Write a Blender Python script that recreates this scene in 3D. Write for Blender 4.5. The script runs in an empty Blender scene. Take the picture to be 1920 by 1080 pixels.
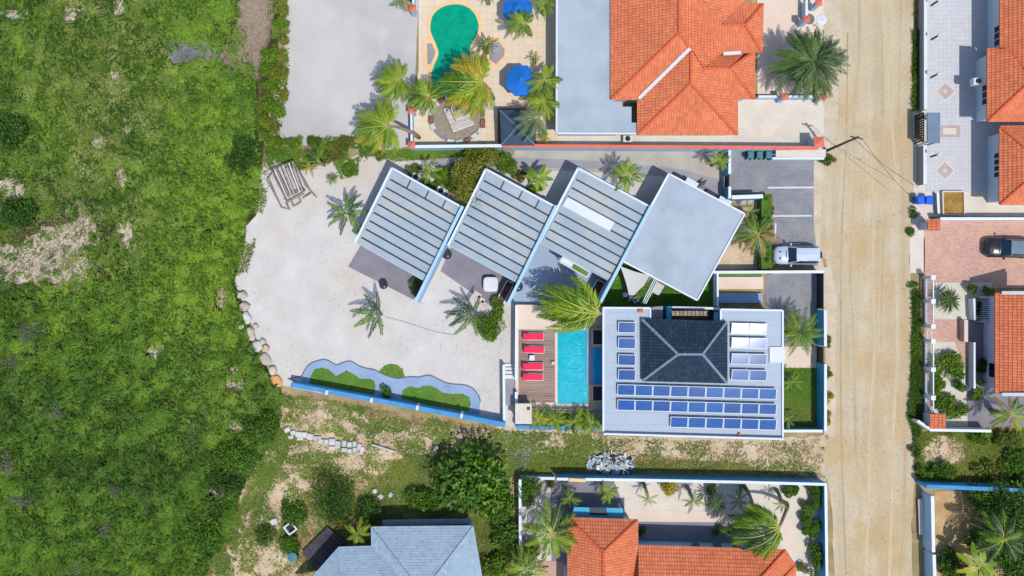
import bpy, bmesh, math, random
import mathutils.geometry
import numpy as np
from mathutils import Vector, Matrix
random.seed(7)
RNG = np.random.default_rng(11)
scene = bpy.context.scene
COL = scene.collection
R = math.radians

# ------------------------------------------------------------------ camera, light, exposure
CAM_H = 75.0          # drone height in metres
PPM = 20.0            # reference-image pixels per metre on the ground
cam_data = bpy.data.cameras.new('camera')
cam_data.sensor_width = 36
cam_data.angle = 2 * math.atan(48.0 / CAM_H)
cam_data.clip_end = 2000
cam = bpy.data.objects.new('camera', cam_data)
cam.location = (0, 0, CAM_H)
COL.objects.link(cam)
scene.camera = cam

SUN_DIR = Vector((0.27, -0.37, 1.0)).normalized()
world = bpy.data.worlds.new('World')
scene.world = world
world.use_nodes = True
wn = world.node_tree
bg = wn.nodes['Background']
sky = wn.nodes.new('ShaderNodeTexSky')
sky.sky_type = 'NISHITA'
sky.sun_disc = False
sky.sun_elevation = math.asin(SUN_DIR.z)
sky.sun_rotation = math.atan2(SUN_DIR.x, SUN_DIR.y)
wn.links.new(sky.outputs[0], bg.inputs[0])
bg.inputs[1].default_value = 0.148
sun_data = bpy.data.lights.new('sun', 'SUN')
sun_data.energy = 3.35
sun_data.angle = R(0.5)
sun_data.color = (1.0, 0.955, 0.89)
sun = bpy.data.objects.new('sun', sun_data)
sun.rotation_euler = SUN_DIR.to_track_quat('Z', 'Y').to_euler()
sun.location = (0, 0, 60)
COL.objects.link(sun)
scene.view_settings.view_transform = 'Standard'
scene.view_settings.look = 'None'
scene.view_settings.gamma = 1
scene.view_settings.use_curve_mapping = False
scene.view_settings.exposure = 0.10

# ------------------------------------------------------------------ helpers
def P(px, py, z=0.0):
    """world point at height z that the drone camera saw at reference pixel (px, py)"""
    k = (CAM_H - z) / CAM_H / PPM
    return Vector(((px - 960) * k, (540 - py) * k, z))

def lin(v):
    v /= 255.0
    return v / 12.92 if v <= 0.04045 else ((v + 0.055) / 1.055) ** 2.4

def C(r, g, b, k=0.82):
    return (min(lin(r) * k, .85), min(lin(g) * k, .85), min(lin(b) * k, .85), 1)

def node(nt, t, **kw):
    n = nt.nodes.new(t)
    for k, v in kw.items():
        setattr(n, k, v)
    return n

def noise_tex(nt, scale, detail=4, vec=None, rough=.6):
    n = node(nt, 'ShaderNodeTexNoise')
    n.inputs['Scale'].default_value = scale
    n.inputs['Detail'].default_value = detail
    n.inputs['Roughness'].default_value = rough
    if vec is not None:
        nt.links.new(vec, n.inputs['Vector'])
    return n.outputs['Fac']

def ramp(nt, fac, stops):
    r = node(nt, 'ShaderNodeValToRGB')
    e = r.color_ramp.elements
    while len(e) < len(stops):
        e.new(0.5)
    for i, (p, c) in enumerate(stops):
        e[i].position = p
        e[i].color = c
    nt.links.new(fac, r.inputs[0])
    return r.outputs[0]

def mixc(nt, fac, a, b, mode='MIX'):
    m = node(nt, 'ShaderNodeMix', data_type='RGBA', blend_type=mode)
    for key, val in ((0, fac), (6, a), (7, b)):
        if isinstance(val, (int, float)):
            m.inputs[key].default_value = val
        elif isinstance(val, tuple):
            m.inputs[key].default_value = val
        else:
            nt.links.new(val, m.inputs[key])
    return m.outputs[2]

def mat(name, c1, c2=None, scale=1.0, rough=.85, bump=0.0, bscale=None, fine=.12, fscale=14, stretch=None,
        spec=.3, metal=0.0, c3=None, scale3=.35, attr=None, objrand=0.0, contrast=(.35, .65), tl=0.0, stain=0.0):
    m = bpy.data.materials.new(name)
    m.use_nodes = True
    nt = m.node_tree
    b = nt.nodes['Principled BSDF']
    b.inputs['Roughness'].default_value = rough
    b.inputs['Specular IOR Level'].default_value = spec
    b.inputs['Metallic'].default_value = metal
    geo = node(nt, 'ShaderNodeNewGeometry')
    vec = geo.outputs['Position']
    if stretch:
        mp = node(nt, 'ShaderNodeMapping')
        mp.inputs['Scale'].default_value = stretch
        nt.links.new(vec, mp.inputs[0])
        vec = mp.outputs[0]
    if attr:
        a = node(nt, 'ShaderNodeAttribute', attribute_name=attr)
        col = a.outputs['Color']
    else:
        col = c1
        if c2:
            f = noise_tex(nt, scale, 5, vec)
            col = ramp(nt, f, [(contrast[0], c1), (contrast[1], c2)])
        if c3:
            f = noise_tex(nt, scale3, 3, geo.outputs['Position'])
            f = ramp(nt, f, [(.48, (0, 0, 0, 1)), (.66, (1, 1, 1, 1))])
            col = mixc(nt, f, col, c3)
    if fine:
        f = noise_tex(nt, fscale, 3, geo.outputs['Position'], .7)
        g = ramp(nt, f, [(.25, (1 - fine * 2, 1 - fine * 2, 1 - fine * 2, 1)), (.75, (1 + fine, 1 + fine, 1 + fine, 1))])
        col = mixc(nt, 1.0, col, g, 'MULTIPLY')
    if stain:
        f = noise_tex(nt, .45, 6, geo.outputs['Position'], .7)
        g = ramp(nt, f, [(.3, (1 - stain, 1 - stain, 1 - stain * 1.05, 1)), (.62, (1.03, 1.03, 1.03, 1))])
        col = mixc(nt, 1.0, col, g, 'MULTIPLY')
    if objrand:
        oi = node(nt, 'ShaderNodeObjectInfo')
        g = ramp(nt, oi.outputs['Random'], [(0, (1 - objrand, 1 - objrand, 1 - objrand, 1)), (1, (1 + objrand, 1 + objrand, 1 + objrand * .6, 1))])
        col = mixc(nt, 1.0, col, g, 'MULTIPLY')
    if isinstance(col, tuple):
        b.inputs['Base Color'].default_value = col
    else:
        nt.links.new(col, b.inputs['Base Color'])
    if bump:
        f = noise_tex(nt, bscale or fscale, 4, vec, .65)
        bp = node(nt, 'ShaderNodeBump')
        bp.inputs['Strength'].default_value = bump
        bp.inputs['Distance'].default_value = .08
        nt.links.new(f, bp.inputs['Height'])
        nt.links.new(bp.outputs[0], b.inputs['Normal'])
    if tl:
        t = node(nt, 'ShaderNodeBsdfTranslucent')
        if isinstance(col, tuple):
            t.inputs[0].default_value = col
        else:
            nt.links.new(col, t.inputs[0])
        mx = node(nt, 'ShaderNodeMixShader')
        mx.inputs[0].default_value = tl
        nt.links.new(b.outputs[0], mx.inputs[1])
        nt.links.new(t.outputs[0], mx.inputs[2])
        nt.links.new(mx.outputs[0], nt.nodes['Material Output'].inputs[0])
    return m

def brickmat(name, c1, c2, mortar, bw, bh, msize=.012, rough=.85, fine=.12, rot=0.0, dirt=None, offset=.5):
    m = bpy.data.materials.new(name)
    m.use_nodes = True
    nt = m.node_tree
    b = nt.nodes['Principled BSDF']
    b.inputs['Roughness'].default_value = rough
    b.inputs['Specular IOR Level'].default_value = .25
    geo = node(nt, 'ShaderNodeNewGeometry')
    mp = node(nt, 'ShaderNodeMapping')
    mp.inputs['Rotation'].default_value = (0, 0, rot)
    nt.links.new(geo.outputs['Position'], mp.inputs[0])
    t = node(nt, 'ShaderNodeTexBrick')
    t.offset = offset
    t.inputs['Color1'].default_value = c1
    t.inputs['Color2'].default_value = c2
    t.inputs['Mortar'].default_value = mortar
    t.inputs['Scale'].default_value = 1
    t.inputs['Mortar Size'].default_value = msize
    t.inputs['Brick Width'].default_value = bw
    t.inputs['Row Height'].default_value = bh
    nt.links.new(mp.outputs[0], t.inputs['Vector'])
    col = t.outputs['Color']
    f = noise_tex(nt, 9, 4, geo.outputs['Position'], .7)
    g = ramp(nt, f, [(.25, (1 - fine * 2,) * 3 + (1,)), (.75, (1 + fine,) * 3 + (1,))])
    col = mixc(nt, 1.0, col, g, 'MULTIPLY')
    if dirt:
        f = noise_tex(nt, .5, 4, geo.outputs['Position'], .6)
        f = ramp(nt, f, [(.45, (0, 0, 0, 1)), (.75, (.7, .7, .7, 1))])
        col = mixc(nt, f, col, dirt)
    nt.links.new(col, b.inputs['Base Color'])
    bp = node(nt, 'ShaderNodeBump')
    bp.inputs['Strength'].default_value = .5
    bp.inputs['Distance'].default_value = .02
    bp.invert = True
    nt.links.new(t.outputs['Fac'], bp.inputs['Height'])
    nt.links.new(bp.outputs[0], b.inputs['Normal'])
    return m

def watermat(name, c1, c2, bump=.25, scale=3.0):
    m = bpy.data.materials.new(name)
    m.use_nodes = True
    nt = m.node_tree
    b = nt.nodes['Principled BSDF']
    b.inputs['Roughness'].default_value = .03
    b.inputs['IOR'].default_value = 1.33
    geo = node(nt, 'ShaderNodeNewGeometry')
    f = noise_tex(nt, 1.4, 4, geo.outputs['Position'], .6)
    col = ramp(nt, f, [(.3, c1), (.7, c2)])
    nt.links.new(col, b.inputs['Base Color'])
    f = noise_tex(nt, scale, 3, geo.outputs['Position'], .55)
    bp = node(nt, 'ShaderNodeBump')
    bp.inputs['Strength'].default_value = bump
    bp.inputs['Distance'].default_value = .15
    nt.links.new(f, bp.inputs['Height'])
    nt.links.new(bp.outputs[0], b.inputs['Normal'])
    return m

WOFF = {}
def tag(o, label=None, cat=None, group=None, kind=None):
    if label: o['label'] = label
    if cat: o['category'] = cat
    if group: o['group'] = group
    if kind: o['kind'] = kind
    return o

def empty(name, loc, label=None, cat=None, group=None, kind=None, rz=0):
    o = bpy.data.objects.new(name, None)
    o.empty_display_size = .3
    o.location = loc
    o.rotation_euler = (0, 0, rz)
    COL.objects.link(o)
    WOFF[o.name] = Vector(loc)
    return tag(o, label, cat, group, kind)

def link(name, me, m, parent=None, origin=None):
    o = bpy.data.objects.new(name, me)
    COL.objects.link(o)
    if m is not None and not me.materials:
        for mm in (m if isinstance(m, (list, tuple)) else [m]):
            me.materials.append(mm)
    if parent is not None:
        o.parent = parent
        WOFF[o.name] = WOFF.get(parent.name, Vector((0, 0, 0)))
    else:
        o.location = origin if origin is not None else (0, 0, 0)
        WOFF[o.name] = Vector(o.location)
    return o

class MB:
    """collects shapes given in world coordinates and links them as ONE mesh object"""
    def __init__(s):
        s.v = []; s.f = []; s.smooth = False
    def add(s, vs, fs):
        n = len(s.v)
        s.v += [Vector(v) for v in vs]
        s.f += [tuple(i + n for i in f) for f in fs]
        return s
    def box(s, c, size, rz=0.0, mtx=None):
        x, y, z = size[0] / 2, size[1] / 2, size[2] / 2
        vs = [Vector((sx * x, sy * y, sz * z)) for sz in (-1, 1) for sy in (-1, 1) for sx in (-1, 1)]
        m = mtx if mtx is not None else Matrix.Rotation(rz, 3, 'Z')
        c = Vector(c)
        return s.add([m @ v + c for v in vs], [(0, 2, 3, 1), (4, 5, 7, 6), (0, 1, 5, 4), (2, 6, 7, 3), (0, 4, 6, 2), (1, 3, 7, 5)])
    def cbox(s, c, size, rz=0.0, b=.03):
        """box with chamfered top edge"""
        x, y, z = size[0] / 2, size[1] / 2, size[2] / 2
        m = Matrix.Rotation(rz, 3, 'Z'); c = Vector(c)
        vs = []
        for (dz, e) in ((-z, 0), (z - b, 0), (z, b)):
            for sx, sy in ((-1, -1), (1, -1), (1, 1), (-1, 1)):
                vs.append(m @ Vector((sx * (x - e), sy * (y - e), dz)) + c)
        fs = [(3, 2, 1, 0), (8, 9, 10, 11)]
        for r in (0, 4):
            for i in range(4):
                j = (i + 1) % 4
                fs.append((r + i, r + j, r + 4 + j, r + 4 + i))
        return s.add(vs, fs)
    def prism(s, pts, z0, z1=None):
        """pts: world points of the top outline (own z used when z1 is None)"""
        pts = [Vector(p) for p in pts]
        a = sum(pts[i].x * pts[(i + 1) % len(pts)].y - pts[(i + 1) % len(pts)].x * pts[i].y for i in range(len(pts)))
        if a < 0: pts = pts[::-1]
        n = len(pts)
        top = [Vector((p.x, p.y, p.z if z1 is None else z1)) for p in pts]
        bot = [Vector((p.x, p.y, z0)) for p in pts]
        fs = [tuple(range(n)), tuple(range(2 * n - 1, n - 1, -1))]
        for i in range(n):
            j = (i + 1) % n
            fs.append((n + i, n + j, j, i))
        return s.add(top + bot, fs)
    def sheet(s, pts):
        pts = [Vector(p) for p in pts]
        a = sum(pts[i].x * pts[(i + 1) % len(pts)].y - pts[(i + 1) % len(pts)].x * pts[i].y for i in range(len(pts)))
        if a < 0: pts = pts[::-1]
        return s.add(pts, [tuple(range(len(pts)))])
    def tube(s, path, rad, n=6, cap=True):
        path = [Vector(p) for p in path]
        if not isinstance(rad, (list, tuple)): rad = [rad] * len(path)
        base = len(s.v)
        for i, p in enumerate(path):
            t = (path[min(i + 1, len(path) - 1)] - path[max(i - 1, 0)]).normalized()
            a = t.cross(Vector((0, 0, 1)) if abs(t.z) < .9 else Vector((1, 0, 0))).normalized()
            b = t.cross(a)
            for k in range(n):
                w = 2 * math.pi * k / n
                s.v.append(p + (a * math.cos(w) + b * math.sin(w)) * rad[i])
        for i in range(len(path) - 1):
            for k in range(n):
                k2 = (k + 1) % n
                s.f.append((base + i * n + k, base + i * n + k2, base + (i + 1) * n + k2, base + (i + 1) * n + k))
        if cap:
            s.f.append(tuple(base + k for k in range(n))[::-1])
            e = base + (len(path) - 1) * n
            s.f.append(tuple(e + k for k in range(n)))
        return s
    def bar(s, a, b, w, h):
        a = Vector(a); b = Vector(b)
        d = b - a; L = d.length
        x = d.normalized()
        y = Vector((0, 0, 1)).cross(x)
        y = y.normalized() if y.length > 1e-4 else Vector((0, 1, 0))
        z = x.cross(y)
        return s.box((a + b) / 2, (L, w, h), mtx=Matrix((x, y, z)).transposed())
    def lathe(s, c, prof, n=16):
        c = Vector(c); base = len(s.v)
        for r, z in prof:
            for k in range(n):
                w = 2 * math.pi * k / n
                s.v.append(c + Vector((r * math.cos(w), r * math.sin(w), z)))
        for i in range(len(prof) - 1):
            for k in range(n):
                k2 = (k + 1) % n
                s.f.append((base + i * n + k, base + i * n + k2, base + (i + 1) * n + k2, base + (i + 1) * n + k))
        s.f.append(tuple(base + k for k in range(n))[::-1])
        e = base + (len(prof) - 1) * n
        s.f.append(tuple(e + k for k in range(n)))
        return s
    def loft(s, rings, cap=True):
        base = len(s.v); n = len(rings[0])
        for r in rings: s.v += [Vector(p) for p in r]
        for i in range(len(rings) - 1):
            for k in range(n):
                k2 = (k + 1) % n
                s.f.append((base + i * n + k, base + i * n + k2, base + (i + 1) * n + k2, base + (i + 1) * n + k))
        if cap:
            s.f.append(tuple(base + k for k in range(n))[::-1])
            e = base + (len(rings) - 1) * n
            s.f.append(tuple(e + k for k in range(n)))
        return s
    def mesh(s, name, off=Vector((0, 0, 0))):
        me = bpy.data.meshes.new(name)
        me.from_pydata([v - off for v in s.v], [], s.f)
        me.validate()
        if s.smooth:
            me.polygons.foreach_set('use_smooth', [True] * len(me.polygons))
        me.update()
        return me
    def build(s, name, m, parent=None, label=None, cat=None, group=None, kind=None):
        if parent is not None:
            off = WOFF.get(parent.name, Vector((0, 0, 0))); org = None
        else:
            xs = [v.x for v in s.v]; ys = [v.y for v in s.v]; zs = [v.z for v in s.v]
            org = off = Vector(((min(xs) + max(xs)) / 2, (min(ys) + max(ys)) / 2, min(zs)))
        o = link(name, s.mesh(name, off), m, parent, org)
        return tag(o, label, cat, group, kind)

def struct(name, pts, z, m, jitter=0.0, sub=1):
    """flush sheet of the setting from image points"""
    q = []
    n = len(pts)
    for i in range(n):
        a, b = pts[i], pts[(i + 1) % n]
        for k in range(sub):
            t = k / sub
            q.append((a[0] + (b[0] - a[0]) * t + (random.uniform(-jitter, jitter) if jitter else 0),
                      a[1] + (b[1] - a[1]) * t + (random.uniform(-jitter, jitter) if jitter else 0)))
    return MB().sheet([P(x, y, z) for x, y in q]).build(name, m, kind='structure')

def smooth_closed(pts, k=4):
    """Catmull-Rom through a closed outline"""
    out = []; n = len(pts)
    for i in range(n):
        p0, p1, p2, p3 = (pts[(i + j - 1) % n] for j in range(4))
        for s_ in range(k):
            t = s_ / k
            out.append(tuple(.5 * (2 * p1[c] + (p2[c] - p0[c]) * t + (2 * p0[c] - 5 * p1[c] + 4 * p2[c] - p3[c]) * t * t
                                   + (3 * p1[c] - p0[c] - 3 * p2[c] + p3[c]) * t ** 3) for c in (0, 1)))
    return out

# ---- numpy noise and point tests
def _h(ix, iy, s):
    v = np.sin(ix * 127.1 + iy * 311.7 + s * 74.7) * 43758.5453
    return v - np.floor(v)
def vnoise(x, y, s=0):
    ix = np.floor(x); iy = np.floor(y); fx = x - ix; fy = y - iy
    fx = fx * fx * (3 - 2 * fx); fy = fy * fy * (3 - 2 * fy)
    a = _h(ix, iy, s); b = _h(ix + 1, iy, s); c = _h(ix, iy + 1, s); d = _h(ix + 1, iy + 1, s)
    return (a * (1 - fx) + b * fx) * (1 - fy) + (c * (1 - fx) + d * fx) * fy
def fbm(x, y, s=0, o=4):
    t = 0; a = .5; n = 0
    for i in range(o):
        t = t + a * vnoise(x * 2 ** i, y * 2 ** i, s + i * 3.1); n += a; a *= .55
    return t / n
def inpoly(x, y, poly):
    r = np.zeros(len(x), bool); n = len(poly)
    for i in range(n):
        x1, y1 = poly[i]; x2, y2 = poly[(i + 1) % n]
        if y1 == y2: continue
        c = ((y1 > y) != (y2 > y)) & (x < (x2 - x1) * (y - y1) / (y2 - y1) + x1)
        r ^= c
    return r

def kites(name, base, d, nrm, L, w, rise, col, m, parent=None, droop=None):
    """N leaf blades: base points, unit directions, plane side vectors; 2 triangles each"""
    N = len(base)
    mid = base + d * (L * .5)[:, None]; mid[:, 2] += rise
    tip = base + d * L[:, None]
    tip[:, 2] += rise * .7 if droop is None else droop
    sv = nrm * (w * .5)[:, None]
    V = np.stack([base, mid + sv, tip, mid - sv], 1).reshape(-1, 3)
    off = WOFF.get(parent.name) if parent is not None else Vector((0, 0, 0))
    V = V - np.array(off)
    me = bpy.data.meshes.new(name)
    me.vertices.add(4 * N); me.loops.add(4 * N); me.polygons.add(N)
    me.vertices.foreach_set('co', V.astype(np.float32).ravel())
    me.loops.foreach_set('vertex_index', np.arange(4 * N, dtype=np.int32))
    me.polygons.foreach_set('loop_start', np.arange(0, 4 * N, 4, dtype=np.int32))
    me.polygons.foreach_set('loop_total', np.full(N, 4, dtype=np.int32))
    me.update()
    a = me.color_attributes.new('col', 'FLOAT_COLOR', 'POINT')
    c4 = np.ones((N, 4, 4), np.float32); c4[:, :, :3] = col[:, None, :]
    a.data.foreach_set('color', c4.ravel())
    me.validate()
    return link(name, me, m, parent)

def lerpc(cols, t):
    """piecewise colour lookup, t in 0..1"""
    cols = np.array(cols); k = np.clip(t, 0, .9999) * (len(cols) - 1)
    i = k.astype(int); f = (k - i)[:, None]
    return cols[i] * (1 - f) + cols[i + 1] * f

# ------------------------------------------------------------------ materials
M = {}
M['soil'] = mat('soil', C(150, 130, 92), C(190, 166, 124), .5, bump=.6, fscale=6, c3=C(152, 140, 98), scale3=.3)
M['scrub_soil'] = mat('scrub_soil', C(42, 46, 24), C(84, 78, 46), .7, bump=.6, fscale=6)
M['sand_white'] = mat('sand_white', C(194, 191, 187), C(206, 203, 200), .18, bump=.25, fscale=5, fine=.03, c3=C(183, 181, 180), scale3=.12)
M['sand_garden'] = mat('sand_garden', C(203, 199, 194), C(214, 211, 207), .3, bump=.5, fscale=4, fine=.03, stain=.05, c3=C(206, 197, 187), scale3=.16)
M['sand_dry'] = mat('sand_dry', C(196, 172, 138), C(220, 198, 170), .5, bump=.7, fscale=5, fine=.14)
M['bare'] = mat('bare_ground', C(190, 172, 152), C(222, 206, 190), .8, bump=.7, fscale=5, fine=.16)
M['road'] = mat('road_dirt', C(196, 179, 148), C(211, 197, 171), .8, bump=.6, fscale=5, fine=.11, stretch=(1.0, .07, 1), c3=C(200, 173, 130), scale3=.16, stain=.08)
M['rut'] = mat('road_rut', C(178, 154, 114), C(196, 174, 136), 1.0, fine=.1)
M['road_edge'] = mat('road_verge', C(202, 184, 158), C(218, 204, 184), .6, bump=.5, fscale=5, fine=.1)
M['grass_base'] = mat('grass_base', C(66, 100, 30), C(90, 125, 40), .8, fscale=9, bump=.4, fine=.2)
M['lawn'] = mat('lawn_turf', C(84, 134, 44), C(104, 154, 54), .7, fscale=16, bump=.5, fine=.2, c3=C(134, 142, 66), scale3=.5)
M['asphalt'] = brickmat('parking_pavers', C(140, 142, 152), C(156, 157, 163), C(118, 119, 127), .24, .12, .012, dirt=C(172, 166, 158), fine=.08)
M['path_grey'] = mat('path_grey', C(150, 149, 158), C(164, 163, 170), .6, fscale=10, fine=.07, bump=.15)
M['path_blue'] = mat('path_concrete', C(140, 166, 198), C(158, 182, 210), .5, fscale=9, fine=.06, bump=.1)
M['terrace'] = mat('terrace_tile', C(132, 128, 138), C(146, 143, 152), .5, fscale=9, fine=.07, bump=.1)
M['terrace_pale'] = mat('terrace_pale', C(150, 170, 192), C(162, 180, 200), .5, fscale=9, fine=.05)
M['patio'] = brickmat('patio_tile', C(226, 206, 178), C(230, 214, 190), C(208, 186, 156), .6, .6, .01, fine=.05, offset=0)
M['patio_pink'] = mat('patio_pink', C(226, 204, 184), C(232, 214, 198), .5, fine=.05)
M['yard'] = mat('yard_sand', C(216, 206, 192), C(228, 218, 204), .6, fine=.07, bump=.3, fscale=6)
M['white_pave'] = brickmat('white_pavers', C(200, 202, 206), C(208, 209, 213), C(188, 190, 195), .4, .4, .012, fine=.04, offset=0)
M['pink_pave'] = brickmat('pink_pavers', C(226, 184, 172), C(206, 166, 148), C(178, 134, 122), .3, .15, .016, fine=.12, dirt=C(222, 190, 150))
M['dark_pink'] = mat('pattern_paver', C(184, 164, 160), C(196, 178, 174), 1, fine=.06)
M['kerb_pink'] = mat('pattern_border', C(226, 212, 202), C(222, 206, 196), 1, fine=.05)
M['garden_tan'] = mat('garden_gravel', C(208, 204, 184), C(222, 218, 204), .8, fine=.1, bump=.4)
M['paint'] = mat('road_paint', C(226, 228, 232), C(212, 214, 220), 3, fine=.1)
M['white'] = mat('white_render', C(216, 221, 226), C(224, 228, 232), .8, fine=.03, rough=.7)
M['roof_white'] = mat('roof_membrane', C(168, 182, 196), C(177, 190, 202), .35, fine=.03, rough=.7, c3=C(161, 174, 188), scale3=.25, stain=.08)
M['roof_sheet'] = mat('roof_sheet', C(158, 175, 189), C(170, 185, 197), .5, fine=.035, rough=.6, c3=C(178, 182, 180), scale3=.5, objrand=.04, stain=.10)
M['roof_c'] = brickmat('roof_deck_sheet', C(176, 190, 206), C(182, 195, 209), C(164, 178, 195), 3.4, 1.1, .014, fine=.035)
M['navy'] = mat('navy_metal', C(22, 34, 56), C(30, 44, 66), 2, fine=.05, rough=.5)
M['blue_wall'] = mat('blue_wall_shade_tint', C(84, 168, 224), C(96, 178, 230), .7, fine=.04, rough=.75)  # blue carries the tint of shade on white walls
M['sky_wall'] = mat('pale_blue_shade_tint', C(168, 206, 236), C(178, 214, 240), .7, fine=.03, rough=.75)  # paler blue, also putting the shade tint of white walls into the colour
M['teal_wall'] = mat('teal_wall_paint', C(70, 170, 206), C(80, 178, 212), .7, fine=.04, rough=.75)
M['coping'] = mat('coping_white', C(222, 232, 242), C(230, 238, 246), 1, fine=.03)
M['garden_blue'] = mat('garden_wall_blue', C(64, 142, 204), C(86, 160, 216), .8, fine=.07)
M['red_coping'] = mat('coping_red', C(222, 118, 96), C(230, 130, 106), 1.5, fine=.08)
M['tile'] = mat('roof_tile_orange', (0, 0, 0, 1), attr='col', rough=.8, fine=.08, fscale=6, stain=.14, spec=.2)
M['tile_under'] = mat('roof_underlay', C(190, 92, 60), rough=.9)
M['ridge'] = mat('ridge_tile', C(226, 112, 74), C(212, 100, 64), 3, fine=.1)
M['slate_ridge'] = mat('ridge_grey', C(120, 140, 158), C(140, 158, 174), 3, fine=.1)
M['solar'] = mat('solar_cell', C(4, 70, 140, 1), C(12, 86, 156, 1), 3, fine=.09, fscale=5, objrand=.16, stretch=(.4, 6, 1), rough=.11, spec=.3)
M['alu'] = mat('aluminium', C(210, 216, 224), rough=.4, fine=.03)
M['wood_deck'] = mat('deck_wood', C(142, 120, 112), C(172, 148, 138), 2.5, stretch=(.3, 4, 1), fine=.1, objrand=.16)
M['wood_pale'] = mat('weathered_wood', C(198, 190, 186), C(220, 213, 209), 3, fine=.1, objrand=.12)
M['brown_dirt'] = mat('brown_dirt', C(168, 142, 116), C(196, 176, 154), 1.5, bump=.7, fscale=5, fine=.16, stretch=(3, .6, 1))
M['dark_board'] = mat('dark_board', C(66, 64, 74), C(86, 82, 92), 3, fine=.1, objrand=.15)
M['wood_grey'] = mat('driftwood', C(128, 116, 112), C(166, 154, 150), 3, fine=.14, objrand=.2)
M['wood_brown'] = mat('brown_wood', C(120, 84, 66), C(150, 108, 84), 3, fine=.12, objrand=.12)
M['dark'] = mat('dark_metal', C(34, 36, 42), rough=.5, fine=.05)
M['glass'] = mat('dark_glass', C(18, 44, 66), rough=.06, fine=0, spec=.8)
M['pane_glass'] = mat('window_glass', C(16, 26, 44), rough=.08, fine=0, spec=.8)  # plain dark glass for house windows
M['car_white'] = mat('car_paint_white', C(190, 204, 224), rough=.25, fine=.01, spec=.6)
M['car_dark'] = mat('car_paint_dark', C(44, 42, 48), rough=.22, fine=.01, spec=.7)
M['rubber'] = mat('rubber', C(24, 24, 26), rough=.8, fine=.05)
M['red'] = mat('red_cushion', C(238, 44, 86), C(246, 56, 98), 2, fine=.04)
M['blue_cloth'] = mat('umbrella_blue', C(20, 104, 196), C(26, 114, 208), 1.2, fine=.04, objrand=.1)
M['slate_cloth'] = mat('canopy_slate', C(58, 78, 98), C(66, 88, 108), 1.2, fine=.05, objrand=.08)
M['sail'] = mat('sail_cloth', C(226, 226, 226), C(232, 232, 232), 1, fine=.03, tl=.2)
M['stone'] = mat('boulder_stone', C(190, 178, 164), C(214, 206, 198), 2, fine=.1, bump=.5, fscale=5, objrand=.14)
M['stone_orange'] = mat('boulder_orange', C(222, 160, 92), C(236, 186, 124), 2, fine=.1, bump=.5, fscale=5)
M['block'] = mat('pale_block', C(198, 198, 196), C(216, 216, 214), 2, fine=.1, bump=.4, fscale=6, objrand=.1)
M['stone_tan'] = mat('stone_tan', C(206, 182, 150), C(222, 200, 172), 2, fine=.12, bump=.4, fscale=6)
M['pool_coping'] = mat('pool_coping', C(240, 196, 142), C(246, 206, 156), 1.5, fine=.06)
M['pool_green'] = watermat('pool_water_green', C(0, 146, 114, .8), C(6, 172, 136, .8), .18, 2.4)
M['pool_blue'] = watermat('pool_water_blue', C(10, 170, 194, .85), C(28, 190, 208, .85), .42, 3.0)
M['pool_deep'] = watermat('pool_water_still', C(36, 168, 206, .85), C(46, 176, 214, .85), .05, 2.0)
M['bin_green'] = mat('bin_plastic', C(24, 60, 66), rough=.4, fine=.04)
M['bin_lid'] = mat('bin_lid', C(74, 128, 138), rough=.35, fine=.04)
M['bin_blue'] = mat('bin_blue', C(26, 102, 226), rough=.45, fine=.04)
M['rust_soil'] = mat('brown_bed', C(150, 112, 52), C(186, 148, 80), 1.3, fine=.16, bump=.5, fscale=6)
M['planter_soil'] = mat('planter_soil', C(92, 56, 46), C(124, 84, 70), 2, fine=.15)
M['trunk'] = mat('palm_trunk', C(142, 122, 98), C(176, 156, 128), 5, fine=.15)
M['bark'] = mat('bark', C(92, 76, 58), C(124, 104, 82), 5, fine=.15)
M['shingle'] = mat('shingle_grey', (0, 0, 0, 1), attr='col', rough=.85, fine=.06, fscale=8, stain=.08)
M['carport'] = mat('carport_and_sky_sheen', C(112, 132, 152), C(120, 140, 160), 1, fine=.05)
M['purple_wall'] = mat('house_wall_lilac', C(206, 206, 224), C(212, 212, 228), 1, fine=.03)
M['grey_wall'] = mat('house_wall_blue', C(196, 216, 232), C(204, 222, 236), 1, fine=.03)
M['orange_vent'] = mat('orange_vent', C(230, 110, 66), fine=.05)
M['rubble'] = mat('rubble_sheet', C(176, 186, 200), C(214, 218, 224), 3, fine=.1, objrand=.35)
M['leaf'] = mat('leaf', (0, 0, 0, 1), attr='col', rough=.5, fine=0, objrand=.10, tl=.3, spec=.3)
M['grass'] = mat('grass_blade', (0, 0, 0, 1), attr='col', rough=.6, fine=0, tl=.32, spec=.2)
def frond_mat(name, a, b):
    return mat(name, a, b, 1.5, rough=.45, fine=.06, objrand=.16, tl=.22, spec=.4)
M['fr_green'] = frond_mat('frond_green', C(84, 128, 24), C(118, 156, 36))
M['fr_lime'] = frond_mat('frond_lime', C(132, 166, 26), C(168, 190, 44))
M['fr_yellow'] = frond_mat('frond_yellow', C(176, 160, 36), C(206, 186, 60))
M['fr_dark'] = frond_mat('frond_dark', C(46, 80, 40), C(78, 108, 62))
M['fr_grey'] = frond_mat('frond_grey', C(96, 122, 90), C(134, 152, 118))
M['fr_dry'] = frond_mat('frond_dry', C(164, 128, 72), C(196, 168, 112))
M['fr_rib'] = mat('frond_rib', C(168, 172, 76), C(150, 158, 62), 3, fine=.05)
M['fr_rib_dark'] = mat('frond_rib_dark', C(96, 116, 70), C(84, 104, 58), 3, fine=.05)

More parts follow.
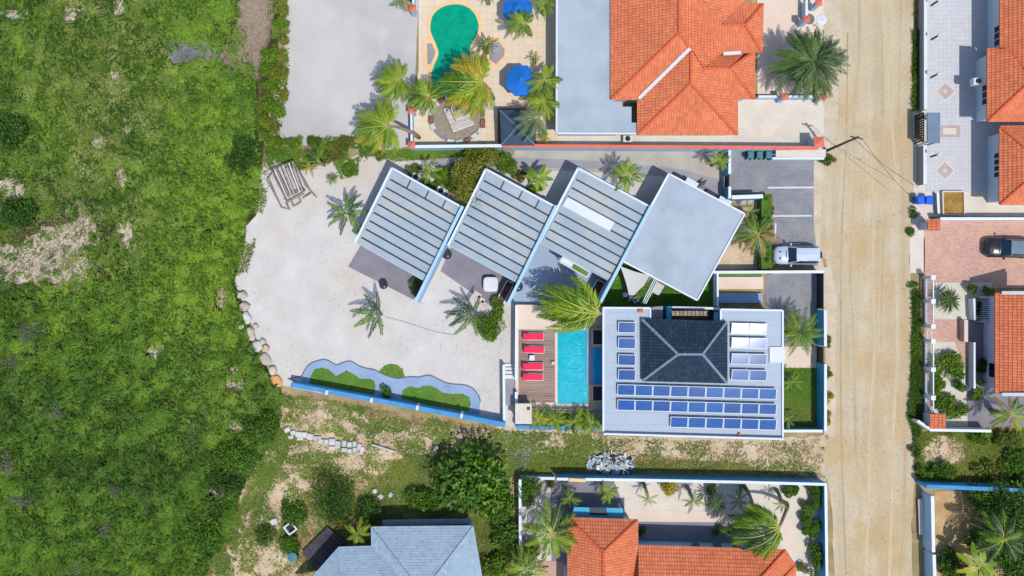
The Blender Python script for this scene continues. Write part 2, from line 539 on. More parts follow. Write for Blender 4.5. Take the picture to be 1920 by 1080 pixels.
# ------------------------------------------------------------------ the ground
MB().sheet([(-220, -200, -.03), (220, -200, -.03), (220, 200, -.03), (-220, 200, -.03)]).build('ground', M['soil'], kind='structure')
struct('scrub_ground', [(-120, -80), (540, -80), (500, 260), (480, 420), (450, 540), (500, 700), (540, 790), (480, 900), (400, 1000), (360, 1140), (-120, 1140)], -.012, M['scrub_soil'], 6, 6)
struct('sand_lot', [(545, -60), (784, -60), (784, 40), (780, 100), (776, 272), (700, 285), (620, 275), (520, 268), (500, 230), (530, 120)], 0, M['sand_white'], 1, 3)
GARDEN = [(505, 295), (560, 320), (690, 285), (780, 300), (1345, 300), (1345, 480), (1130, 575), (966, 575), (966, 800), (945, 798), (700, 752), (552, 728), (528, 722), (505, 690), (484, 645), (468, 595), (446, 550), (441, 528), (447, 500), (458, 465), (461, 425), (480, 405), (488, 370), (484, 330)]
struct('sand_garden', GARDEN, .004, M['sand_garden'], 1.2, 3)
ROADL = [(1566, -60), (1562, 60), (1558, 150), (1552, 230), (1536, 300), (1532, 380), (1535, 460), (1552, 500), (1556, 600), (1552, 700), (1556, 800), (1545, 860), (1560, 960), (1566, 1140)]
ROADR = [(1712, 1140), (1708, 1000), (1716, 900), (1708, 780), (1712, 620), (1706, 480), (1716, 380), (1716, 260), (1710, 140), (1716, -60)]
struct('dirt_road', ROADL + ROADR, .004, M['road'], 1.5, 6)
struct('road_verge', [(1540, -60), (1580, -60), (1574, 60), (1572, 160), (1570, 245), (1546, 300), (1530, 300), (1530, 270), (1545, 170)], .008, M['road_edge'], 1.5, 5)
struct('road_verge', [(1526, 500), (1560, 500), (1568, 560), (1566, 700), (1566, 820), (1545, 815), (1547, 600)], .008, M['road_edge'], 1.5, 5)
struct('wheel_rut', [(1588, 60), (1590.5, 60), (1588, 270), (1580, 420), (1577.5, 560), (1578, 800), (1584, 960), (1588, 1100), (1585.5, 1100), (1581, 960), (1575.5, 800), (1575, 560), (1577.5, 420), (1586.4, 270)], .0125, M['rut'], .4, 8)
for (xs_, w_) in ((1604, 3), (1632, 4), (1652, 3), (1676, 4), (1694, 3)):
    L_ = [(xs_ + 7 * math.sin(y_ / 170 + xs_) + 2 * math.sin(y_ / 47), y_) for y_ in range(-60, 1141, 60)]
    struct('wheel_rut', [(x - w_ / 2 - random.random() * 1.5, y) for x, y in L_] + [(x + w_ / 2 + random.random() * 1.5, y) for x, y in L_[::-1]], .0105, mat('rut_dirt', C(192, 170, 130) if w_ == 3 else C(212, 196, 164), C(206, 187, 152), .7, fine=.12, stain=.1, stretch=(1, .2, 1)), .5, 2)
struct('track', [(955, 800), (1140, 815), (1468, 823), (1545, 815), (1560, 850), (1545, 905), (1400, 870), (1200, 850), (1000, 880), (960, 870)], 0, M['sand_dry'], 4, 6)
struct('bare_patch', [(535, 745), (640, 760), (700, 790), (760, 800), (960, 800), (960, 850), (830, 860), (760, 850), (720, 860), (660, 850), (600, 830), (540, 830), (520, 790)], -.004, M['sand_dry'], 6, 6)
struct('bare_patch', [(510, 835), (600, 830), (700, 850), (740, 880), (650, 900), (620, 880), (560, 890), (600, 930), (540, 960), (520, 1010), (560, 1040), (560, 1140), (380, 1140), (405, 1060), (450, 980), (455, 900)], 0, M['sand_dry'], 7, 6)
struct('bare_patch', [(-30, 470), (40, 450), (90, 425), (180, 410), (190, 460), (175, 520), (130, 545), (60, 530), (-30, 545)], .004, M['bare'], 7, 8)
for (cx, cy, rx, ry) in [(130, 28, 28, 16), (30, 30, 40, 10), (238, 228, 10, 26), (225, 15, 14, 18), (215, 146, 11, 16), (185, 266, 14, 14), (20, 355, 26, 22), (228, 335, 12, 22), (235, 440, 14, 42), (350, 95, 40, 24), (440, 722, 18, 14), (296, 660, 18, 14), (410, 920, 22, 12), (440, 800, 16, 10), (165, 395, 40, 25), (440, 700, 10, 16), (418, 560, 12, 22), (355, 410, 8, 12)]:
    struct('bare_patch', [(cx + rx * math.cos(a / 14 * 6.283), cy + ry * math.sin(a / 14 * 6.283)) for a in range(14)], .006, M['bare'], 3, 2)
struct('dirt_track', [(452, -60), (512, -60), (504, 20), (508, 60), (486, 100), (480, 150), (452, 158), (430, 122), (400, 108), (404, 90), (436, 78), (446, 40), (440, 0)], .01, M['brown_dirt'], 5, 4)
struct('drive_apron', [(1706, 447), (1734, 446), (1734, 512), (1706, 512)], .012, M['yard'], .5, 3)
struct('road_verge', [(1520, 281), (1546, 300), (1540, 380), (1538, 470), (1545, 505), (1528, 505), (1520, 420)], .010, M['road_edge'], 1, 4)
struct('road_verge', [(1712, 200), (1740, 200), (1740, 455), (1706, 455), (1714, 380)], .006, M['yard'], 1, 4)
# paved things on the ground
struct('pool_patio', [(785, -60), (1050, -60), (1050, 272), (775, 272), (776, 190), (785, 130)], .012, M['patio'])
struct('front_yard', [(1378, 180), (1545, 180), (1545, 276), (1050, 276), (1050, 240), (1378, 240)], .012, M['yard'], 0, 1)
struct('front_yard', [(1420, -60), (1545, -60), (1542, 183), (1420, 183)], .016, M['patio_pink'])
struct('sandy_strip', [(965, 281), (1362, 281), (1362, 340), (1300, 335), (1220, 330), (1060, 320), (900, 318), (820, 316), (815, 300), (965, 290)], .010, mat('grey_sand', C(176, 168, 158), C(192, 185, 174), .6, fine=.08, bump=.4, fscale=6), .8, 4)
struct('grey_path', [(800, 300), (870, 292), (1000, 296), (1160, 304), (1280, 318), (1360, 340), (1364, 372), (1325, 372), (1240, 330), (1150, 318), (1000, 315), (900, 312), (820, 318)], .016, M['path_grey'], .6, 3)
struct('parking', [(1366, 281), (1526, 281), (1526, 420), (1534, 498), (1450, 500), (1450, 405), (1448, 362), (1366, 362)], .012, M['asphalt'], 0)
struct('parking_court', [(1436, 510), (1540, 510), (1540, 660), (1468, 660), (1468, 580), (1436, 580)], .012, M['asphalt'])
for pts in ([(1440, 350.5), (1526, 350), (1526, 353), (1440, 353.5)], [(1449, 403.5), (1522, 403), (1522, 406), (1449, 406.5)], [(1453, 418), (1456, 418), (1455, 447), (1452, 447)], [(1452, 456.5), (1500, 456), (1500, 458), (1452, 458.5)]):
    struct('parking_line', pts, .02, M['paint'])
struct('planting_bed', [(1368, 372), (1428, 372), (1428, 505), (1340, 505), (1335, 470), (1398, 402)], .012, M['sand_dry'], .5, 3)
struct('terrace', [(676, 460), (800, 528), (775, 562), (653, 500)], .03, M['terrace'])
struct('terrace', [(846, 462), (962, 526), (936, 572), (920, 574), (826, 508)], .03, M['terrace'])
struct('terrace', [(1010, 452), (1140, 524), (1112, 572), (960, 570), (960, 545)], .03, M['terrace_pale'])
struct('lawn', [(1142, 528), (1165, 484), (1310, 556), (1340, 500), (1346, 512), (1346, 580), (1115, 580), (1112, 572)], .02, M['lawn'])
struct('lawn', [(1467, 690), (1536, 690), (1536, 802), (1467, 802)], .02, M['lawn'])
struct('side_path', [(1467, 650), (1536, 650), (1536, 690), (1467, 690)], .02, M['patio_pink'])
PATH = [(564, 718), (566, 705), (574, 690), (585, 680), (605, 674), (618, 677), (630, 684), (642, 680), (657, 677), (670, 684), (685, 690), (702, 693), (713, 699), (730, 706), (748, 709.5), (768, 706), (785, 707), (798, 704), (808, 704), (822, 711), (838, 718), (855, 720.5), (875, 722.5), (890, 731), (899, 745), (900.5, 758), (899, 777), (880, 775), (720, 748)]
struct('garden_path', PATH, .012, M['path_blue'], 0)
BED1 = [(580, 722), (583, 705), (590, 692), (605, 689), (618, 694), (630, 705.5), (640, 700), (650, 694.5), (663, 701), (675, 710), (693, 710.5), (702, 715), (704, 725), (701, 740), (655, 733)]
BED2 = [(752, 747), (755, 732), (768, 724), (785, 728), (800, 722), (815, 726), (830, 736), (848, 739), (867, 738), (880, 745), (883, 758), (878, 772), (805, 760)]
BED3 = [(710, 697), (720, 686), (732, 682), (745, 684), (755, 692), (759, 706), (745, 709), (730, 706)]
kb = MB()
kp = [P(x, y, .03) for x, y in smooth_closed(PATH[:-2], 3)[:-6]]
kb.tube(kp, .055, 5)
kb.build('path_kerb', mat('kerb_violet', C(118, 116, 142), fine=.08), None, kind='structure')
for b in (BED1, BED2, BED3):
    struct('lawn_bed', b, .02, M['lawn'])
struct('white_forecourt', [(1735, -60), (1990, -60), (1990, 360), (1735, 360)], .012, M['white_pave'])
struct('side_yard', [(1735, 360), (1990, 360), (1990, 406), (1735, 406)], .012, M['yard'])
struct('pink_forecourt', [(1732, 410), (1990, 410), (1990, 540), (1732, 540)], .012, M['pink_pave'])
struct('pink_forecourt', [(1732, 540), (1752, 540), (1752, 598), (1812, 598), (1816, 642), (1810, 700), (1806, 770), (1806, 800), (1732, 800)], .012, M['pink_pave'])
struct('garden_bed', [(1752, 530), (1860, 530), (1860, 598), (1752, 598)], .018, M['garden_tan'])
struct('garden_bed', [(1745, 642), (1790, 642), (1810, 690), (1814, 800), (1745, 800)], .020, M['garden_tan'], 1, 2)
struct('house_apron', [(1812, 560), (1990, 560), (1990, 800), (1806, 800), (1816, 650)], .008, M['terrace'])
for (cx, cy) in ((1773, 171), (1772, 320)):
    struct('paver_pattern', [(cx, cy - 20), (cx + 20, cy), (cx, cy + 20), (cx - 20, cy)], .018, M['kerb_pink'])
    struct('paver_pattern', [(cx, cy - 16), (cx + 16, cy), (cx, cy + 16), (cx - 16, cy)], .022, M['dark_pink'])
    struct('paver_pattern', [(cx, cy - 5), (cx + 5, cy), (cx, cy + 5), (cx - 5, cy)], .026, M['white_pave'])
struct('paver_pattern', [(1764, 235), (1800, 235), (1800, 257), (1764, 257)], .018, M['dark_pink'])
struct('paver_pattern', [(1768, 240), (1793, 240), (1793, 252), (1768, 252)], .022, M['kerb_pink'])
struct('sand_corner', [(1722, 820), (1770, 815), (1810, 830), (1812, 856), (1770, 878), (1735, 880), (1716, 860)], .004, M['sand_dry'], 3, 4)
struct('sand_yard', [(1752, 920), (1990, 920), (1990, 1140), (1752, 1140)], .004, mat('yard_earth', C(184, 150, 98), C(214, 182, 134), .8, fine=.14, bump=.5, fscale=6), 0)
struct('court_path', [(976, 898), (1546, 905), (1546, 1140), (976, 1140)], .004, M['yard'])
struct('drive_and_court_shade', [(1032, 898), (1150, 898), (1172, 957), (1168, 985), (1062, 985), (1062, 1060), (1034, 1058)], .010, M['terrace'])
struct('drive_and_court_shade', [(1160, 978), (1400, 980), (1400, 1040), (1160, 1040)], .014, M['terrace'])  # court shade north of the orange house, laid as a dark sheet
struct('white_walk', [(1168, 955), (1420, 962), (1480, 975), (1496, 1030), (1480, 1030), (1400, 980), (1172, 972)], .018, M['patio_pink'])
struct('pink_drive', [(1010, 1050), (1056, 1054), (1058, 1140), (1000, 1140)], .012, M['pink_pave'])
struct('wooden_boardwalk_base', [(575, 1005), (700, 985), (700, 1140), (560, 1140)], .006, M['soil'])
struct('concrete_slab', [(955, 838), (1000, 836), (1005, 885), (960, 890)], .006, M['path_grey'], 1, 2)

# ------------------------------------------------------------------ builders
def wall(label, pts, th, h, body, cop=None, group='boundary walls', z0=0.0, cth=.06, cover=.03, name='boundary_wall', cat='wall'):
    """pts: image points of the wall's top centre line"""
    w = [P(x, y, h) for x, y in pts]
    loc = sum(w, Vector((0, 0, 0))) / len(w); loc.z = z0
    t = empty(name, loc, label, cat, group)
    mb = MB(); mc = MB()
    for i in range(len(w) - 1):
        a, b = w[i], w[i + 1]
        d = (b - a); L = d.length; d.normalize()
        e = th / 2 - .002 * (i + 1) if len(w) > 2 else 0
        c = (a + b) / 2
        rz = math.atan2(d.y, d.x)
        mb.box((c.x, c.y, (z0 + h) / 2), (L + 2 * e, th - .003 * i, h - z0), rz)
        if cop is not None:
            mc.cbox((c.x, c.y, h + cth / 2 + .001 + .003 * i), (L + 2 * e + .02, th + 2 * cover, cth), rz, .015)
    mb.build('wall_body', body, t)
    if cop is not None:
        mc.build('coping', cop, t)
    return t

def pier(t, px, py, h, s, m, capm=None, cap=None, z0=0.0):
    c = P(px, py, h)
    MB().box((c.x, c.y, (z0 + h) / 2), (s, s, h - z0)).build('pier', m, t)
    if capm:
        k = cap or s * 1.25
        MB().prism([(c.x - k / 2, c.y - k / 2, h + .06), (c.x + k / 2, c.y - k / 2, h + .06), (c.x + k / 2, c.y + k / 2, h + .06), (c.x - k / 2, c.y + k / 2, h + .06)], h + .002).add(
            [(c.x - k / 2, c.y - k / 2, h + .062), (c.x + k / 2, c.y - k / 2, h + .062), (c.x + k / 2, c.y + k / 2, h + .062), (c.x - k / 2, c.y + k / 2, h + .062), (c.x, c.y, h + .062 + k * .3)],
            [(0, 1, 4), (1, 2, 4), (2, 3, 4), (3, 0, 4)]).build('pier_cap', capm, t)

# ---- tiled roofs
ORANGE = [(.62, .182, .082), (.66, .204, .096), (.60, .174, .080), (.64, .194, .090), (.57, .166, .080)]
SLATE = [(.013, .034, .064), (.020, .042, .074), (.015, .038, .062), (.025, .048, .078)]
SHINGLE = [(.27, .36, .45), (.29, .38, .47), (.28, .37, .455), (.25, .34, .43), (.30, .39, .475)]
def tile_face(acc, poly, ea, eb, far, tw=.25, ch=.34, lift=.045, amp=.05, flat=False, pal=ORANGE):
    """tiles laid in courses on one roof face; acc gathers (verts, faces, colours)"""
    ea, eb = Vector(ea), Vector(eb)
    pts = [Vector(p) for p in poly]
    u = (eb - ea).normalized()
    n = u.cross(far - ea).normalized()
    if n.z < 0: n = -n
    v = n.cross(u).normalized()
    if (far - ea).dot(v) < 0: v = -v; u = -u
    uv = [((p - ea).dot(u), (p - ea).dot(v)) for p in pts]
    cx = sum(q[0] for q in uv) / len(uv); cy = sum(q[1] for q in uv) / len(uv)
    u0 = min(q[0] for q in uv); u1 = max(q[0] for q in uv); v0 = min(q[1] for q in uv); v1 = max(q[1] for q in uv)
    bm = bmesh.new()
    lay = bm.verts.layers.float_color.new('col')
    prof = [(0, 0), (1, 0)] if flat else [(0, 0), (.28, .8), (.5, 1), (.72, .8), (1, 0)]
    r0 = math.floor(v0 / ch) - 1; nr = int((v1 - v0) / ch) + 4
    c0 = math.floor(u0 / tw) - 1; ncol = int((u1 - u0) / tw) + 4
    upoly = uv
    for r in range(r0, r0 + nr):
        vb = (r - .15) * ch
        sh = (r % 2) * .5 * tw if flat else 0
        lo, hi = 1e9, -1e9
        for vv in (vb - .02, vb + ch * .5, vb + ch):
            for i in range(len(upoly)):
                (xa, ya), (xb, yb) = upoly[i], upoly[(i + 1) % len(upoly)]
                if (ya > vv) != (yb > vv):
                    x = xa + (vv - ya) / (yb - ya) * (xb - xa)
                    lo = min(lo, x); hi = max(hi, x)
        if lo > hi: continue
        for c_ in range(c0, c0 + ncol + 1):
            ub = (c_ - .5) * tw - sh
            if ub + tw < lo - tw or ub > hi + tw: continue
            base = random.choice(pal); k = random.uniform(.94, 1.05)
            col = (base[0] * k, base[1] * k, base[2] * k, 1)
            j = random.uniform(-.006, .006)
            rows = []
            for (vv, zz) in ((vb, -.01), (vb, lift + j), (vb + ch + .01, .0)):
                row = []
                for (s_, a_) in prof:
                    z_ = zz + (a_ * amp if zz > -.005 else a_ * amp * .3)
                    q = bm.verts.new(ea + u * (ub + s_ * tw) + v * vv + n * z_)
                    q[lay] = col
                    row.append(q)
                rows.append(row)
            for i in range(len(prof) - 1):
                for a in (0, 1):
                    bm.faces.new((rows[a][i], rows[a][i + 1], rows[a + 1][i + 1], rows[a + 1][i]))
    for i in range(len(uv)):
        (xa, ya), (xb, yb) = uv[i], uv[(i + 1) % len(uv)]
        p0 = ea + u * xa + v * ya
        e = (u * (xb - xa) + v * (yb - ya)).normalized()
        no = e.cross(n)
        cen = ea + u * cx + v * cy
        if (cen - p0).dot(no) > 0: no = -no
        off = .06 if abs(yb - ya) < .05 and abs(ya) < .1 else .0
        bmesh.ops.bisect_plane(bm, geom=bm.verts[:] + bm.edges[:] + bm.faces[:], plane_co=p0 + no * off, plane_no=no, clear_outer=True)
    bm.verts.index_update()
    b0 = len(acc[0])
    for q in bm.verts:
        acc[0].append(q.co.copy()); acc[2].append(tuple(q[lay]))
    for f in bm.faces:
        acc[1].append(tuple(b0 + q.index for q in f.verts))
    bm.free()

def tiles_object(acc, name, m, parent):
    off = WOFF[parent.name]
    me = bpy.data.meshes.new(name)
    me.from_pydata([v - off for v in acc[0]], [], acc[1])
    a = me.color_attributes.new('col', 'FLOAT_COLOR', 'POINT')
    a.data.foreach_set('color', np.array(acc[2], np.float32).ravel())
    me.update()
    o = link(name, me, m, parent)
    o['kind'] = 'stuff'
    return o

def tiled_roof(house, faces, caps=(), kind='barrel', under=None, capm=None, capr=.13, z_drop=.09, gutters=()):
    """faces: list of (polygon of (px,py,z), eave index pair); caps: lines (px,py,z)->(px,py,z)"""
    under = under or M['tile_under']
    mb = MB(); acc = ([], [], [])
    for poly, (i, j) in faces:
        pts = [P(*p) for p in poly]
        ea, eb = pts[i], pts[j]
        cen = sum(pts, Vector()) / len(pts)
        ud = (eb - ea).normalized()
        fr_ = max(pts, key=lambda p: (p - ea - ud * (p - ea).dot(ud)).length)
        pn = ud.cross(fr_ - ea)
        low = [Vector((p.x, p.y, ea.z - (pn.x * (p.x - ea.x) + pn.y * (p.y - ea.y)) / pn.z - z_drop)) for p in pts]
        k = len(mb.v)
        mb.prism(low, 0)
        nn = len(low)
        for q in range(k + nn, k + 2 * nn):      # underside follows the slope, 12 cm below
            mb.v[q].z = mb.v[q - nn].z - .12
        uu = (eb - ea).normalized()
        far = max(pts, key=lambda p: (p - ea - uu * (p - ea).dot(uu)).length)
        x2 = [(p.x, p.y) for p in pts]
        cr = [(x2[q - 1][0] - x2[q - 2][0]) * (x2[q][1] - x2[q - 1][1]) - (x2[q - 1][1] - x2[q - 2][1]) * (x2[q][0] - x2[q - 1][0]) for q in range(nn)]
        if all(c_ > -.02 for c_ in cr) or all(c_ < .02 for c_ in cr): pieces = [pts]
        else:
            pieces = [[pts[q] for q in tri] for tri in mathutils.geometry.tessellate_polygon([pts])]
        for pc_ in pieces:
            if kind == 'barrel': tile_face(acc, pc_, ea, eb, far)
            elif kind == 'slate': tile_face(acc, pc_, ea, eb, far, .27, .36, .05, .05, pal=SLATE)
            else: tile_face(acc, pc_, ea, eb, far, .34, .24, .022, 0, True, SHINGLE)
    roof = mb.build('roof', under, house)
    tiles_object(acc, 'tiles' if kind != 'shingle' else 'shingles', M['shingle'] if kind == 'shingle' else M['tile'], roof)
    for a, b in caps:
        a, b = P(*a), P(*b)
        m_ = MB(); L = (b - a).length; n = max(2, int(L / .38))
        for q in range(n):
            p0 = a.lerp(b, q / n); p1 = a.lerp(b, (q + 1.04) / n)
            m_.tube([p0 + Vector((0, 0, .05)), p1 + Vector((0, 0, .03))], [capr * 1.08, capr * .92], 8)
        m_.build('ridge_cap', capm or M['ridge'], roof)
    for a, b in gutters:
        MB().bar(P(*a) + Vector((0, 0, .2)), P(*b) + Vector((0, 0, .2)), .30, .08).build('valley_gutter', M['white'], roof)
    return roof

def window(house, c, along, w, h, out, frame=None, glass=None):
    """window on a wall: centre point, direction along the wall (rz), outward vector"""
    out = Vector(out)
    rz = along
    f = MB(); c = Vector(c)
    f.box(c + out * .03, (w + .14, .08, h + .14), rz)
    fo = f.build('window', frame or M['white'], house)
    MB().box(c + out * .08, (w, .03, h), rz).build('pane', glass or M['pane_glass'], fo)

# ---- palms
def frond_mesh(name, kind, e, d, side, m, seed):
    rnd = random.Random(seed)
    mb = MB()
    def pt(t):
        return Vector((t * math.cos(e * (1 - t * .4)), side * t * t, t * math.sin(e) - d * t * t))
    K = 8
    rib = [pt(k / K) for k in range(K + 1)]
    for k in range(K):
        a, b = rib[k], rib[k + 1]
        wa, wb = .016 * (1 - k / K) + .004, .016 * (1 - (k + 1) / K) + .004
        mb.add([a + Vector((0, -wa, .004)), a + Vector((0, wa, .004)), b + Vector((0, wb, .004)), b + Vector((0, -wb, .004))], [(0, 3, 2, 1)])
    nribs = len(mb.f)
    if kind in ('feather', 'date', 'slim', 'paddle'):
        n = {'feather': 22, 'date': 20, 'slim': 16, 'paddle': 22}[kind]
        wid = {'feather': .056, 'date': .040, 'slim': .060, 'paddle': .062}[kind]
        ll = {'feather': .34, 'date': .22, 'slim': .26, 'paddle': .22}[kind]
        for i in range(n):
            t = .14 + .84 * (i / (n - 1)) ** .9
            p = pt(t); q = (pt(min(t + .03, 1.02)) - pt(t - .03)).normalized()
            L = ll * ((math.sin(math.pi * (.18 + .74 * t)) ** .8) if kind != 'paddle' else math.sin(math.pi * (.2 + .66 * t)) ** .4) * rnd.uniform(.85, 1.1)
            for s in (-1, 1):
                a = R(48 - 22 * t) + rnd.uniform(-.12, .12)
                dr = (Matrix.Rotation(s * a, 3, 'Z') @ q)
                dr.z -= rnd.uniform(.12, .42)
                dr.normalize()
                w = q * (wid * .5)
                mid = p + dr * L * .5
                tip = p + dr * L; tip.z -= L * rnd.uniform(.05, .25)
                up = Vector((0, 0, .012))
                mb.add([p, mid - w + up, tip, mid + w + up], [(0, 1, 2, 3) if s < 0 else (0, 3, 2, 1)])
    elif kind == 'banana':
        n = 9
        for s in (-1, 1):
            prev = None
            for i in range(n + 1):
                t = .12 + .88 * i / n
                p = pt(t); w = .15 * math.sin(math.pi * min(1, .08 + .92 * i / n)) ** .7
                if i in (3, 6) : w *= rnd.uniform(.7, .95)
                q = p + Vector((0, s * w, .05 * w - .0))
                if prev:
                    mb.add([prev[0], prev[1], q, p], [(0, 1, 2, 3) if s < 0 else (0, 3, 2, 1)])
                prev = (p, q)
    elif kind == 'spike':
        for s in (-1, 1):
            mb.add([pt(.02), pt(.5) + Vector((0, s * .05, .01)), pt(1), pt(.5)], [(0, 1, 2, 3) if s < 0 else (0, 3, 2, 1)])
    elif kind == 'fan':
        n = 15
        c = pt(.45)
        for i in range(n):
            a = (i / (n - 1) - .5) * R(230)
            d_ = Matrix.Rotation(a, 3, 'Z') @ Vector((1, 0, 0))
            L = .55 * (1 - .25 * abs(a) / 2)
            sd = Vector((-d_.y, d_.x, 0)) * .035
            tip = c + d_ * L + Vector((0, 0, -.12)); mid = c + d_ * L * .5 + Vector((0, 0, .0))
            mb.add([c, mid - sd, tip, mid + sd], [(0, 1, 2, 3)])
    me = bpy.data.meshes.new(name)
    me.from_pydata(mb.v, [], mb.f)
    me.materials.append(m); me.materials.append(M['fr_rib_dark'] if kind in ('date', 'paddle', 'spike') else M['fr_rib'])
    for k in range(nribs): me.polygons[k].material_index = 1
    me.update()
    return me
FR = {}
def frond(kind, ring, side, m):
    k = (kind, ring, side, m, random.randint(0, 1))
    if k not in FR:
        e, d = {0: (R(52), .62), 1: (R(30), .58), 2: (R(6), .42), 3: (R(-12), .30)}[ring]
        FR[k] = frond_mesh('frond', kind, e, d, {-1: -.22, 0: random.choice((-.05, .05)), 1: .22}[side], M[m], hash(str(k)) % 1000 + len(FR))
    return FR[k]

def palm(label, px, py, h, r, n=16, kind='feather', mats=('fr_green',), base=None, wind=None, spread=150, group='palm trees', side=0, cat='palm', name='palm_tree', trunk=.16, rings=(0, 1, 1, 2, 2, 3), trim=0):
    """crown centre at image point (px,py), height h, frond length r pixels"""
    c = P(px, py, h)
    b = P(base[0], base[1], 0) if base else Vector((c.x, c.y, 0))
    t = empty(name, b, label, cat, group)
    path = []
    for k in range(7):
        s = k / 6
        q = b.lerp(c, s)
        bend = math.sin(s * math.pi) * .10 * (c - b).xy.length
        q.z = h * (s if not base else s ** .8)
        q += Vector((0, bend, 0))
        path.append(q)
    path[-1] = c - Vector((0, 0, .05))
    mb = MB(); mb.smooth = True
    mb.tube(path, [trunk * (1.25 - .5 * k / 6) for k in range(7)], 8).build('trunk', M['trunk'], t)
    off = random.uniform(0, 6.28)
    L = r * (CAM_H - h) / CAM_H / PPM
    for i in range(n):
        ring = rings[i % len(rings)] if trim == 0 else rings[(i + trim) % len(rings)]
        if wind is None:
            a = off + i * 2.39996 + random.uniform(-.15, .15)
            sd = side
            ln = L * random.uniform(.85, 1.08) * (1 if ring else .8)
        else:
            f = (i + .5) / n * 2 - 1
            a = R(wind) + f * R(spread) + random.uniform(-.12, .12)
            sd = 0 if abs(f) < .2 else (1 if f < 0 else -1)
            ln = L * (1.12 - .42 * abs(f)) * random.uniform(.9, 1.08)
        o = bpy.data.objects.new('frond', frond(kind, ring, sd, random.choice(mats)))
        COL.objects.link(o)
        o.parent = t
        o.location = c - b + Vector((0, 0, random.uniform(-.08, .08)))
        o.rotation_euler = (random.uniform(-.25, .25), 0, a)
        o.scale = (ln, ln, ln)
    return t

# ---- leafy crowns
GREENS = {
    'rusty': [(.08, .12, .016), (.21, .25, .03), (.36, .32, .05)],
    'tree': [(0.0192, 0.06, 0.012), (0.072, 0.18, 0.0168), (0.24, 0.408, 0.0312)],
    'mid': [(0.0375, 0.0938, 0.0125), (0.0875, 0.1938, 0.0175), (0.15, 0.2875, 0.0275)],
    'dark': [(0.0189, 0.0567, 0.0135), (0.0486, 0.1242, 0.0162), (0.1013, 0.2228, 0.0243)],
    'lime': [(0.0672, 0.1456, 0.0112), (0.1344, 0.2464, 0.0157), (0.2128, 0.336, 0.0246)],
    'olive': [(0.072, 0.102, 0.0168), (0.156, 0.192, 0.0288), (0.252, 0.264, 0.0504)],
    'rust': [(.05, .07, .012), (.13, .13, .022), (.20, .15, .032)],
    'yellow': [(.25, .19, .01), (.42, .32, .012), (.55, .45, .03)],
    'grey': [(.06, .085, .045), (.11, .14, .08), (.17, .20, .12)],
    'dead': [(.12, .105, .09), (.22, .20, .18), (.34, .31, .29)],
}
def crown(px, py, rx, ry, h, pal, dens=1.0, leaf=.2, lumps=None, zb=0.0, parent=None, elong=2.2, name='crown', flat=1.0):
    k = (CAM_H - h * .6) / CAM_H / PPM
    c = P(px, py, h * .6)
    ax, ay = rx * k * 1.14, ry * k * 1.14
    area = math.pi * ax * ay
    N = int(min(16000, max(260, area * 19.0 * dens / (leaf * leaf))))
    lumps = lumps or max(3, min(26, int(area * 2.0) + 3))
    lc = []
    for i in range(lumps):
        a = random.uniform(0, 6.283); q = math.sqrt(random.random()) * .72
        lc.append((ax * q * math.cos(a), ay * q * math.sin(a), h * (.62 - .32 * q * q) * random.uniform(.75, 1.1), random.uniform(.28, .46) * min(ax, ay) * (1 if lumps > 4 else 1.4), random.random()))
    lc = np.array(lc)
    w = lc[:, 3] ** 2; w /= w.sum()
    idx = RNG.choice(lumps, N, p=w)
    d = RNG.normal(size=(N, 3)); d[:, 2] = np.abs(d[:, 2]) * 1.0 - .25
    d /= np.linalg.norm(d, axis=1)[:, None]
    rad = lc[idx, 3] * (.55 + .5 * RNG.random(N) ** .5)
    pos = np.stack([c.x + lc[idx, 0] + d[:, 0] * rad, c.y + lc[idx, 1] + d[:, 1] * rad, zb + np.maximum(.04, lc[idx, 2] * flat + d[:, 2] * rad * .8 * flat)], 1)
    t = RNG.normal(size=(N, 3)) * .8 + d * .7
    t[:, 2] *= .6
    t /= np.linalg.norm(t, axis=1)[:, None]
    nr = d + RNG.normal(size=(N, 3)) * .45
    sv = np.cross(nr, t); sv /= np.linalg.norm(sv, axis=1)[:, None] + 1e-6
    L = leaf * RNG.uniform(.6, 1.4, N)
    tone = np.clip(.25 + .5 * RNG.random(N) + (lc[idx, 4] - .5) * .45, 0, 1)
    col = lerpc(GREENS[pal], tone)
    return kites(name, pos, t, sv, L, L / elong, L * .08, col, M['leaf'], parent, droop=-L * .1)

def shrub(label, px, py, rx, ry=None, h=1.0, pal='mid', dens=1.0, leaf=.2, group='shrubs', name='shrub', cat='shrub', trunk=True, elong=2.2, lumps=None, zb=0.0):
    ry = ry or rx
    g = P(px, py, h * .6); g.z = zb
    t = empty(name, g, label, cat, group)
    crown(px, py, rx, ry, h, pal, dens, leaf, lumps, zb, t, elong)
    if trunk:
        mb = MB()
        mb.tube([g, g + Vector((.03, .02, h * .25)), g + Vector((-.02, .04, h * .55))], [.05 + h * .025, .04 + h * .018, .02], 6)
        for q in range(3):
            a = q * 2.1 + .4
            mb.tube([g + Vector((0, 0, h * .22)), g + Vector((math.cos(a) * h * .2, math.sin(a) * h * .2, h * .5))], [.03 + h * .01, .015], 5)
        mb.build('stem' if h < 2 else 'trunk', M['bark'], t)
    return t

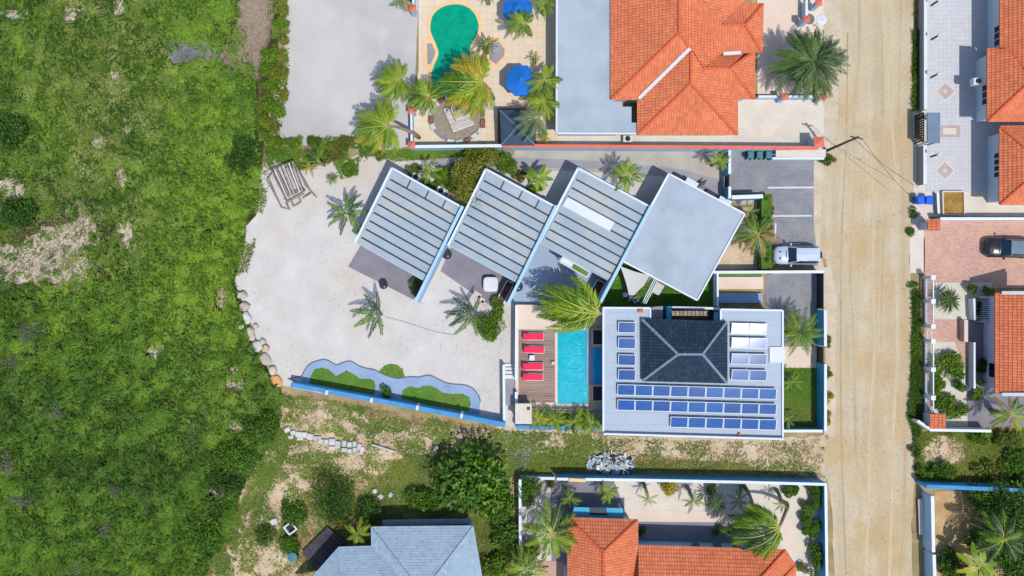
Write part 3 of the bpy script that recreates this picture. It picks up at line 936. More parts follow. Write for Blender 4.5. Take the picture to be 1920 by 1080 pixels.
# ---- ground cover
def blades(name, poly, dens, L, W, rise, pal, seed, hf=None, zbase=0.0, follow=False, mask=None, tonef=None, coll=None, label=None, dirmix=.55):
    xs = [p[0] for p in poly]; ys = [p[1] for p in poly]
    area = (max(xs) - min(xs)) * (max(ys) - min(ys)) / 400
    N = int(area * dens)
    px = RNG.uniform(min(xs), max(xs), N); py = RNG.uniform(min(ys), max(ys), N)
    k = inpoly(px, py, poly)
    if mask is not None:
        k &= RNG.random(N) < mask(px, py)
    px, py = px[k], py[k]; N = len(px)
    x = (px - 960) / 20; y = (540 - py) / 20
    z = (hf(px, py) if hf is not None else np.zeros(N)) + zbase
    if hf is not None:
        z = z * (1 - (.2 if follow else .45) * RNG.random(N) ** 3)
    ang = fbm(px / 130, py / 130, seed) * 9 + fbm(px / 30, py / 30, seed + 5) * 3 + RNG.normal(size=N) * dirmix * 1.6
    d = np.stack([np.cos(ang), np.sin(ang), np.zeros(N)], 1)
    sv = np.stack([-np.sin(ang), np.cos(ang), RNG.normal(size=N) * .35], 1)
    l = L * RNG.uniform(.55, 1.45, N); w = W * RNG.uniform(.6, 1.4, N)
    tone = tonef(px, py) if tonef is not None else fbm(px / 40, py / 40, seed + 9)
    tone = np.clip(tone + RNG.normal(size=N) * .16, 0, 1)
    col = lerpc(pal, tone) * RNG.uniform(.75, 1.25, N)[:, None]
    rs = rise * RNG.uniform(.5, 1.5, N); dr = None
    if follow:
        dz = np.clip(hf(px + d[:, 0] * l * 20, py - d[:, 1] * l * 20) + zbase - z, -.6 * l, .6 * l)
        gs = (hf(px - d[:, 1] * 4, py - d[:, 0] * 4) - hf(px + d[:, 1] * 4, py + d[:, 0] * 4)) / .4
        sv[:, 2] += np.clip(gs, -1.2, 1.2)
        dr = dz + rs * .5
        rs = dz * .5 + rs
    o = kites(name, np.stack([x, y, z], 1), d, sv, l, w, rs, col, M['grass'], droop=dr)
    o['kind'] = 'stuff'
    if label: o['label'] = label
    return o

# ------------------------------------------------------------------ north house with orange roof
def house_wall(h, outline, z1, m, name='wall'):
    return MB().prism([P(x, y, z1) for x, y in outline], 0, z1).build(name, m, h)

n = empty('house', P(1270, 130, 0), 'large house with many-gabled orange tile roof and flat white side roof beside the pools', 'house')
house_wall(n, [(1052, -60), (1152, -60), (1152, 180), (1160, 245), (1050, 245)], 2.55, M['grey_wall'])
house_wall(n, [(1156, -60), (1385, -60), (1388, 15), (1418, 14), (1418, 90), (1404, 100), (1404, 178), (1374, 180), (1374, 244), (1204, 244), (1204, 180), (1156, 178)], 2.7, M['grey_wall'])
fr = MB().prism([P(x, y, 2.85) for x, y in [(1043, -60), (1148, -60), (1148, 190), (1166, 190), (1166, 200), (1184, 200), (1184, 230), (1197, 230), (1196, 252), (1042, 251)]], 2.58, 2.85).build('flat_roof', M['roof_white'], n)
for a, b in (((1044, -60), (1043.5, 250)), ((1043, 250), (1195, 250.5))):
    MB().bar(P(*a, 2.9), P(*b, 2.9), .16, .12).build('roof_edge', M['white'], n)
NF = [
    ([(1146, 186, 3), (1146, -60, 3), (1273, -60, 5.6), (1273, 62, 5.6)], (0, 1)),
    ([(1197, 186, 3), (1146, 186, 3), (1273, 62, 5.6), (1294, 92, 4.97)], (0, 1)),
    ([(1196, 252, 3), (1196, 186, 3), (1294, 92, 4.95), (1295, 157, 4.95)], (0, 1)),
    ([(1382, 252, 3), (1196, 252, 3), (1295, 157, 4.95)], (0, 1)),
    ([(1382, 252, 3), (1382, 186, 3), (1318, 128, 4.43), (1294, 92, 4.97), (1295, 157, 4.95)], (0, 1)),
    ([(1318, 128, 4.43), (1353, 101, 3.65), (1273, -14, 5.6), (1273, 62, 5.6), (1294, 92, 4.97)], (2, 3)),
    ([(1353, 101, 3.6), (1428, 97, 3.6), (1397, 46, 4.5), (1355, 46, 4.5)], (0, 1)),
    ([(1353, 101, 3.6), (1428, 97, 3.6), (1355, 46, 4.5), (1317, 0, 5.3), (1300, -20, 5.65), (1268, -20, 5.65)], (0, 1)),
    ([(1428, 97, 3.6), (1430, 8, 3.6), (1397, 46, 4.5)], (0, 1)),
    ([(1430, 8, 3.6), (1393, 6, 3.6), (1355, 46, 4.5), (1397, 46, 4.5)], (0, 1)),
    ([(1393, 6, 3.6), (1397, -60, 3.6), (1278, -60, 6.2), (1290, -33, 5.9), (1317, 0, 5.3), (1355, 46, 4.5)], (0, 1)),
    ([(1400, 96, 3), (1353, 101, 3.2), (1318, 128, 4.43), (1368, 128, 4.3)], (0, 1)),
    ([(1414, 185, 3), (1414, 96, 3), (1368, 128, 4.3)], (0, 1)),
    ([(1380, 185, 3), (1414, 185, 3), (1368, 128, 4.3), (1318, 128, 4.43)], (0, 1)),
]
NC = [((1146, 186, 3), (1273, 62, 5.6)), ((1273, -60, 5.6), (1273, 62, 5.6)), ((1273, 62, 5.6), (1294, 92, 4.97)), ((1295, 90, 4.95), (1295, 157, 4.95)), ((1196, 252, 3), (1295, 157, 4.95)), ((1382, 252, 3), (1295, 157, 4.95)),
      ((1355, 46, 4.5), (1397, 46, 4.5)), ((1397, 46, 4.5), (1428, 97, 3.6)), ((1397, 46, 4.5), (1430, 8, 3.6)), ((1318, 128, 4.43), (1368, 128, 4.3)), ((1368, 128, 4.3), (1414, 96, 3)), ((1368, 128, 4.3), (1414, 185, 3))]
tiled_roof(n, NF, NC, gutters=[((1197, 186, 3), (1293, 92, 4.95)), ((1355, 102, 3.6), (1388, 100, 3.6))])

def ac_unit(label, px, py, z, rz=0):
    c = P(px, py, z + .6)
    t = empty('ac_unit', (c.x, c.y, z), label, 'air conditioner', 'outdoor air conditioners', rz=rz)
    def mk(mb, nm, m):
        o = link(nm, mb.mesh(nm), m, t); return o
    mk(MB().cbox((0, 0, .33), (.85, .62, .62), b=.04), 'casing', M['white'])
    mk(MB().lathe((0, 0, .64), [(.25, 0), (.25, .02), (.2, .025), (.06, .03)], 14), 'fan_grille', M['dark'])
    return t
ac_unit('white outdoor air conditioner with round fan by the flat roof edge', 1177, 260, 0)
ac_unit('grey outdoor air conditioner on the forecourt wall of the right house', 1834, 152, 1.6)

# ------------------------------------------------------------------ four slatted villas
def villa(label, T, Rr, L, slat=True, skylight=False, cross=False, slot=False):
    z = 3.2
    T, Rr, L = P(*T, z), P(*Rr, z), P(*L, z)
    e1, e2 = Rr - T, L - T
    B = Rr + L - T
    Q = lambda s, t, dz=0: T + e1 * s + e2 * t + Vector((0, 0, dz))
    base = (T + B) / 2; base.z = 0
    v = empty('villa', base, label, 'villa', 'row of white villas')
    rz = math.atan2(e1.y, e1.x)
    l1, l2 = e1.length, e2.length
    MB().prism([Q(.03, .04), Q(.97, .04), Q(.97, .93), Q(.03, .93)], 0, 2.93).build('wall', M['sky_wall'], v)
    MB().prism([Q(0, 0), Q(1, 0), Q(1, 1), Q(0, 1)], 2.95, z).build('roof', M['roof_white'], v)
    # rims
    for nm, a, b, w in (('west_rim', Q(0, 0), Q(0, 1), .18), ('north_rim', Q(0, 0), Q(1, 0), .14)):
        MB().bar(a + Vector((0, 0, .05)), b + Vector((0, 0, .05)), w, .11).build('roof_rim', M['coping'], v)
    if slat:
        N = 8
        t0, dt = .13, .111
        edges = [.02] + [t0 + dt * k for k in range(N)] + [.985]
        for k in range(N):
            a = Q(.045, t0 + dt * k, .02); b = Q(.975 - .01 * (k % 3), t0 + dt * k, .02)
            MB().bar(a, b, .105, .12).build('roof_batten', M['navy'], v)
        for k in range(N + 1):
            ta, tb = edges[k] + .010, edges[k + 1] - .010
            segs = [(.03, .985)]
            if k == 0 and cross:
                segs = [(.03, .265), (.285, .525), (.545, .765), (.785, .985)]
            for sa, sb in segs:
                c = Q((sa + sb) / 2, (ta + tb) / 2, .025)
                MB().cbox(c, ((sb - sa) * l1, (tb - ta) * l2, .05), rz, .012).build('roof_panel', M['roof_sheet'], v)
            if k == 0 and cross:
                for s_ in (.275, .535, .775):
                    MB().bar(Q(s_, .02, .03), Q(s_, t0, .03), .07, .09).build('roof_batten', M['navy'], v)
    # fin wall on the east side, longer than the roof
    if slat:
        a = Q(1.0, -.01); b = Q(1.0, 1.27)
        d = (b - a).normalized()
        mb = MB(); c = (a + b) / 2
        mb.box((c.x, c.y, 1.78), ((b - a).length, .22, 3.56), math.atan2(d.y, d.x)).build('fin_wall', M['sky_wall'], v)
        MB().cbox((c.x, c.y, 3.595), ((b - a).length + .04, .28, .06), math.atan2(d.y, d.x), .015).build('coping', M['sky_wall'], v)
    else:
        for a, b in ((Q(1, 0), Q(1, 1)), (Q(0, 1), Q(1, 1))):
            MB().bar(a + Vector((0, 0, .05)), b + Vector((0, 0, .05)), .14, .11).build('roof_rim', M['coping'], v)
    for s_ in ((.3, .7) if slat else (.25, .5, .75)):
        c = Q(s_, .93); c.z = 1.25
        window(v, c, rz, 1.9 if slat else 1.3, 2.1, e2.normalized(), M['alu'])
    if skylight:
        a, b = Q(-.10, .56, .16), Q(.62, .58, .16)
        sk = MB(); sk.cbox((Q(.04, .42) + Q(.70, .42)) / 2 + Vector((0, 0, .14)), ((Q(.04, .42) - Q(.70, .42)).length, .95, .12), rz, .05)
        s = sk.build('skylight', M['white'], v)
        MB().cbox((Q(.04, .42) + Q(.70, .42)) / 2 + Vector((0, 0, .215)), ((Q(.04, .42) - Q(.70, .42)).length - .16, .80, .04), rz, .015).build('skylight_sheet', M['white'], s)
    return v, Q
v1, Q1 = villa('villa with eight dark roof battens beside the open sand, first from the left', (735, 315), (867, 389), (666, 455), cross=True)
v2, Q2 = villa('slatted-roof villa whose top corner is under the rust-green tree', (911, 317), (1042, 388), (840, 461), cross=True)
v3, Q3 = villa('slatted-roof villa with a long white skylight across its battens', (1084, 315), (1219, 388), (1010, 456), skylight=True)
v4, Q4 = villa('plain flat white villa without battens beside the parking bays', (1254, 326), (1396, 401), (1165, 488), slat=False)
# slot with white frame in front of villa 3
t = empty('roof_slot_frame', P(1078, 500, 0), 'narrow white frame with green planting strip at the edge of the skylight villa', 'planter')
a, b = P(1052, 486, 2.9), P(1103, 515, 2.9)
d = (b - a).normalized(); nrm = Vector((-d.y, d.x, 0))
for o_ in (-.27, .27):
    MB().bar(a + nrm * o_, b + nrm * o_, .1, .22).build('frame_side', M['white'], t)
for q in (a, b):
    MB().bar(q - nrm * .22, q + nrm * .22, .1, .2).build('frame_end', M['white'], t)
MB().bar(a + d * .1 - Vector((0, 0, .12)), a + d * 1.2 - Vector((0, 0, .12)), .42, .06).build('tray', M['white'], t)
MB().bar(a + d * 1.22 - Vector((0, 0, .12)), b - d * .1 - Vector((0, 0, .12)), .42, .06).build('turf_strip', M['lawn'], t)
for q in (a, b):
    MB().tube([(q.x, q.y, 0), q], .05).build('post', M['white'], t)
# wall north of villa 1/2 small vents
for i, (x, y) in enumerate(((780, 331), (827, 357), )):
    c = P(x, y, .5)
    ac_unit(['grey outdoor unit in the shade behind the first villa, left of two', 'grey outdoor unit in the shade behind the first villa, right of two'][i], x, y, 0, R(-28))

def round_table(label, px, py, r=.46):
    c = P(px, py, .75)
    t = empty('round_table', (c.x, c.y, 0), label, 'table', 'round dark tables')
    MB().lathe((c.x, c.y, .70), [(r * .94, 0), (r, .02), (r, .045), (r * .96, .06)], 20).build('table_top', M['navy'], t)
    MB().lathe((c.x, c.y, 0.03), [(.26, 0), (.26, .03), (.05, .06), (.05, .68)], 10).build('pedestal', M['dark'], t)
    MB().lathe((c.x + .1, c.y - .18, .76), [(.06, 0), (.06, .12), (.03, .14)], 8).build('ashtray', M['alu'], t)
round_table('round dark table with shiny dot between the first two villas', 838, 477)
round_table('round dark table partly under the palm shadow on the left terrace', 719, 534, .4)
round_table('round dark table on the pale terrace beside the white dividing wall', 971, 537, .48)

t = empty('hot_tub', P(920, 533, 0), 'rounded square white hot tub cover on the grey terrace', 'hot tub')
c = P(920, 533, .8)
def rsq(a, z, r=.35):
    out = []
    for k in range(24):
        w = 2 * math.pi * k / 24
        cx, sx = math.cos(w), math.sin(w)
        q = (abs(cx) ** 5 + abs(sx) ** 5) ** (-1 / 5)
        out.append((c.x + cx * q * a, c.y + sx * q * a, z))
    return out
MB().loft([rsq(.64, .03), rsq(.66, .68)]).build('tub_shell', M['terrace'], t)
MB().loft([rsq(.68, .68), rsq(.69, .74), rsq(.66, .82), rsq(.5, .85)]).build('cover', M['white'], t)

def planter(label, a, b, w, h):
    a, b = P(*a, h), P(*b, h)
    t = empty('planter_box', ((a.x + b.x) / 2, (a.y + b.y) / 2, 0), label, 'planter')
    d = (b - a).normalized(); nr = Vector((-d.y, d.x, 0)); L = (b - a).length
    for s in (-1, 1):
        p, q = a + nr * s * w / 2, b + nr * s * w / 2
        MB().bar(p - Vector((0, 0, h / 2)), q - Vector((0, 0, h / 2)), .08, h).build('side_board', M['coping'], t)
    for p in (a, b):
        MB().bar(p - nr * (w / 2 - .05) - Vector((0, 0, h / 2)), p + nr * (w / 2 - .05) - Vector((0, 0, h / 2)), .08, h).build('end_board', M['coping'], t)
    MB().bar(a + d * .05 - Vector((0, 0, h / 2 + .06)), b - d * .05 - Vector((0, 0, h / 2 + .06)), w - .09, h - .1).build('soil', M['planter_soil'], t)
planter('long planter box with red-brown soil beside the hot tub', (957, 529), (936, 569), .7, .7)
planter('long planter box behind the big windblown palm on the pale terrace', (1128, 528), (1108, 563), .8, .7)

# shade sails
def sail(label, pts, m=None):
    w = [P(*p) for p in pts]
    c = sum(w, Vector()) / 3
    t = empty('shade_sail', (c.x, c.y, 0), label, 'shade sail', 'white shade sails')
    mb = MB(); mb.smooth = True
    n = 8; idx = {}
    vs = []; fs = []
    for i in range(n + 1):
        for j in range(n + 1 - i):
            a, b = i / n, j / n; g = 1 - a - b
            p = w[0] * g + w[1] * a + w[2] * b
            pull = (g * a + a * b + b * g)
            p = p.lerp(c, .55 * pull * (1 if min(a, b, g) < .001 else .6) * .8)
            p.z -= .25 * pull
            idx[i, j] = len(vs); vs.append(p)
    for i in range(n):
        for j in range(n - i):
            fs.append((idx[i, j], idx[i + 1, j], idx[i, j + 1]))
            if j < n - i - 1: fs.append((idx[i + 1, j], idx[i + 1, j + 1], idx[i, j + 1]))
    mb.add(vs, fs).build('sail_cloth', M['sail'], t)
    for p in w:
        MB().tube([(p.x, p.y, 0), (p.x, p.y, p.z + .1)], .045, 6).build('post', M['alu'], t)
sail('white triangular shade sail over the lawn in front of the plain villa', [(1163, 499, 1.7), (1229, 518, 1.9), (1181, 563, 1.5)])
t = empty('sun_bed', P(1234, 540, 0), 'white sun bed on the lawn beside the long white beam', 'sun bed')
c = P(1234, 541, .35)
MB().cbox((c.x, c.y, .36), (.75, 1.05, .12), R(-30), .04).build('mattress', M['sail'], t)
MB().box((c.x, c.y, .2), (.8, 1.1, .18), R(-30)).build('frame', M['alu'], t)
t = empty('white_beam', P(1219, 548, 0), 'long white slatted beam leaning between the plain villa and the solar roof', 'beam')
a, b = P(1231, 522, 2.6), P(1208, 568, 2.6)
nr = Vector((b - a).normalized()).cross(Vector((0, 0, 1)))
for k in (-1, 0, 1):
    MB().bar(a + nr * k * .16, b + nr * k * .16, .07, .12).build('beam_rail', M['coping'], t)
for q in (a, b): MB().tube([(q.x, q.y, 0), q], .05).build('post', M['alu'], t)
def crate(label, px, py, s, m1, m2, rz, name='lawn_cube', cat='side table'):
    c = P(px, py, s)
    t = empty(name, (c.x, c.y, 0), label, cat)
    MB().cbox((c.x, c.y, s / 2), (s, s, s), rz, .04).build('body', m1, t)
    MB().cbox((c.x, c.y, s + .015), (s * .7, s * .7, .03), rz, .01).build('lid', m2, t)
crate('small white cube table with dark inset on the shaded lawn', 1192, 562, .5, M['white'], M['navy'], R(25))
crate('pale square stool on the dark lawn under the shade sail', 1173, 553, .42, M['coping'], M['white'], R(5))

# furniture behind the plain villa
def lounge_set(label, a, b, w, m, name, cat, h=.5):
    a, b = P(*a, h), P(*b, h)
    t = empty(name, ((a.x + b.x) / 2, (a.y + b.y) / 2, 0), label, cat)
    MB().bar(a - Vector((0, 0, .08)), b - Vector((0, 0, .08)), w, .14).build('top', m, t)
    for q in (.08, .92):
        p = a.lerp(b, q)
        MB().box((p.x, p.y, (h - .16) / 2), (.12, w * .8, h - .16), math.atan2((b - a).y, (b - a).x)).build('leg', M['dark'], t)
lounge_set('dark outdoor sofa against the back of the plain villa, left one', (1264, 327), (1281, 336), .5, M['navy'], 'outdoor_sofa', 'sofa')
lounge_set('dark outdoor sofa against the back of the plain villa, right one', (1325, 358), (1342, 368), .5, M['navy'], 'outdoor_sofa', 'sofa')
lounge_set('long white counter nearest the dark deck chair behind the plain villa', (1286, 338), (1307, 350), .7, M['white'], 'counter', 'counter', .9)
lounge_set('white counter at the far right end behind the plain villa', (1348, 373), (1370, 384), .7, M['white'], 'counter', 'counter', .9)
t = empty('deck_chair', P(1314, 347, 0), 'dark slatted deck chair between the white counters', 'chair')
a = P(1314, 347, .4)
for k in range(5):
    MB().box((a.x - .3 + k * .15, a.y + .05 * k, .42 + .09 * k), (.09, .6, .03), R(-28)).build('slat', M['dark'], t)
for s in (-1, 1):
    MB().tube([(a.x - .35, a.y + s * .25 + .1, 0), (a.x + .3, a.y + s * .25, .85)], .025).build('leg', M['dark'], t)

# ------------------------------------------------------------------ solar house
sh = empty('house', P(1300, 700, 0), 'white flat-roofed house covered with blue solar panels around a dark hip roof', 'house')
z = 4.2
OUT = [(1131, 577), (1219, 577.5), (1219, 604), (1351, 606), (1351, 580), (1467, 582), (1467, 821.5), (1131, 812)]
MB().prism([P(x, y, z - .3) for x, y in [(1135, 581), (1216, 581.5), (1216, 607), (1354, 609), (1354, 584), (1463, 586), (1463, 817), (1135, 808)]], 0, z - .3).build('wall', M['blue_wall'], sh)
MB().prism([P(x, y, z) for x, y in OUT], z - .29, z).build('roof', M['roof_c'], sh)
for i in range(len(OUT)):
    a, b = P(*OUT[i], z), P(*OUT[(i + 1) % len(OUT)], z)
    hr = .44 if i == 6 else .125
    MB().bar(a + Vector((0, 0, hr / 2 + .003 * i)), b + Vector((0, 0, hr / 2 + .003 * i)), .15, hr).build('roof_rim', M['coping'], sh)
# pavilion with dark hip roof
MB().prism([P(x, y, 4.5) for x, y in [(1212, 606), (1354, 610), (1353, 710), (1212, 706)]], 4.19, 4.46).build('pavilion_wall', M['blue_wall'], sh)
DF = [([(1204, 599, 4.55), (1362, 604, 4.55), (1317, 664, 6.1), (1271, 664, 6.1)], (0, 1)),
      ([(1362, 604, 4.55), (1362, 717, 4.55), (1317, 664, 6.1)], (0, 1)),
      ([(1362, 717, 4.55), (1205, 713, 4.55), (1271, 664, 6.1), (1317, 664, 6.1)], (0, 1)),
      ([(1205, 713, 4.55), (1204, 599, 4.55), (1271, 664, 6.1)], (0, 1))]
DC = [((1204, 599, 4.55), (1271, 664, 6.1)), ((1362, 604, 4.55), (1317, 664, 6.1)), ((1362, 717, 4.55), (1317, 664, 6.1)), ((1205, 713, 4.55), (1271, 664, 6.1)), ((1271, 664, 6.1), (1317, 664, 6.1))]
tiled_roof(sh, DF, DC, kind='slate', under=M['navy'], capm=M['slate_ridge'], capr=.12)
# solar panels: one built, the rest copied
TILT = R(9.8)
pw, pd = 1.53, .98
fm = MB()
mt = Matrix.Rotation(TILT, 3, 'X')
for s in (-1, 1):
    fm.box(mt @ Vector((0, s * (pd / 2 - .02), 0)), (pw, .045, .045), mtx=mt)
    fm.box(mt @ Vector((s * (pw / 2 - .02), 0, 0)), (.045, pd - .09, .045), mtx=mt)
    for r in (-1, 1):
        p = mt @ Vector((s * pw * .44, r * pd * .42, -.02))
        fm.box((p.x, p.y, p.z / 2 - .12), (.05, .05, .24 + p.z))
FRAME = fm.mesh('solar_panel'); FRAME.materials.append(M['alu'])
cmb = MB().box(mt @ Vector((0, 0, .005)), (pw - .05, pd - .05, .02), mtx=mt)
CELL = cmb.mesh('cells'); CELL.materials.append(M['solar'])
def solar(px, py):
    c = P(px, py, z + .32)
    o = link('solar_panel', FRAME, None, sh)
    o.location = c - WOFF[sh.name]
    o.rotation_euler = (0, 0, R(-1.3))
    q = link('cells', CELL, None, o)
for i, y in enumerate((614, 643.5, 675, 703)):
    solar(1175.5, y)
for k in range(9):
    solar(1174 + 33.2 * k, 731 + .95 * k)
    solar(1174 + 33.2 * k, 759.5 + .95 * k)
for k in range(6):
    solar(1273.5 + 33.2 * k, 791.5 + .95 * k)
for (x, y) in ((1388, 616), (1388, 643), (1388, 673), (1388, 703)):
    solar(x, y); solar(x + 33.6, y + .8)
for a, b in (((1157, 724), (1459, 733)), ((1157, 752), (1459, 761)), ((1256, 783), (1459, 789)), ((1370, 605), (1440, 607)), ((1370, 633), (1440, 634))):
    MB().bar(P(*a, z + .28), P(*b, z + .28), .05, .06).build('mounting_rail', M['alu'], sh)
MB().cbox(P(1201, 582.5, z + .15), (.45, .3, .28), b=.06).build('roof_vent', M['orange_vent'], sh)
MB().cbox(P(1386, 814, z + .12), (.2, .22, .24), b=.05).build('roof_vent', M['orange_vent'], sh)
# stair box on the east side
MB().prism([P(x, y, z + .15) for x, y in [(1443, 651), (1470, 650), (1470, 680), (1443, 680)]], z + .01, z + .15).build('stair_box', M['white'], sh)
MB().prism([P(x, y, z) for x, y in [(1468.5, 655), (1472, 655), (1472, 676), (1468.5, 676)]], 0, z - .05).build('stair_wall', M['white'], sh)
a, b = P(1135, 808, z - .3), P(1463, 817, z - .3)
for f in (.12, .30, .50, .70, .88):
    c = a.lerp(b, f); c.z = 2.1
    window(sh, c, math.atan2((b - a).y, (b - a).x), 1.3, 1.3, (0, -1, 0))
# recess on the north side
MB().prism([P(x, y, 2.4) for x, y in [(1222, 576), (1243, 574), (1243, 604), (1222, 604)]], 0, 2.4).build('porch_roof', M['path_grey'], sh)
MB().prism([P(x, y, 3.1) for x, y in [(1252, 575), (1259, 575), (1259, 606), (1252, 606)]], 0, 3.1).build('porch_pillar', M['teal_wall'], sh)
MB().prism([P(x, y, 3.1) for x, y in [(1260, 575), (1349, 577), (1349, 580), (1260, 578)]], 0, 3.1).build('porch_wall', M['blue_wall'], sh)
MB().bar(P(1260, 576.5, 3.14), P(1349, 578.5, 3.14), .2, .07).build('coping', M['coping'], sh)
t = empty('pergola', P(1296, 590, 0), 'wooden slatted pergola in the recess north of the dark hip roof', 'pergola')
for k in range(9):
    x = 1263 + k * 7.4
    MB().bar(P(x, 583, 3.9), P(x, 592, 3.9), .3, .05).build('slat', M['wood_deck'], t)
for yy in (584, 591):
    MB().bar(P(1260, yy, 3.8), P(1328, yy, 3.8), .1, .12).build('beam', M['dark'], t)
for x in (1261, 1327):
    p = P(x, 591, 3.75); MB().tube([(p.x, p.y, 0), p], .05).build('post', M['dark'], t)
MB().prism([P(x, y, 2.7) for x, y in [(1339, 585), (1348, 585), (1348, 604), (1339, 604)]], 2.6, 2.7).build('porch_shelf', M['white'], sh)

# ------------------------------------------------------------------ pool terrace (raised)
ZT = .8
pt = MB().prism([P(x, y, ZT) for x, y in [(966, 571), (1131, 575), (1131, 800), (998, 800), (998, 797), (966, 797)]], -.02, ZT).build('pool_terrace', M['patio_pink'], kind='structure')
dk = empty('pool_deck', P(1006, 686, ZT), kind='structure')
npl = 28
ZP = ZT + .035
for k in range(npl):
    y0 = 618 + (755 - 618) * k / npl; y1 = 618 + (755 - 618) * (k + .88) / npl
    pts = [P(972.5, y0, ZP), P(1040.5, y0 + .3, ZP), P(1040.5, y1 + .3, ZP), P(972.5, y1, ZP)]
    MB().prism(pts, ZT + .004, ZP + random.uniform(-.006, .006)).build('plank', M['wood_deck'], dk)
pool = empty('swimming_pool', P(1075, 688, ZT), kind='structure')
def ring(outer_pts, w, z0, z1, m, name, parent):
    o = [P(x, y, z1) for x, y in outer_pts]
    n = len(o)
    cx = sum((p.x for p in o)) / n; cy = sum((p.y for p in o)) / n
    inn = []
    for i in range(n):
        a, b, c_ = o[i - 1], o[i], o[(i + 1) % n]
        t1 = (b - a).normalized(); t2 = (c_ - b).normalized()
        nn = Vector((-(t1.y + t2.y), t1.x + t2.x, 0)).normalized()
        k = 1 / max(.5, nn.dot(Vector((-t2.y, t2.x, 0))) if abs(nn.dot(Vector((-t2.y, t2.x, 0)))) > .1 else 1)
        q = b + nn * w * abs(k)
        q2 = b - nn * w * abs(k)
        ce = Vector((cx, cy, b.z))
        inn.append(q if (q - ce).length < (q2 - ce).length else q2)
    mb = MB()
    vs = o + inn + [Vector((p.x, p.y, z0)) for p in o] + [Vector((p.x, p.y, z0)) for p in inn]
    fs = []
    for i in range(n):
        j = (i + 1) % n
        fs += [(i, j, n + j, n + i), (2 * n + i, 2 * n + j, j, i), (n + i, n + j, 3 * n + j, 3 * n + i)]
    mb.add(vs, fs).build(name, m, parent)
    return inn
PB = [(1040.5, 613), (1108, 614), (1107, 763), (1040.5, 762)]
inn = ring(PB, .24, ZT + .002, ZT + .05, M['patio_pink'], 'pool_coping', pool)
MB().sheet([Vector((p.x, p.y, ZT + .022)) for p in inn]).build('water', M['pool_blue'], pool)
bs = empty('overflow_basin', P(1119, 685, ZT), kind='structure')
MB().sheet([P(x, y, ZT + .03) for x, y in [(1110, 651), (1131, 652), (1131, 720), (1110, 719)]]).build('water', M['pool_deep'], bs)
MB().bar(P(1104, 614, ZT + .09), P(1103.5, 720, ZT + .09), .4, .07).build('ledge', M['path_blue'], bs)
for i, yy in enumerate((632, 738)):
    t = empty('square_planter', P(1120, yy, ZT), ['square planter with dark soil at the north-east pool corner', 'square planter with dark soil at the south-east pool corner'][i], 'planter', 'square pool planters')
    c = P(1121, yy, ZT + .5)
    for dx, dy, sx, sy in ((0, .72, 1.1, .12), (0, -.72, 1.1, .12), (-.5, 0, .12, 1.32), (.5, 0, .12, 1.32)):
        MB().box((c.x + dx, c.y + dy, ZT + .27), (sx, sy, .5)).build('side_board', M['pool_coping'], t)
    MB().box((c.x, c.y, ZT + .2), (.86, 1.3, .34)).build('soil', M['navy'], t)
wall('white terrace wall on the left of the loungers with dark rail shadow', [(968.5, 572), (967.5, 712)], .18, 1.45, M['white'], M['coping'])
wall('short white wall at the foot of the terrace steps beside the deck', [(968, 735), (968, 758)], .2, 1.5, M['white'], M['coping'])
wall('thin white wall along the outer side of the terrace steps', [(944.5, 684), (945.5, 792)], .18, 1.1, M['white'], M['coping'])
st = empty('terrace_steps', P(956, 700, 0), 'white steps leading from the sand up to the pool terrace', 'steps')
for k in range(4):
    y0 = 682 + k * 7
    pts = [P(x, y, .2 * (k + 1)) for x, y in [(946, y0), (964.5, y0), (964.5, y0 + 6.9), (946, y0 + 6.9)]]
    MB().prism(pts, 0, .2 * (k + 1)).build('step', M['white'], st)
MB().prism([P(x, y, .8) for x, y in [(946.5, 710), (965, 710), (965, 760), (946.5, 760)]], 0, .797).build('landing', M['path_grey'], st)
sd = empty('garden_shed', P(982, 776, ZT), 'small flat-roofed white shed at the foot of the pool deck', 'shed')
MB().prism([P(x, y, 2.5) for x, y in [(968, 760), (995, 760), (995, 792), (968, 792)]], .0, 2.3).build('wall', M['white'], sd)
MB().prism([P(x, y, 2.5) for x, y in [(966, 757), (997, 757), (997, 795), (966, 795)]], 2.31, 2.45).build('roof', M['yard'], sd)
MB().cbox(P(991, 766, 2.5), (.25, .25, .12), b=.03).build('roof_vent', M['dark'], sd)
# palisade behind the hedge
fe = empty('picket_fence', P(1060, 766, ZT), 'low fence of pale pickets between the pool and the palm hedge', 'fence')
for k in range(24):
    x = 1002 + k * 5.3
    c = P(x, 768, ZT + .7)
    MB().box((c.x, c.y, ZT + .35), (.13, .05, .7 + random.uniform(-.05, .05))).build('picket', M['yard'], fe)
MB().bar(P(1000, 768.5, ZT + .5) - Vector((0, .045, 0)), P(1128, 769.5, ZT + .5) - Vector((0, .045, 0)), .04, .08).build('rail', M['wood_brown'], fe)

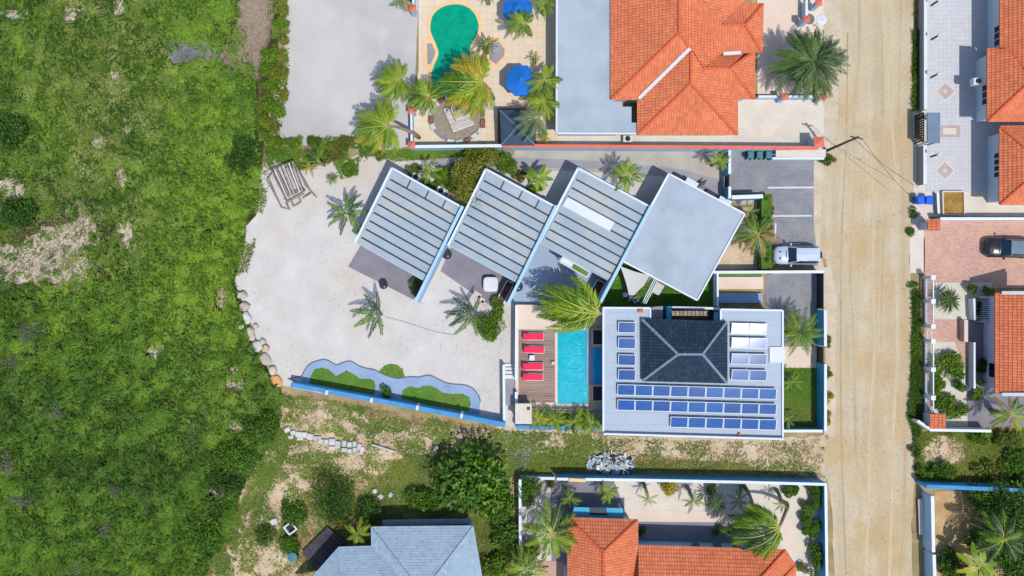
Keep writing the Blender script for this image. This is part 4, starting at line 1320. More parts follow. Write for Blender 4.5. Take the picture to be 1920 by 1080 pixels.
# loungers
def make_lounger():
    root = empty('sun_lounger', (0, 0, 0), 'x', 'sun lounger', 'red loungers on the pool deck')
    m = MB()
    for s in (-1, 1): m.box((0, s * .33, .26), (1.9, .05, .06))
    for x in (-.93, .93): m.box((x, 0, .26), (.05, .61, .06))
    link('frame', m.mesh('frame'), M['alu'], root)
    for sx in (-1, 1):
        for sy in (-1, 1):
            link('leg', MB().box((sx * .8, sy * .28, .115), (.05, .05, .23)).mesh('leg'), M['alu'], root)
    cu = MB(); cu.cbox((.28, 0, .35), (1.3, .6, .12), b=.04)
    link('seat_cushion', cu.mesh('seat_cushion'), M['red'], root)
    rt = Matrix.Rotation(R(32), 3, 'Y')
    bk = MB(); bk.cbox((0, 0, 0), (.68, .6, .11), b=.04)
    bk.v = [rt @ v + Vector((-.64, 0, .52)) for v in bk.v]
    link('backrest', bk.mesh('backrest'), M['red'], root)
    link('piping', MB().box((.93, 0, .36), (.03, .58, .08)).mesh('piping'), M['white'], root)
    return root
def copy_tree(o, parent=None):
    c_ = o.copy(); COL.objects.link(c_)
    if parent: c_.parent = parent
    for ch in [q for q in bpy.data.objects if q.parent == o]:
        copy_tree(ch, c_)
    return c_
LG = [((1000.5, 631), 'red sun lounger nearest the top of the deck'), ((1001.5, 655.5), 'red sun lounger just above the small white side table'),
      ((999.5, 687), 'red sun lounger just below the small white side table'), ((999.5, 706.5), 'red sun lounger lowest on the deck')]
lg0 = make_lounger()
for i, ((x, y), lb) in enumerate(LG):
    o = lg0 if i == 0 else copy_tree(lg0)
    o.location = P(x, y, ZP + .35) - Vector((0, 0, .33)); o.rotation_euler = (0, 0, R(random.uniform(-2, 1)))
    o['label'] = lb
for o in (0,):
    t = empty('side_table', P(997.5, 671, ZP), 'small white square side table between the red loungers', 'side table')
    c = P(997.5, 671, ZP + .4)
    MB().cbox((c.x, c.y, ZP + .39), (.48, .48, .05), b=.015).build('table_top', M['white'], t)
    for sx in (-1, 1):
        for sy in (-1, 1):
            MB().box((c.x + sx * .19, c.y + sy * .19, ZP + .185), (.05, .05, .36)).build('leg', M['alu'], t)
crate('small beige box at the pool edge of the deck', 1036, 679, .3, M['patio_pink'], M['yard'], 0, 'pool_box', 'box')
bpy.data.objects[-1] if False else None

# lift the pool box onto the deck
for o in COL.objects:
    if o.name.startswith('pool_box'): o.location.z = ZP

# ------------------------------------------------------------------ north pool garden
pool2 = empty('swimming_pool', P(850, 95, 0), kind='structure')
def zp(*pts): return [(480 + a / 4, b / 4) for a, b in pts]
PO = smooth_closed(zp((1500, 32), (1580, 50), (1640, 105), (1670, 190), (1655, 265), (1618, 325), (1605, 395), (1640, 480), (1665, 560), (1680, 640), (1660, 700), (1590, 745), (1500, 745), (1410, 715), (1345, 690), (1320, 630), (1315, 560), (1335, 490), (1362, 430), (1368, 385), (1345, 320), (1315, 250), (1308, 185), (1330, 110), (1400, 52)), 4)
big = []
cxp = sum(p[0] for p in PO) / len(PO); cyp = sum(p[1] for p in PO) / len(PO)
for i in range(len(PO)):
    a, b = PO[i - 1], PO[(i + 1) % len(PO)]
    tx, ty = b[0] - a[0], b[1] - a[1]; l = math.hypot(tx, ty)
    big.append((PO[i][0] + ty / l * 6.5, PO[i][1] - tx / l * 6.5))
MB().prism([P(x, y, .07) for x, y in big], .0, .07).build('pool_coping', M['pool_coping'], pool2)
MB().sheet([P(x, y, .085) for x, y in PO]).build('water', M['pool_green'], pool2)
# side ledges of the pool
for pts in (zp((1255, 298), (1330, 300), (1372, 400), (1330, 505), (1255, 508)), zp((1700, 285), (1800, 275), (1890, 360), (1880, 430), (1800, 510), (1700, 480))):
    MB().prism([P(x, y, .05) for x, y in pts], 0, .05).build('pool_ledge', M['pool_coping'], pool2)
for pts in (zp((1283, 325), (1325, 325), (1352, 400), (1320, 480), (1285, 482)), zp((1760, 330), (1820, 310), (1865, 370), (1860, 420), (1800, 480), (1750, 450))):
    MB().prism([P(x, y, .06) for x, y in pts], 0, .062).build('ledge_floor', M['path_grey'], pool2)
t = empty('towel', P(907, 109, .1), 'crumpled pink towel lying at the waist of the green pool', 'towel')
mb = MB(); mb.smooth = True
c = P(907, 109, .1)
pts = []
for i in range(6):
    for j in range(6):
        pts.append((c.x + (i - 2.5) * .11, c.y + (j - 2.5) * .12, .1 + .12 * random.random()))
mb.add(pts, [(i * 6 + j, (i + 1) * 6 + j, (i + 1) * 6 + j + 1, i * 6 + j + 1) for i in range(5) for j in range(5)]).build('cloth', mat('pink_towel', C(240, 90, 130), fine=.05), t)
# round terrace
rt = empty('round_terrace', P(857, 222, 0), kind='structure')
circ = [(857 + 52 * math.cos(a / 28 * 6.283), 222 + 46 * math.sin(a / 28 * 6.283)) for a in range(28)]
MB().prism([P(x, y, .05) for x, y in circ], 0, .045).build('floor', M['terrace'], rt)
MB().prism([P(857 + 46 * math.cos(a / 24 * 6.283), 222 + 40 * math.sin(a / 24 * 6.283), .06) for a in range(24)], .0, .058).build('gravel', mat('grey_gravel', C(150, 138, 124), C(170, 158, 142), 3, fine=.14, bump=.5), rt)
for k in range(19):
    a = R(15 + k * 18.5) 
    if 3.6 < a < 4.3: continue
    c = P(857 + 49 * math.cos(a), 222 - 43 * math.sin(a), .3)
    w = MB(); w.cbox((c.x, c.y, .15), (random.uniform(.5, .8), random.uniform(.35, .5), random.uniform(.25, .4)), a + 1.57 + random.uniform(-.2, .2), .08)
    w.build('stone', M['block'] if k % 3 else M['wood_brown'], rt)
sp = empty('slatted_platform', P(858, 222, 0), 'square platform of pale weathered boards on the round terrace', 'platform')
A, B_, D_ = P(831, 204, .5), P(871, 189, .5), P(850, 249, .5)
nb = 11
for k in range(nb):
    f0, f1 = k / nb, (k + .86) / nb
    q = [A + (D_ - A) * f0, A + (D_ - A) * f0 + (B_ - A), A + (D_ - A) * f1 + (B_ - A), A + (D_ - A) * f1]
    MB().prism(q, .44, .5 + random.uniform(-.008, .008)).build('board', M['wood_pale'], sp)
for f in (.1, .9):
    p, q = A + (B_ - A) * f, A + (B_ - A) * f + (D_ - A)
    MB().bar(p - Vector((0, 0, .11)), q - Vector((0, 0, .11)), .12, .1).build('joist', M['wood_brown'], sp)
    for g in (.06, .94):
        u = p.lerp(q, g); MB().box((u.x, u.y, .17), (.12, .12, .33)).build('leg', M['wood_brown'], sp)
MB().bar(A + (B_ - A) * .28 + Vector((0, 0, .03)), A + (B_ - A) * .28 + (D_ - A) * .62 + Vector((0, 0, .03)), .08, .06).build('batten', M['bark'], sp)
struct('paved_disc', [(920 + 17 * math.cos(a), 190 + 24 * math.sin(a)) for a in [k * .35 for k in range(18)]], .03, M['yard'])

def umbrella(label, px, py, r, h, vent):
    c = P(px, py, h)
    t = empty('parasol', (c.x, c.y, 0), label, 'parasol', 'blue octagonal parasols')
    rr = r * (CAM_H - h) / CAM_H / PPM
    top = Vector((c.x, c.y, h + .6))
    for k in range(8):
        a0, a1 = k * math.pi / 4 + .39, (k + 1) * math.pi / 4 + .39
        e0 = Vector((c.x + rr * math.cos(a0), c.y + rr * math.sin(a0), h)); e1 = Vector((c.x + rr * math.cos(a1), c.y + rr * math.sin(a1), h))
        m = (e0 + e1) / 2; m = m.lerp(Vector((c.x, c.y, h)), .03); m.z += .05
        h0 = top.lerp(e0, .5) - Vector((0, 0, .04)); h1 = top.lerp(e1, .5) - Vector((0, 0, .04))
        mb = MB().add([top, h0, h1, e0, m, e1, e0 - Vector((0, 0, .14)), m - Vector((0, 0, .14)), e1 - Vector((0, 0, .14))],
                      [(0, 1, 2), (1, 3, 4), (1, 4, 2), (2, 4, 5), (3, 6, 7, 4), (4, 7, 8, 5)])
        mb.build('canopy_panel', M['blue_cloth'], t)
        MB().tube([top - Vector((0, 0, .12)), e0 - Vector((0, 0, .03))], .014, 4).build('rib', M['alu'], t)
    if vent:
        MB().lathe(top + Vector((0, 0, -.02)), [(.42, -.04), (.40, 0), (.05, .16)], 8).build('vent_cap', M['blue_cloth'], t)
    MB().tube([(c.x, c.y, 0), top + Vector((0, 0, .12))], .03, 8).build('pole', M['alu'], t)
    MB().lathe((c.x, c.y, 0.01), [(.35, 0), (.35, .08), (.06, .12)], 12).build('base', M['dark'], t)
umbrella('blue parasol at the picture top with a vent cap above a palm', 971, 18, 30, 2.4, True)
umbrella('plain blue parasol beside the bushy palms next to the flat roof', 977, 151, 31, 2.4, False)
gz = empty('gazebo', P(968, 237, 0), 'dark slate pyramid gazebo in the corner by the red-capped wall', 'gazebo')
e = [P(x, y, 2.4) for x, y in [(937, 206), (1003, 206), (1003, 272), (940, 272)]]
ap = P(970, 238, 3.3)
for k in range(4):
    a, b = e[k], e[(k + 1) % 4]
    MB().add([a, b, ap, a - Vector((0, 0, .18)), b - Vector((0, 0, .18))], [(0, 1, 2), (0, 3, 4, 1)]).build('canopy_panel', M['slate_cloth'], gz)
    q = a.lerp(ap, .06)
    MB().tube([(q.x, q.y, 0), (q.x, q.y, 2.4)], .06, 6).build('post', M['wood_brown'], gz)
    MB().bar(a + Vector((0, 0, .02)), ap + Vector((0, 0, .02)), .06, .04).build('hip_rib', M['slate_ridge'], gz)
struct('gazebo_floor', [(933, 203), (1005, 203), (1005, 270), (933, 270)], .022, M['wood_brown'])

# ------------------------------------------------------------------ right houses
def side_house(label, base, walls, faces, caps, wins=(), gut=(), wm='grey_wall'):
    h = empty('house', P(*base, 0), label, 'house', 'orange-roofed houses on the right')
    for i, w in enumerate(walls): house_wall(h, w, 2.8 - .01 * i, M[wm])
    tiled_roof(h, faces, caps, gutters=gut)
    for (x, y, zz, w, hh) in wins:
        c = P(x, y, zz)
        window(h, c, R(90), w, hh, (-1, 0, 0))
    return h
h1 = side_house('right-hand house with stepped orange roof facing the patterned white forecourt', (1900, 90), [[(1885, -60), (2000, -60), (2000, 96), (1885, 96)], [(1862, 98), (2000, 98), (2000, 218), (1862, 218)]],
    [([(1852, 227, 3), (1852, 90, 3), (1886, 92, 3.7), (1932, 140, 4.65), (1932, 152, 4.65)], (0, 1)),
     ([(1876, 92, 3), (1876, -60, 3), (1964, -60, 4.9), (1964, 165, 4.9), (1886, 92, 3.25)], (0, 1)),
     ([(2000, 227, 3), (1852, 227, 3), (1932, 152, 4.65), (2000, 152, 4.65)], (0, 1))],
    [((1852, 227, 3), (1932, 152, 4.65)), ((1886, 92, 3.5), (1932, 140, 4.7)), ((1932, 140, 4.65), (1932, 152, 4.65))])
for (y0, xx) in ((60, 1885), (172, 1862)):
    c = P(xx, y0, 2.8)
    for k in range(3):
        window(h1, (c.x, c.y - (k - 1) * .62, 1.9), R(90), .5, 1.2, (-1, 0, 0))
h2 = side_house('right-hand house with orange roof beside the tan planting bed', (1920, 310), [[(1885, 246), (2000, 246), (2000, 374), (1885, 374)]],
    [([(1875, 383, 3), (1875, 237, 3), (1950, 302, 4.6), (1950, 318, 4.6)], (0, 1)), ([(1875, 237, 3), (2000, 237, 3), (2000, 302, 4.6), (1950, 302, 4.6)], (0, 1)), ([(2000, 383, 3), (1875, 383, 3), (1950, 318, 4.6), (2000, 318, 4.6)], (0, 1))],
    [((1875, 383, 3), (1950, 318, 4.6)), ((1875, 237, 3), (1950, 302, 4.6)), ((1950, 302, 4.6), (1950, 318, 4.6))])
for k in range(4):
    c = P(1885, 288 + 12 * k, 2.8); window(h2, (c.x, c.y, 1.9), R(90), .42, 1.2, (-1, 0, 0))
h3 = side_house('right-hand house with plain orange tile roof behind the pink path', (1920, 645), [[(1878, 556), (2000, 556), (2000, 732), (1878, 732)]],
    [([(1867, 738, 3), (1867, 549, 3), (1990, 549, 5.4), (1990, 738, 5.4)], (0, 1))], [], gut=[((1876, 549, 3.2), (1990, 549, 5.45)), ((1876, 739, 3.2), (1990, 739, 5.45))], wm='purple_wall')
for y0 in (690, 704):
    c = P(1878, y0, 2.8); window(h3, (c.x, c.y, 1.7), R(90), .6, 1.3, (-1, 0, 0))
# porch railing of the third house
pr = empty('porch_railing', P(1850, 580, 0), 'white slatted porch railing in front of the plain orange roof', 'railing')
for k in range(11):
    c = P(1850, 560 + 4 * k, .9)
    MB().box((c.x, c.y, .5), (.75, .07, .9)).build('slat', M['coping'], pr)
for y in (557, 603):
    c = P(1850, y, 1.0); MB().box((c.x, c.y, .5), (.85, .1, 1.0)).build('end_post', M['white'], pr)
wall('long grey planter wall along the front of the lilac house', [(1826, 560), (1828, 600)], .15, .9, M['white'], M['coping'])
wall('lilac planter wall beside the dark hedge strip', [(1827, 642), (1827, 728)], .15, .9, M['purple_wall'], M['coping'])
wall('pink brick gate pier wall across the front path', [(1811, 600), (1811, 641)], .3, .8, M['pink_pave'], M['kerb_pink'])

# forecourt walls, lamps
wall('grey street wall of the white forecourt carrying garden lamps', [(1735, -60), (1735, 205)], .25, 1.2, M['path_grey'], M['white'])
wall('grey street wall south of the carport roof', [(1734, 272), (1734, 345)], .25, 1.2, M['path_grey'], M['white'])
lamps = ['garden lamp on the grey street wall nearest the picture top', 'garden lamp on the grey street wall, middle of the three above the carport', 'garden lamp on the grey street wall just above the upper floor diamond', 'garden lamp on the grey street wall left of the lower floor diamond']
for (x, y), lb in zip(((1733, 19), (1733, 82), (1732, 152), (1732, 298)), lamps):
    b = P(x, y, 0)
    t = empty('garden_lamp', (b.x, b.y, 1.26), lb, 'lamp', 'garden lamps')
    MB().tube([(b.x, b.y, 1.26), (b.x, b.y, 2.5)], .09, 8).build('post', M['dark'], t)
    MB().lathe((b.x, b.y, 2.5), [(.12, 0), (.16, .05), (.16, .22), (.05, .3)], 10).build('lamp_head', M['alu'], t)
cp = empty('carport', P(1745, 240, 0), 'blue-grey flat gate roof on the street side of the white forecourt', 'carport')
MB().prism([P(x, y, 2.4) for x, y in [(1739, 211), (1763, 211), (1763, 268), (1739, 268)]], 2.25, 2.4).build('roof', M['carport'], cp)
for x, y in ((1742, 214), (1760, 214), (1742, 265), (1760, 265)):
    c = P(x, y, 2.25); MB().box((c.x, c.y, 1.12), (.15, .15, 2.24)).build('post', M['white'], cp)
gt = empty('street_gate', P(1733, 238, 0), 'dark metal street gate beside the blue-grey gate roof', 'gate')
for k in range(12):
    c = P(1731, 212 + 4.6 * k, 1.6); MB().box((c.x, c.y, .85), (.05, .17, 1.6)).build('bar', M['dark'], gt)
for zz in (.3, 1.5):
    MB().bar(P(1731, 211, zz) + Vector((.06, 0, 0)), P(1731, 265, zz) + Vector((.06, 0, 0)), .05, .06).build('rail', M['dark'], gt)
tb = empty('raised_bed', P(1787, 381, 0), 'square raised bed of brown earth with pale timber edges', 'planter')
q = [P(x, y, .35) for x, y in [(1768, 359), (1808, 359), (1809, 403), (1769, 402)]]
for k in range(4):
    MB().bar(q[k] - Vector((0, 0, .17 - .003 * k)), q[(k + 1) % 4] - Vector((0, 0, .17 - .003 * k)), .12, .34).build('edge_board', M['kerb_pink'], tb)
MB().prism(q, 0, .22).build('earth', M['rust_soil'], tb)
def bin_(label, px, py, body, lid, rz, s=1.0, grp='wheelie bins'):
    c = P(px, py, 1.05)
    t = empty('wheelie_bin', (c.x, c.y, .012), label, 'bin', grp, rz=rz)
    def mk(mb, nm, m): return link(nm, mb.mesh(nm), m, t)
    def rr(w, d, z): return [(-w, -d, z), (w, -d, z), (w, d, z), (-w, d, z)]
    mk(MB().loft([rr(.20 * s, .22 * s, .06), rr(.27 * s, .31 * s, .98)]), 'body', body)
    mk(MB().loft([rr(.29 * s, .34 * s, .985), rr(.29 * s, .34 * s, 1.03), rr(.22 * s, .25 * s, 1.09)]), 'lid', lid)
    mk(MB().tube([(-.2, .37 * s, 1.0), (.2, .37 * s, 1.0)], .025), 'handle', body)
    for q in (-1, 1): mk(MB().tube([(q * .2 * s - .03, .25 * s, .1), (q * .2 * s + .03, .25 * s, .1)], .1, 10), 'wheel', M['rubber'])
bin_('bright blue wheelie bin nearest the dirt road', 1727, 375, M['bin_blue'], M['bin_blue'], R(5), 1.15, 'blue wheelie bins')
bin_('bright blue wheelie bin nearest the brown raised bed', 1743, 375.5, M['bin_blue'], M['bin_blue'], R(-4), 1.15, 'blue wheelie bins')
BL = ['dark green wheelie bin, leftmost of the row under the red wall', 'dark green wheelie bin, middle of the row under the red wall', 'dark green wheelie bin, rightmost of the row under the red wall']
for k in range(3):
    bin_(BL[k], 1408 + 17 * k, 290, M['bin_green'], M['bin_lid'], R(180), 1.0)
# low brick pier walls on the pink side
for lb, (x0, y0, x1, y1), hh in (('pillar with small orange tiled cap at the upper end of the pink forecourt', (1741, 412, 1763, 432), 2.0), ('pillar with small orange tiled cap at the lower end of the garden fence', (1745, 776, 1773, 804), 2.0)):
    t = empty('gate_pillar', P((x0 + x1) / 2, (y0 + y1) / 2, 0), lb, 'pillar', 'pillars with orange tile caps')
    pts = [(x0, y1, hh), (x0, y0, hh), (x1, y0, hh), (x1, y1, hh)]
    MB().prism([P(*p) for p in [(x0 + 3, y1 - 3, hh), (x0 + 3, y0 + 3, hh), (x1 - 3, y0 + 3, hh), (x1 - 3, y1 - 3, hh)]], 0, hh - .2).build('pillar_body', M['purple_wall'], t)
    tiled_roof(t, [([(x0, y1, hh), (x0, y0, hh), (x1, y0, hh + .35), (x1, y1, hh + .35)], (0, 1))], [])
wall('white boundary wall along the top of the pink forecourt', [(1763, 410), (1990, 410)], .2, 1.5, M['white'], M['coping'])
wall('white wall at the lower end of the fenced garden', [(1722, 790), (1746, 806), (1856, 808)], .2, 1.4, M['white'], M['coping'])
wall('grey kerb wall beside the blue bins', [(1758, 362), (1760, 400)], .18, .5, M['path_grey'], M['coping'])
# baluster fence
bf = empty('baluster_fence', P(1733, 650, 0), 'long white baluster fence with piers along the fenced garden', 'fence')
py_ = [520, 565, 612, 640, 693, 746]
for y in py_:
    c = P(1750, y, 1.75)
    mb = MB(); mb.box((c.x, c.y, .86), (.32, .32, 1.72)); mb.build('pier', M['coping'], bf)
    MB().cbox((c.x, c.y, 1.75), (.42, .42, .06), b=.015).build('pier_cap', M['coping'], bf)
for y0, y1 in ((520, 565), (565, 612), (640, 693), (693, 746), (746, 786)):
    x = 1750
    a, b = P(x, y0 + 4, 1.6), P(x, y1 - 4, 1.6)
    MB().bar(a, b, .1, .07).build('top_rail', M['coping'], bf)
    a2, b2 = Vector((a.x, a.y, .3)), Vector((b.x, b.y, .3))
    MB().bar(a2 - Vector((0, 0, .14)), b2 - Vector((0, 0, .14)), .2, .3).build('base_wall', M['white'], bf)
    mb = MB(); nbal = int((a - b).length / .16)
    for k in range(nbal):
        p = a.lerp(b, (k + .5) / nbal)
        mb.box((p.x, p.y, .93), (.05, .05, 1.26))
    mb.build('balusters', M['coping'], bf, kind='stuff')
wg = empty('garden_gate', P(1740, 626, 0), 'low white gate between two fence piers at the pink path', 'gate')
a, b = P(1746, 615, 1.0), P(1746, 637, 1.0)
for zz in (.25, .95): MB().bar(Vector((a.x, a.y, zz)), Vector((b.x, b.y, zz)), .04, .06).build('rail', M['coping'], wg)
MB().bar(Vector((a.x, a.y, .25)), Vector((b.x, b.y, .95)), .035, .05).build('brace', M['coping'], wg)

# ------------------------------------------------------------------ bottom orange house
bh = empty('house', P(1280, 1080, 0), 'house with orange hip roofs in front of the palm court', 'house')
house_wall(bh, [(1075, 979), (1186, 983), (1186, 1150), (1075, 1150)], 2.8, M['sky_wall'])
house_wall(bh, [(1190, 1031), (1462, 1039), (1482, 1064), (1482, 1150), (1190, 1150)], 2.79, M['sky_wall'])
BFc = [([(1065, 1130, 3), (1066, 971, 3), (1131, 1035, 4.6), (1131, 1130, 4.6)], (0, 1)), ([(1066, 971, 3), (1195, 975, 3), (1131, 1035, 4.6)], (0, 1)), ([(1195, 975, 3), (1195, 1130, 3), (1131, 1130, 4.6), (1131, 1035, 4.6)], (0, 1)),
       ([(1197, 1023, 2.9), (1472, 1031, 2.9), (1390, 1125, 4.85), (1197, 1125, 4.85)], (0, 1)), ([(1472, 1031, 2.9), (1491, 1060, 2.9), (1430, 1125, 4.5), (1390, 1125, 4.85)], (0, 1)), ([(1491, 1060, 2.9), (1491, 1130, 2.9), (1430, 1125, 4.5)], (0, 1))]
tiled_roof(bh, BFc, [((1066, 971, 3), (1131, 1035, 4.6)), ((1195, 975, 3), (1131, 1035, 4.6)), ((1131, 1035, 4.6), (1131, 1130, 4.6)), ((1472, 1031, 2.9), (1390, 1125, 4.85)), ((1491, 1060, 2.9), (1430, 1125, 4.5))])
pc = MB().prism([P(x, y, 2.2) for x, y in [(1076, 951), (1168, 953), (1170, 975), (1072, 974)]], 2.05, 2.2).build('porch_roof', M['teal_wall'], bh)
MB().prism([P(x, y, 2.24) for x, y in [(1105, 952), (1137, 953), (1139, 966), (1106, 965)]], 2.205, 2.235).build('skylight', M['glass'], bh)
for x in (1079, 1165):
    c = P(x, 955, 2.05); MB().box((c.x, c.y, 1.02), (.14, .14, 2.05)).build('post', M['white'], bh)
for i, x in enumerate((1301, 1341, 1377)):
    c = P(x, 1017, 1.2)
    t = empty('awning', (c.x, c.y, 1.9), ['small pale awning on the orange house wall, leftmost of three', 'small pale awning on the orange house wall, middle of three', 'small pale awning beside the windblown palm'][i], 'awning', 'window awnings')
    MB().prism([(c.x - .38, c.y - .25, 2.0), (c.x + .38, c.y - .25, 2.0), (c.x + .36, c.y + .22, 1.85), (c.x - .36, c.y + .22, 1.85)], 1.8, None).build('awning_box', M['bin_lid'], t)
# court walls
wall('blue wall with white coping between the dry track and the palm court', [(1046, 898), (1200, 900), (1400, 904), (1548, 908)], .2, 1.7, M['blue_wall'], M['coping'])
wall('open blue wall end at the left corner of the palm court', [(975, 896), (1040, 897)], .2, .8, M['sky_wall'], M['coping'])
wall('blue side wall on the left of the palm court beside the dark trees', [(975, 899), (976, 1140)], .2, 1.5, M['blue_wall'], M['coping'])
wall('blue street wall on the right of the palm court', [(1548, 911), (1551, 1140)], .2, 1.6, M['blue_wall'], M['coping'])
wall('blue wall along the top of the sandy yard by the road', [(1737, 912), (1990, 922)], .3, 1.8, M['blue_wall'], M['garden_blue'])
wl = wall('grey-blue gate wall of the sandy yard beside the road', [(1748, 930), (1750, 1035)], .25, 1.7, M['sky_wall'], M['coping'])
wall('grey-blue street wall south of the yard gate', [(1751, 1040), (1754, 1140)], .25, 1.6, M['sky_wall'], M['coping'])
t = empty('concrete_bench', P(1727, 968, 0), 'pale concrete slab bench between the road and the yard gate', 'bench')
MB().prism([P(x, y, .35) for x, y in [(1722, 936), (1731, 936), (1733, 1003), (1724, 1003)]], .2, .35).build('slab', M['yard'], t)
MB().prism([P(x, y, .2) for x, y in [(1723, 945), (1730, 945), (1731, 995), (1725, 995)]], 0, .2).build('foot', M['path_grey'], t)
t = empty('orange_bench', P(1080, 899, 0), 'orange painted bench ledge on the blue court wall', 'bench')
MB().bar(P(1066, 899.5, 1.85), P(1098, 901, 1.85), .3, .1).build('ledge', M['pool_coping'], t)
MB().bar(P(1066, 899.5, 1.72) + Vector((0, -.14, -.4)), P(1098, 901, 1.72) + Vector((0, -.14, -.4)), .05, 1.0).build('panel', M['wood_brown'], t)

# ------------------------------------------------------------------ grey shingle house
gh = empty('house', P(780, 1050, 0), 'house with pale grey shingle hip roof among the dark trees', 'house')
house_wall(gh, [(706, 998), (876, 996), (890, 1150), (610, 1150), (645, 1036), (706, 1034)], 2.8, M['wood_brown'])
SF = [([(887, 986, 3), (696, 988, 3), (792, 1112, 5)], (0, 1)), ([(887, 986, 3), (912, 1130, 3), (800, 1130, 5.0), (792, 1112, 5)], (0, 1)), ([(697, 1024, 3), (696, 988, 3), (792, 1112, 5), (792, 1130, 5)], (0, 1)),
      ([(635, 1026, 2.95), (697, 1024, 2.95), (792, 1130, 4.9), (640, 1130, 4.5)], (0, 1)), ([(552, 1120, 2.95), (635, 1026, 2.95), (640, 1130, 4.5)], (0, 1))]
tiled_roof(gh, SF, [((696, 988, 3), (792, 1112, 5)), ((887, 986, 3), (792, 1112, 5))], kind='shingle', under=M['slate_ridge'], capm=mat('shingle_cap', C(150, 172, 192), C(164, 184, 202), 3), capr=.07)
MB().bar(P(718, 980, 2.0), P(884, 977, 2.0), .5, .1).build('verandah_roof', M['slate_ridge'], gh)
bw = empty('boardwalk', P(600, 1030, 0), 'dark timber boardwalk curving beside the grey shingle house', 'boardwalk')
for k in range(13):
    f = k / 12
    a = (612 - 44 * f, 990 + 44 * f); b = (640 - 36 * f, 1012 + 70 * f)
    pa, pb = P(*a, .4), P(*b, .4)
    MB().bar(pa + (pb - pa) * 0, pb + (pb - pa) * .3, .24, .05).build('board', M['dark_board'], bw)
t = empty('rain_barrel', P(548, 1045, 0), 'round blue-green lid of a barrel left of the boardwalk', 'barrel')
c = P(548, 1045, .9)
MB().lathe((c.x, c.y, 0), [(.4, 0), (.46, .4), (.42, .85)], 16).build('barrel_body', M['bin_green'], t)
MB().lathe((c.x, c.y, .852), [(.45, 0), (.45, .05), (.1, .08)], 16).build('lid', M['bin_lid'], t)
t = empty('well_frame', P(545, 990, 0), 'tilted white square frame with dark opening in the scrub', 'frame')
c = P(545, 990, .4)
for k in range(4):
    w = R(38 + 90 * k)
    d = Vector((math.cos(w), math.sin(w), 0)); e_ = Vector((-d.y, d.x, 0))
    MB().box((c.x + d.x * .42, c.y + d.y * .42, .3 - .003 * k), (.14, .96 if k % 2 else .7, .5), w).build('edge_board', M['white'], t)
MB().box((c.x, c.y, .1), (.66, .66, .14), R(38)).build('floor', M['dark'], t)

# ------------------------------------------------------------------ boundary walls
def bw_piers(t, pts, h, s, m):
    for x, y in pts: pier(t, x, y, h, s, m)
t = wall('red-coped wall between the pool garden and the villas', [(945, 273.5), (1250, 275.5), (1530, 277.5)], .28, 1.7, M['sky_wall'], M['red_coping'])
wall('pale blue left stretch of the garden wall above the green lawn', [(776, 275), (945, 273)], .22, 1.6, M['sky_wall'], M['coping'])
t = empty('gate_pillar', P(1535, 267, 0), 'red-capped pillar at the road end of the long garden wall', 'pillar', 'red-capped pillars')
pier(t, 1535, 266, 2.0, .75, M['sky_wall'], M['red_coping'], .95)
PL = [((774, 16), 'red-capped fence pillar at the top of the pool garden'), ((772, 207), 'red-capped fence pillar under the windblown palms'), ((772, 272), 'red-capped corner pillar of the pool garden'),
      ((1471, 181), 'red-capped pillar left of the big dark palm base'), ((1542, 181), 'red-capped pillar by the road below the big dark palm'), ((1535, 5), 'red-capped gate pillar at the top edge by the road'), ((1512, 36), 'red-capped pillar beside the white dish at the top')]
for (x, y), lb in PL:
    t = empty('gate_pillar', P(x, y, 0), lb, 'pillar', 'red-capped pillars')
    pier(t, x, y, 1.7, .42, M['sky_wall'], M['red_coping'], .62)
wall('low pale wall between the two yard pillars below the dark palm', [(1476, 181), (1538, 181)], .15, 1.1, M['sky_wall'], M['coping'])
wall('low yard wall running left from the pillar below the dark palm', [(1422, 181), (1466, 181)], .15, 1.0, M['grey_wall'], M['coping'])
wall('low yard wall beside the white dish', [(1512, 0), (1512, 32)], .15, 1.1, M['grey_wall'], M['coping'])
wall('pale railing wall on the lower left side of the pool garden', [(771, 211), (772, 268)], .14, 1.5, M['sky_wall'], M['coping'])
wall('pale railing wall at the upper left of the pool garden', [(775, -60), (775, 12)], .14, 1.4, M['sky_wall'], M['coping'])
t = empty('satellite_dish', P(1541, 38, 0), 'white round dish beside the red pillar at the road', 'dish')
c = P(1539, 38, 1.6)
mb = MB(); mb.smooth = True
mb.lathe((c.x, c.y, 1.5), [(.06, 0), (.25, .05), (.42, .16), (.5, .28), (.48, .29)], 18).build('dish', M['white'], t)
MB().tube([(c.x, c.y, 0), (c.x, c.y, 1.5)], .035).build('post', M['dark'], t)
MB().tube([(c.x + .3, c.y, 1.6), (c.x, c.y, 2.0)], .015).build('arm', M['dark'], t)

wall('blue side wall of the parking bays under the small palm', [(1368, 282), (1368, 326)], .2, 1.8, M['blue_wall'], M['coping'])
wall('blue wall below the dark parking gate', [(1368, 350), (1368, 372)], .2, 1.8, M['blue_wall'], M['coping'])
g = empty('metal_gate', P(1366, 338, 0), 'dark metal gate between the two blue parking wall pieces', 'gate')
a, b = P(1367, 327, 1.7), P(1367, 349, 1.7)
for k in range(7):
    zz = .25 + k * .23
    MB().bar((a.x, a.y, zz), (b.x, b.y, zz), .04, .18).build('slat', M['navy'], g)
wall('white wall of the planting bed at the end of the parking bays', [(1372, 370), (1430, 368)], .3, 1.8, M['blue_wall'], M['coping'])
wall('long white wall across the parking court below the white car', [(1338, 510.5), (1545, 509.5)], .2, 1.7, M['sky_wall'], M['coping'])
wall('pale boundary wall segment under the bins canopy', [(1448, 297), (1545, 297)], .15, .9, M['sky_wall'], M['coping'])
t = empty('bin_canopy', P(1500, 290, 0), 'long pale flat canopy beside the wheelie bins', 'canopy')
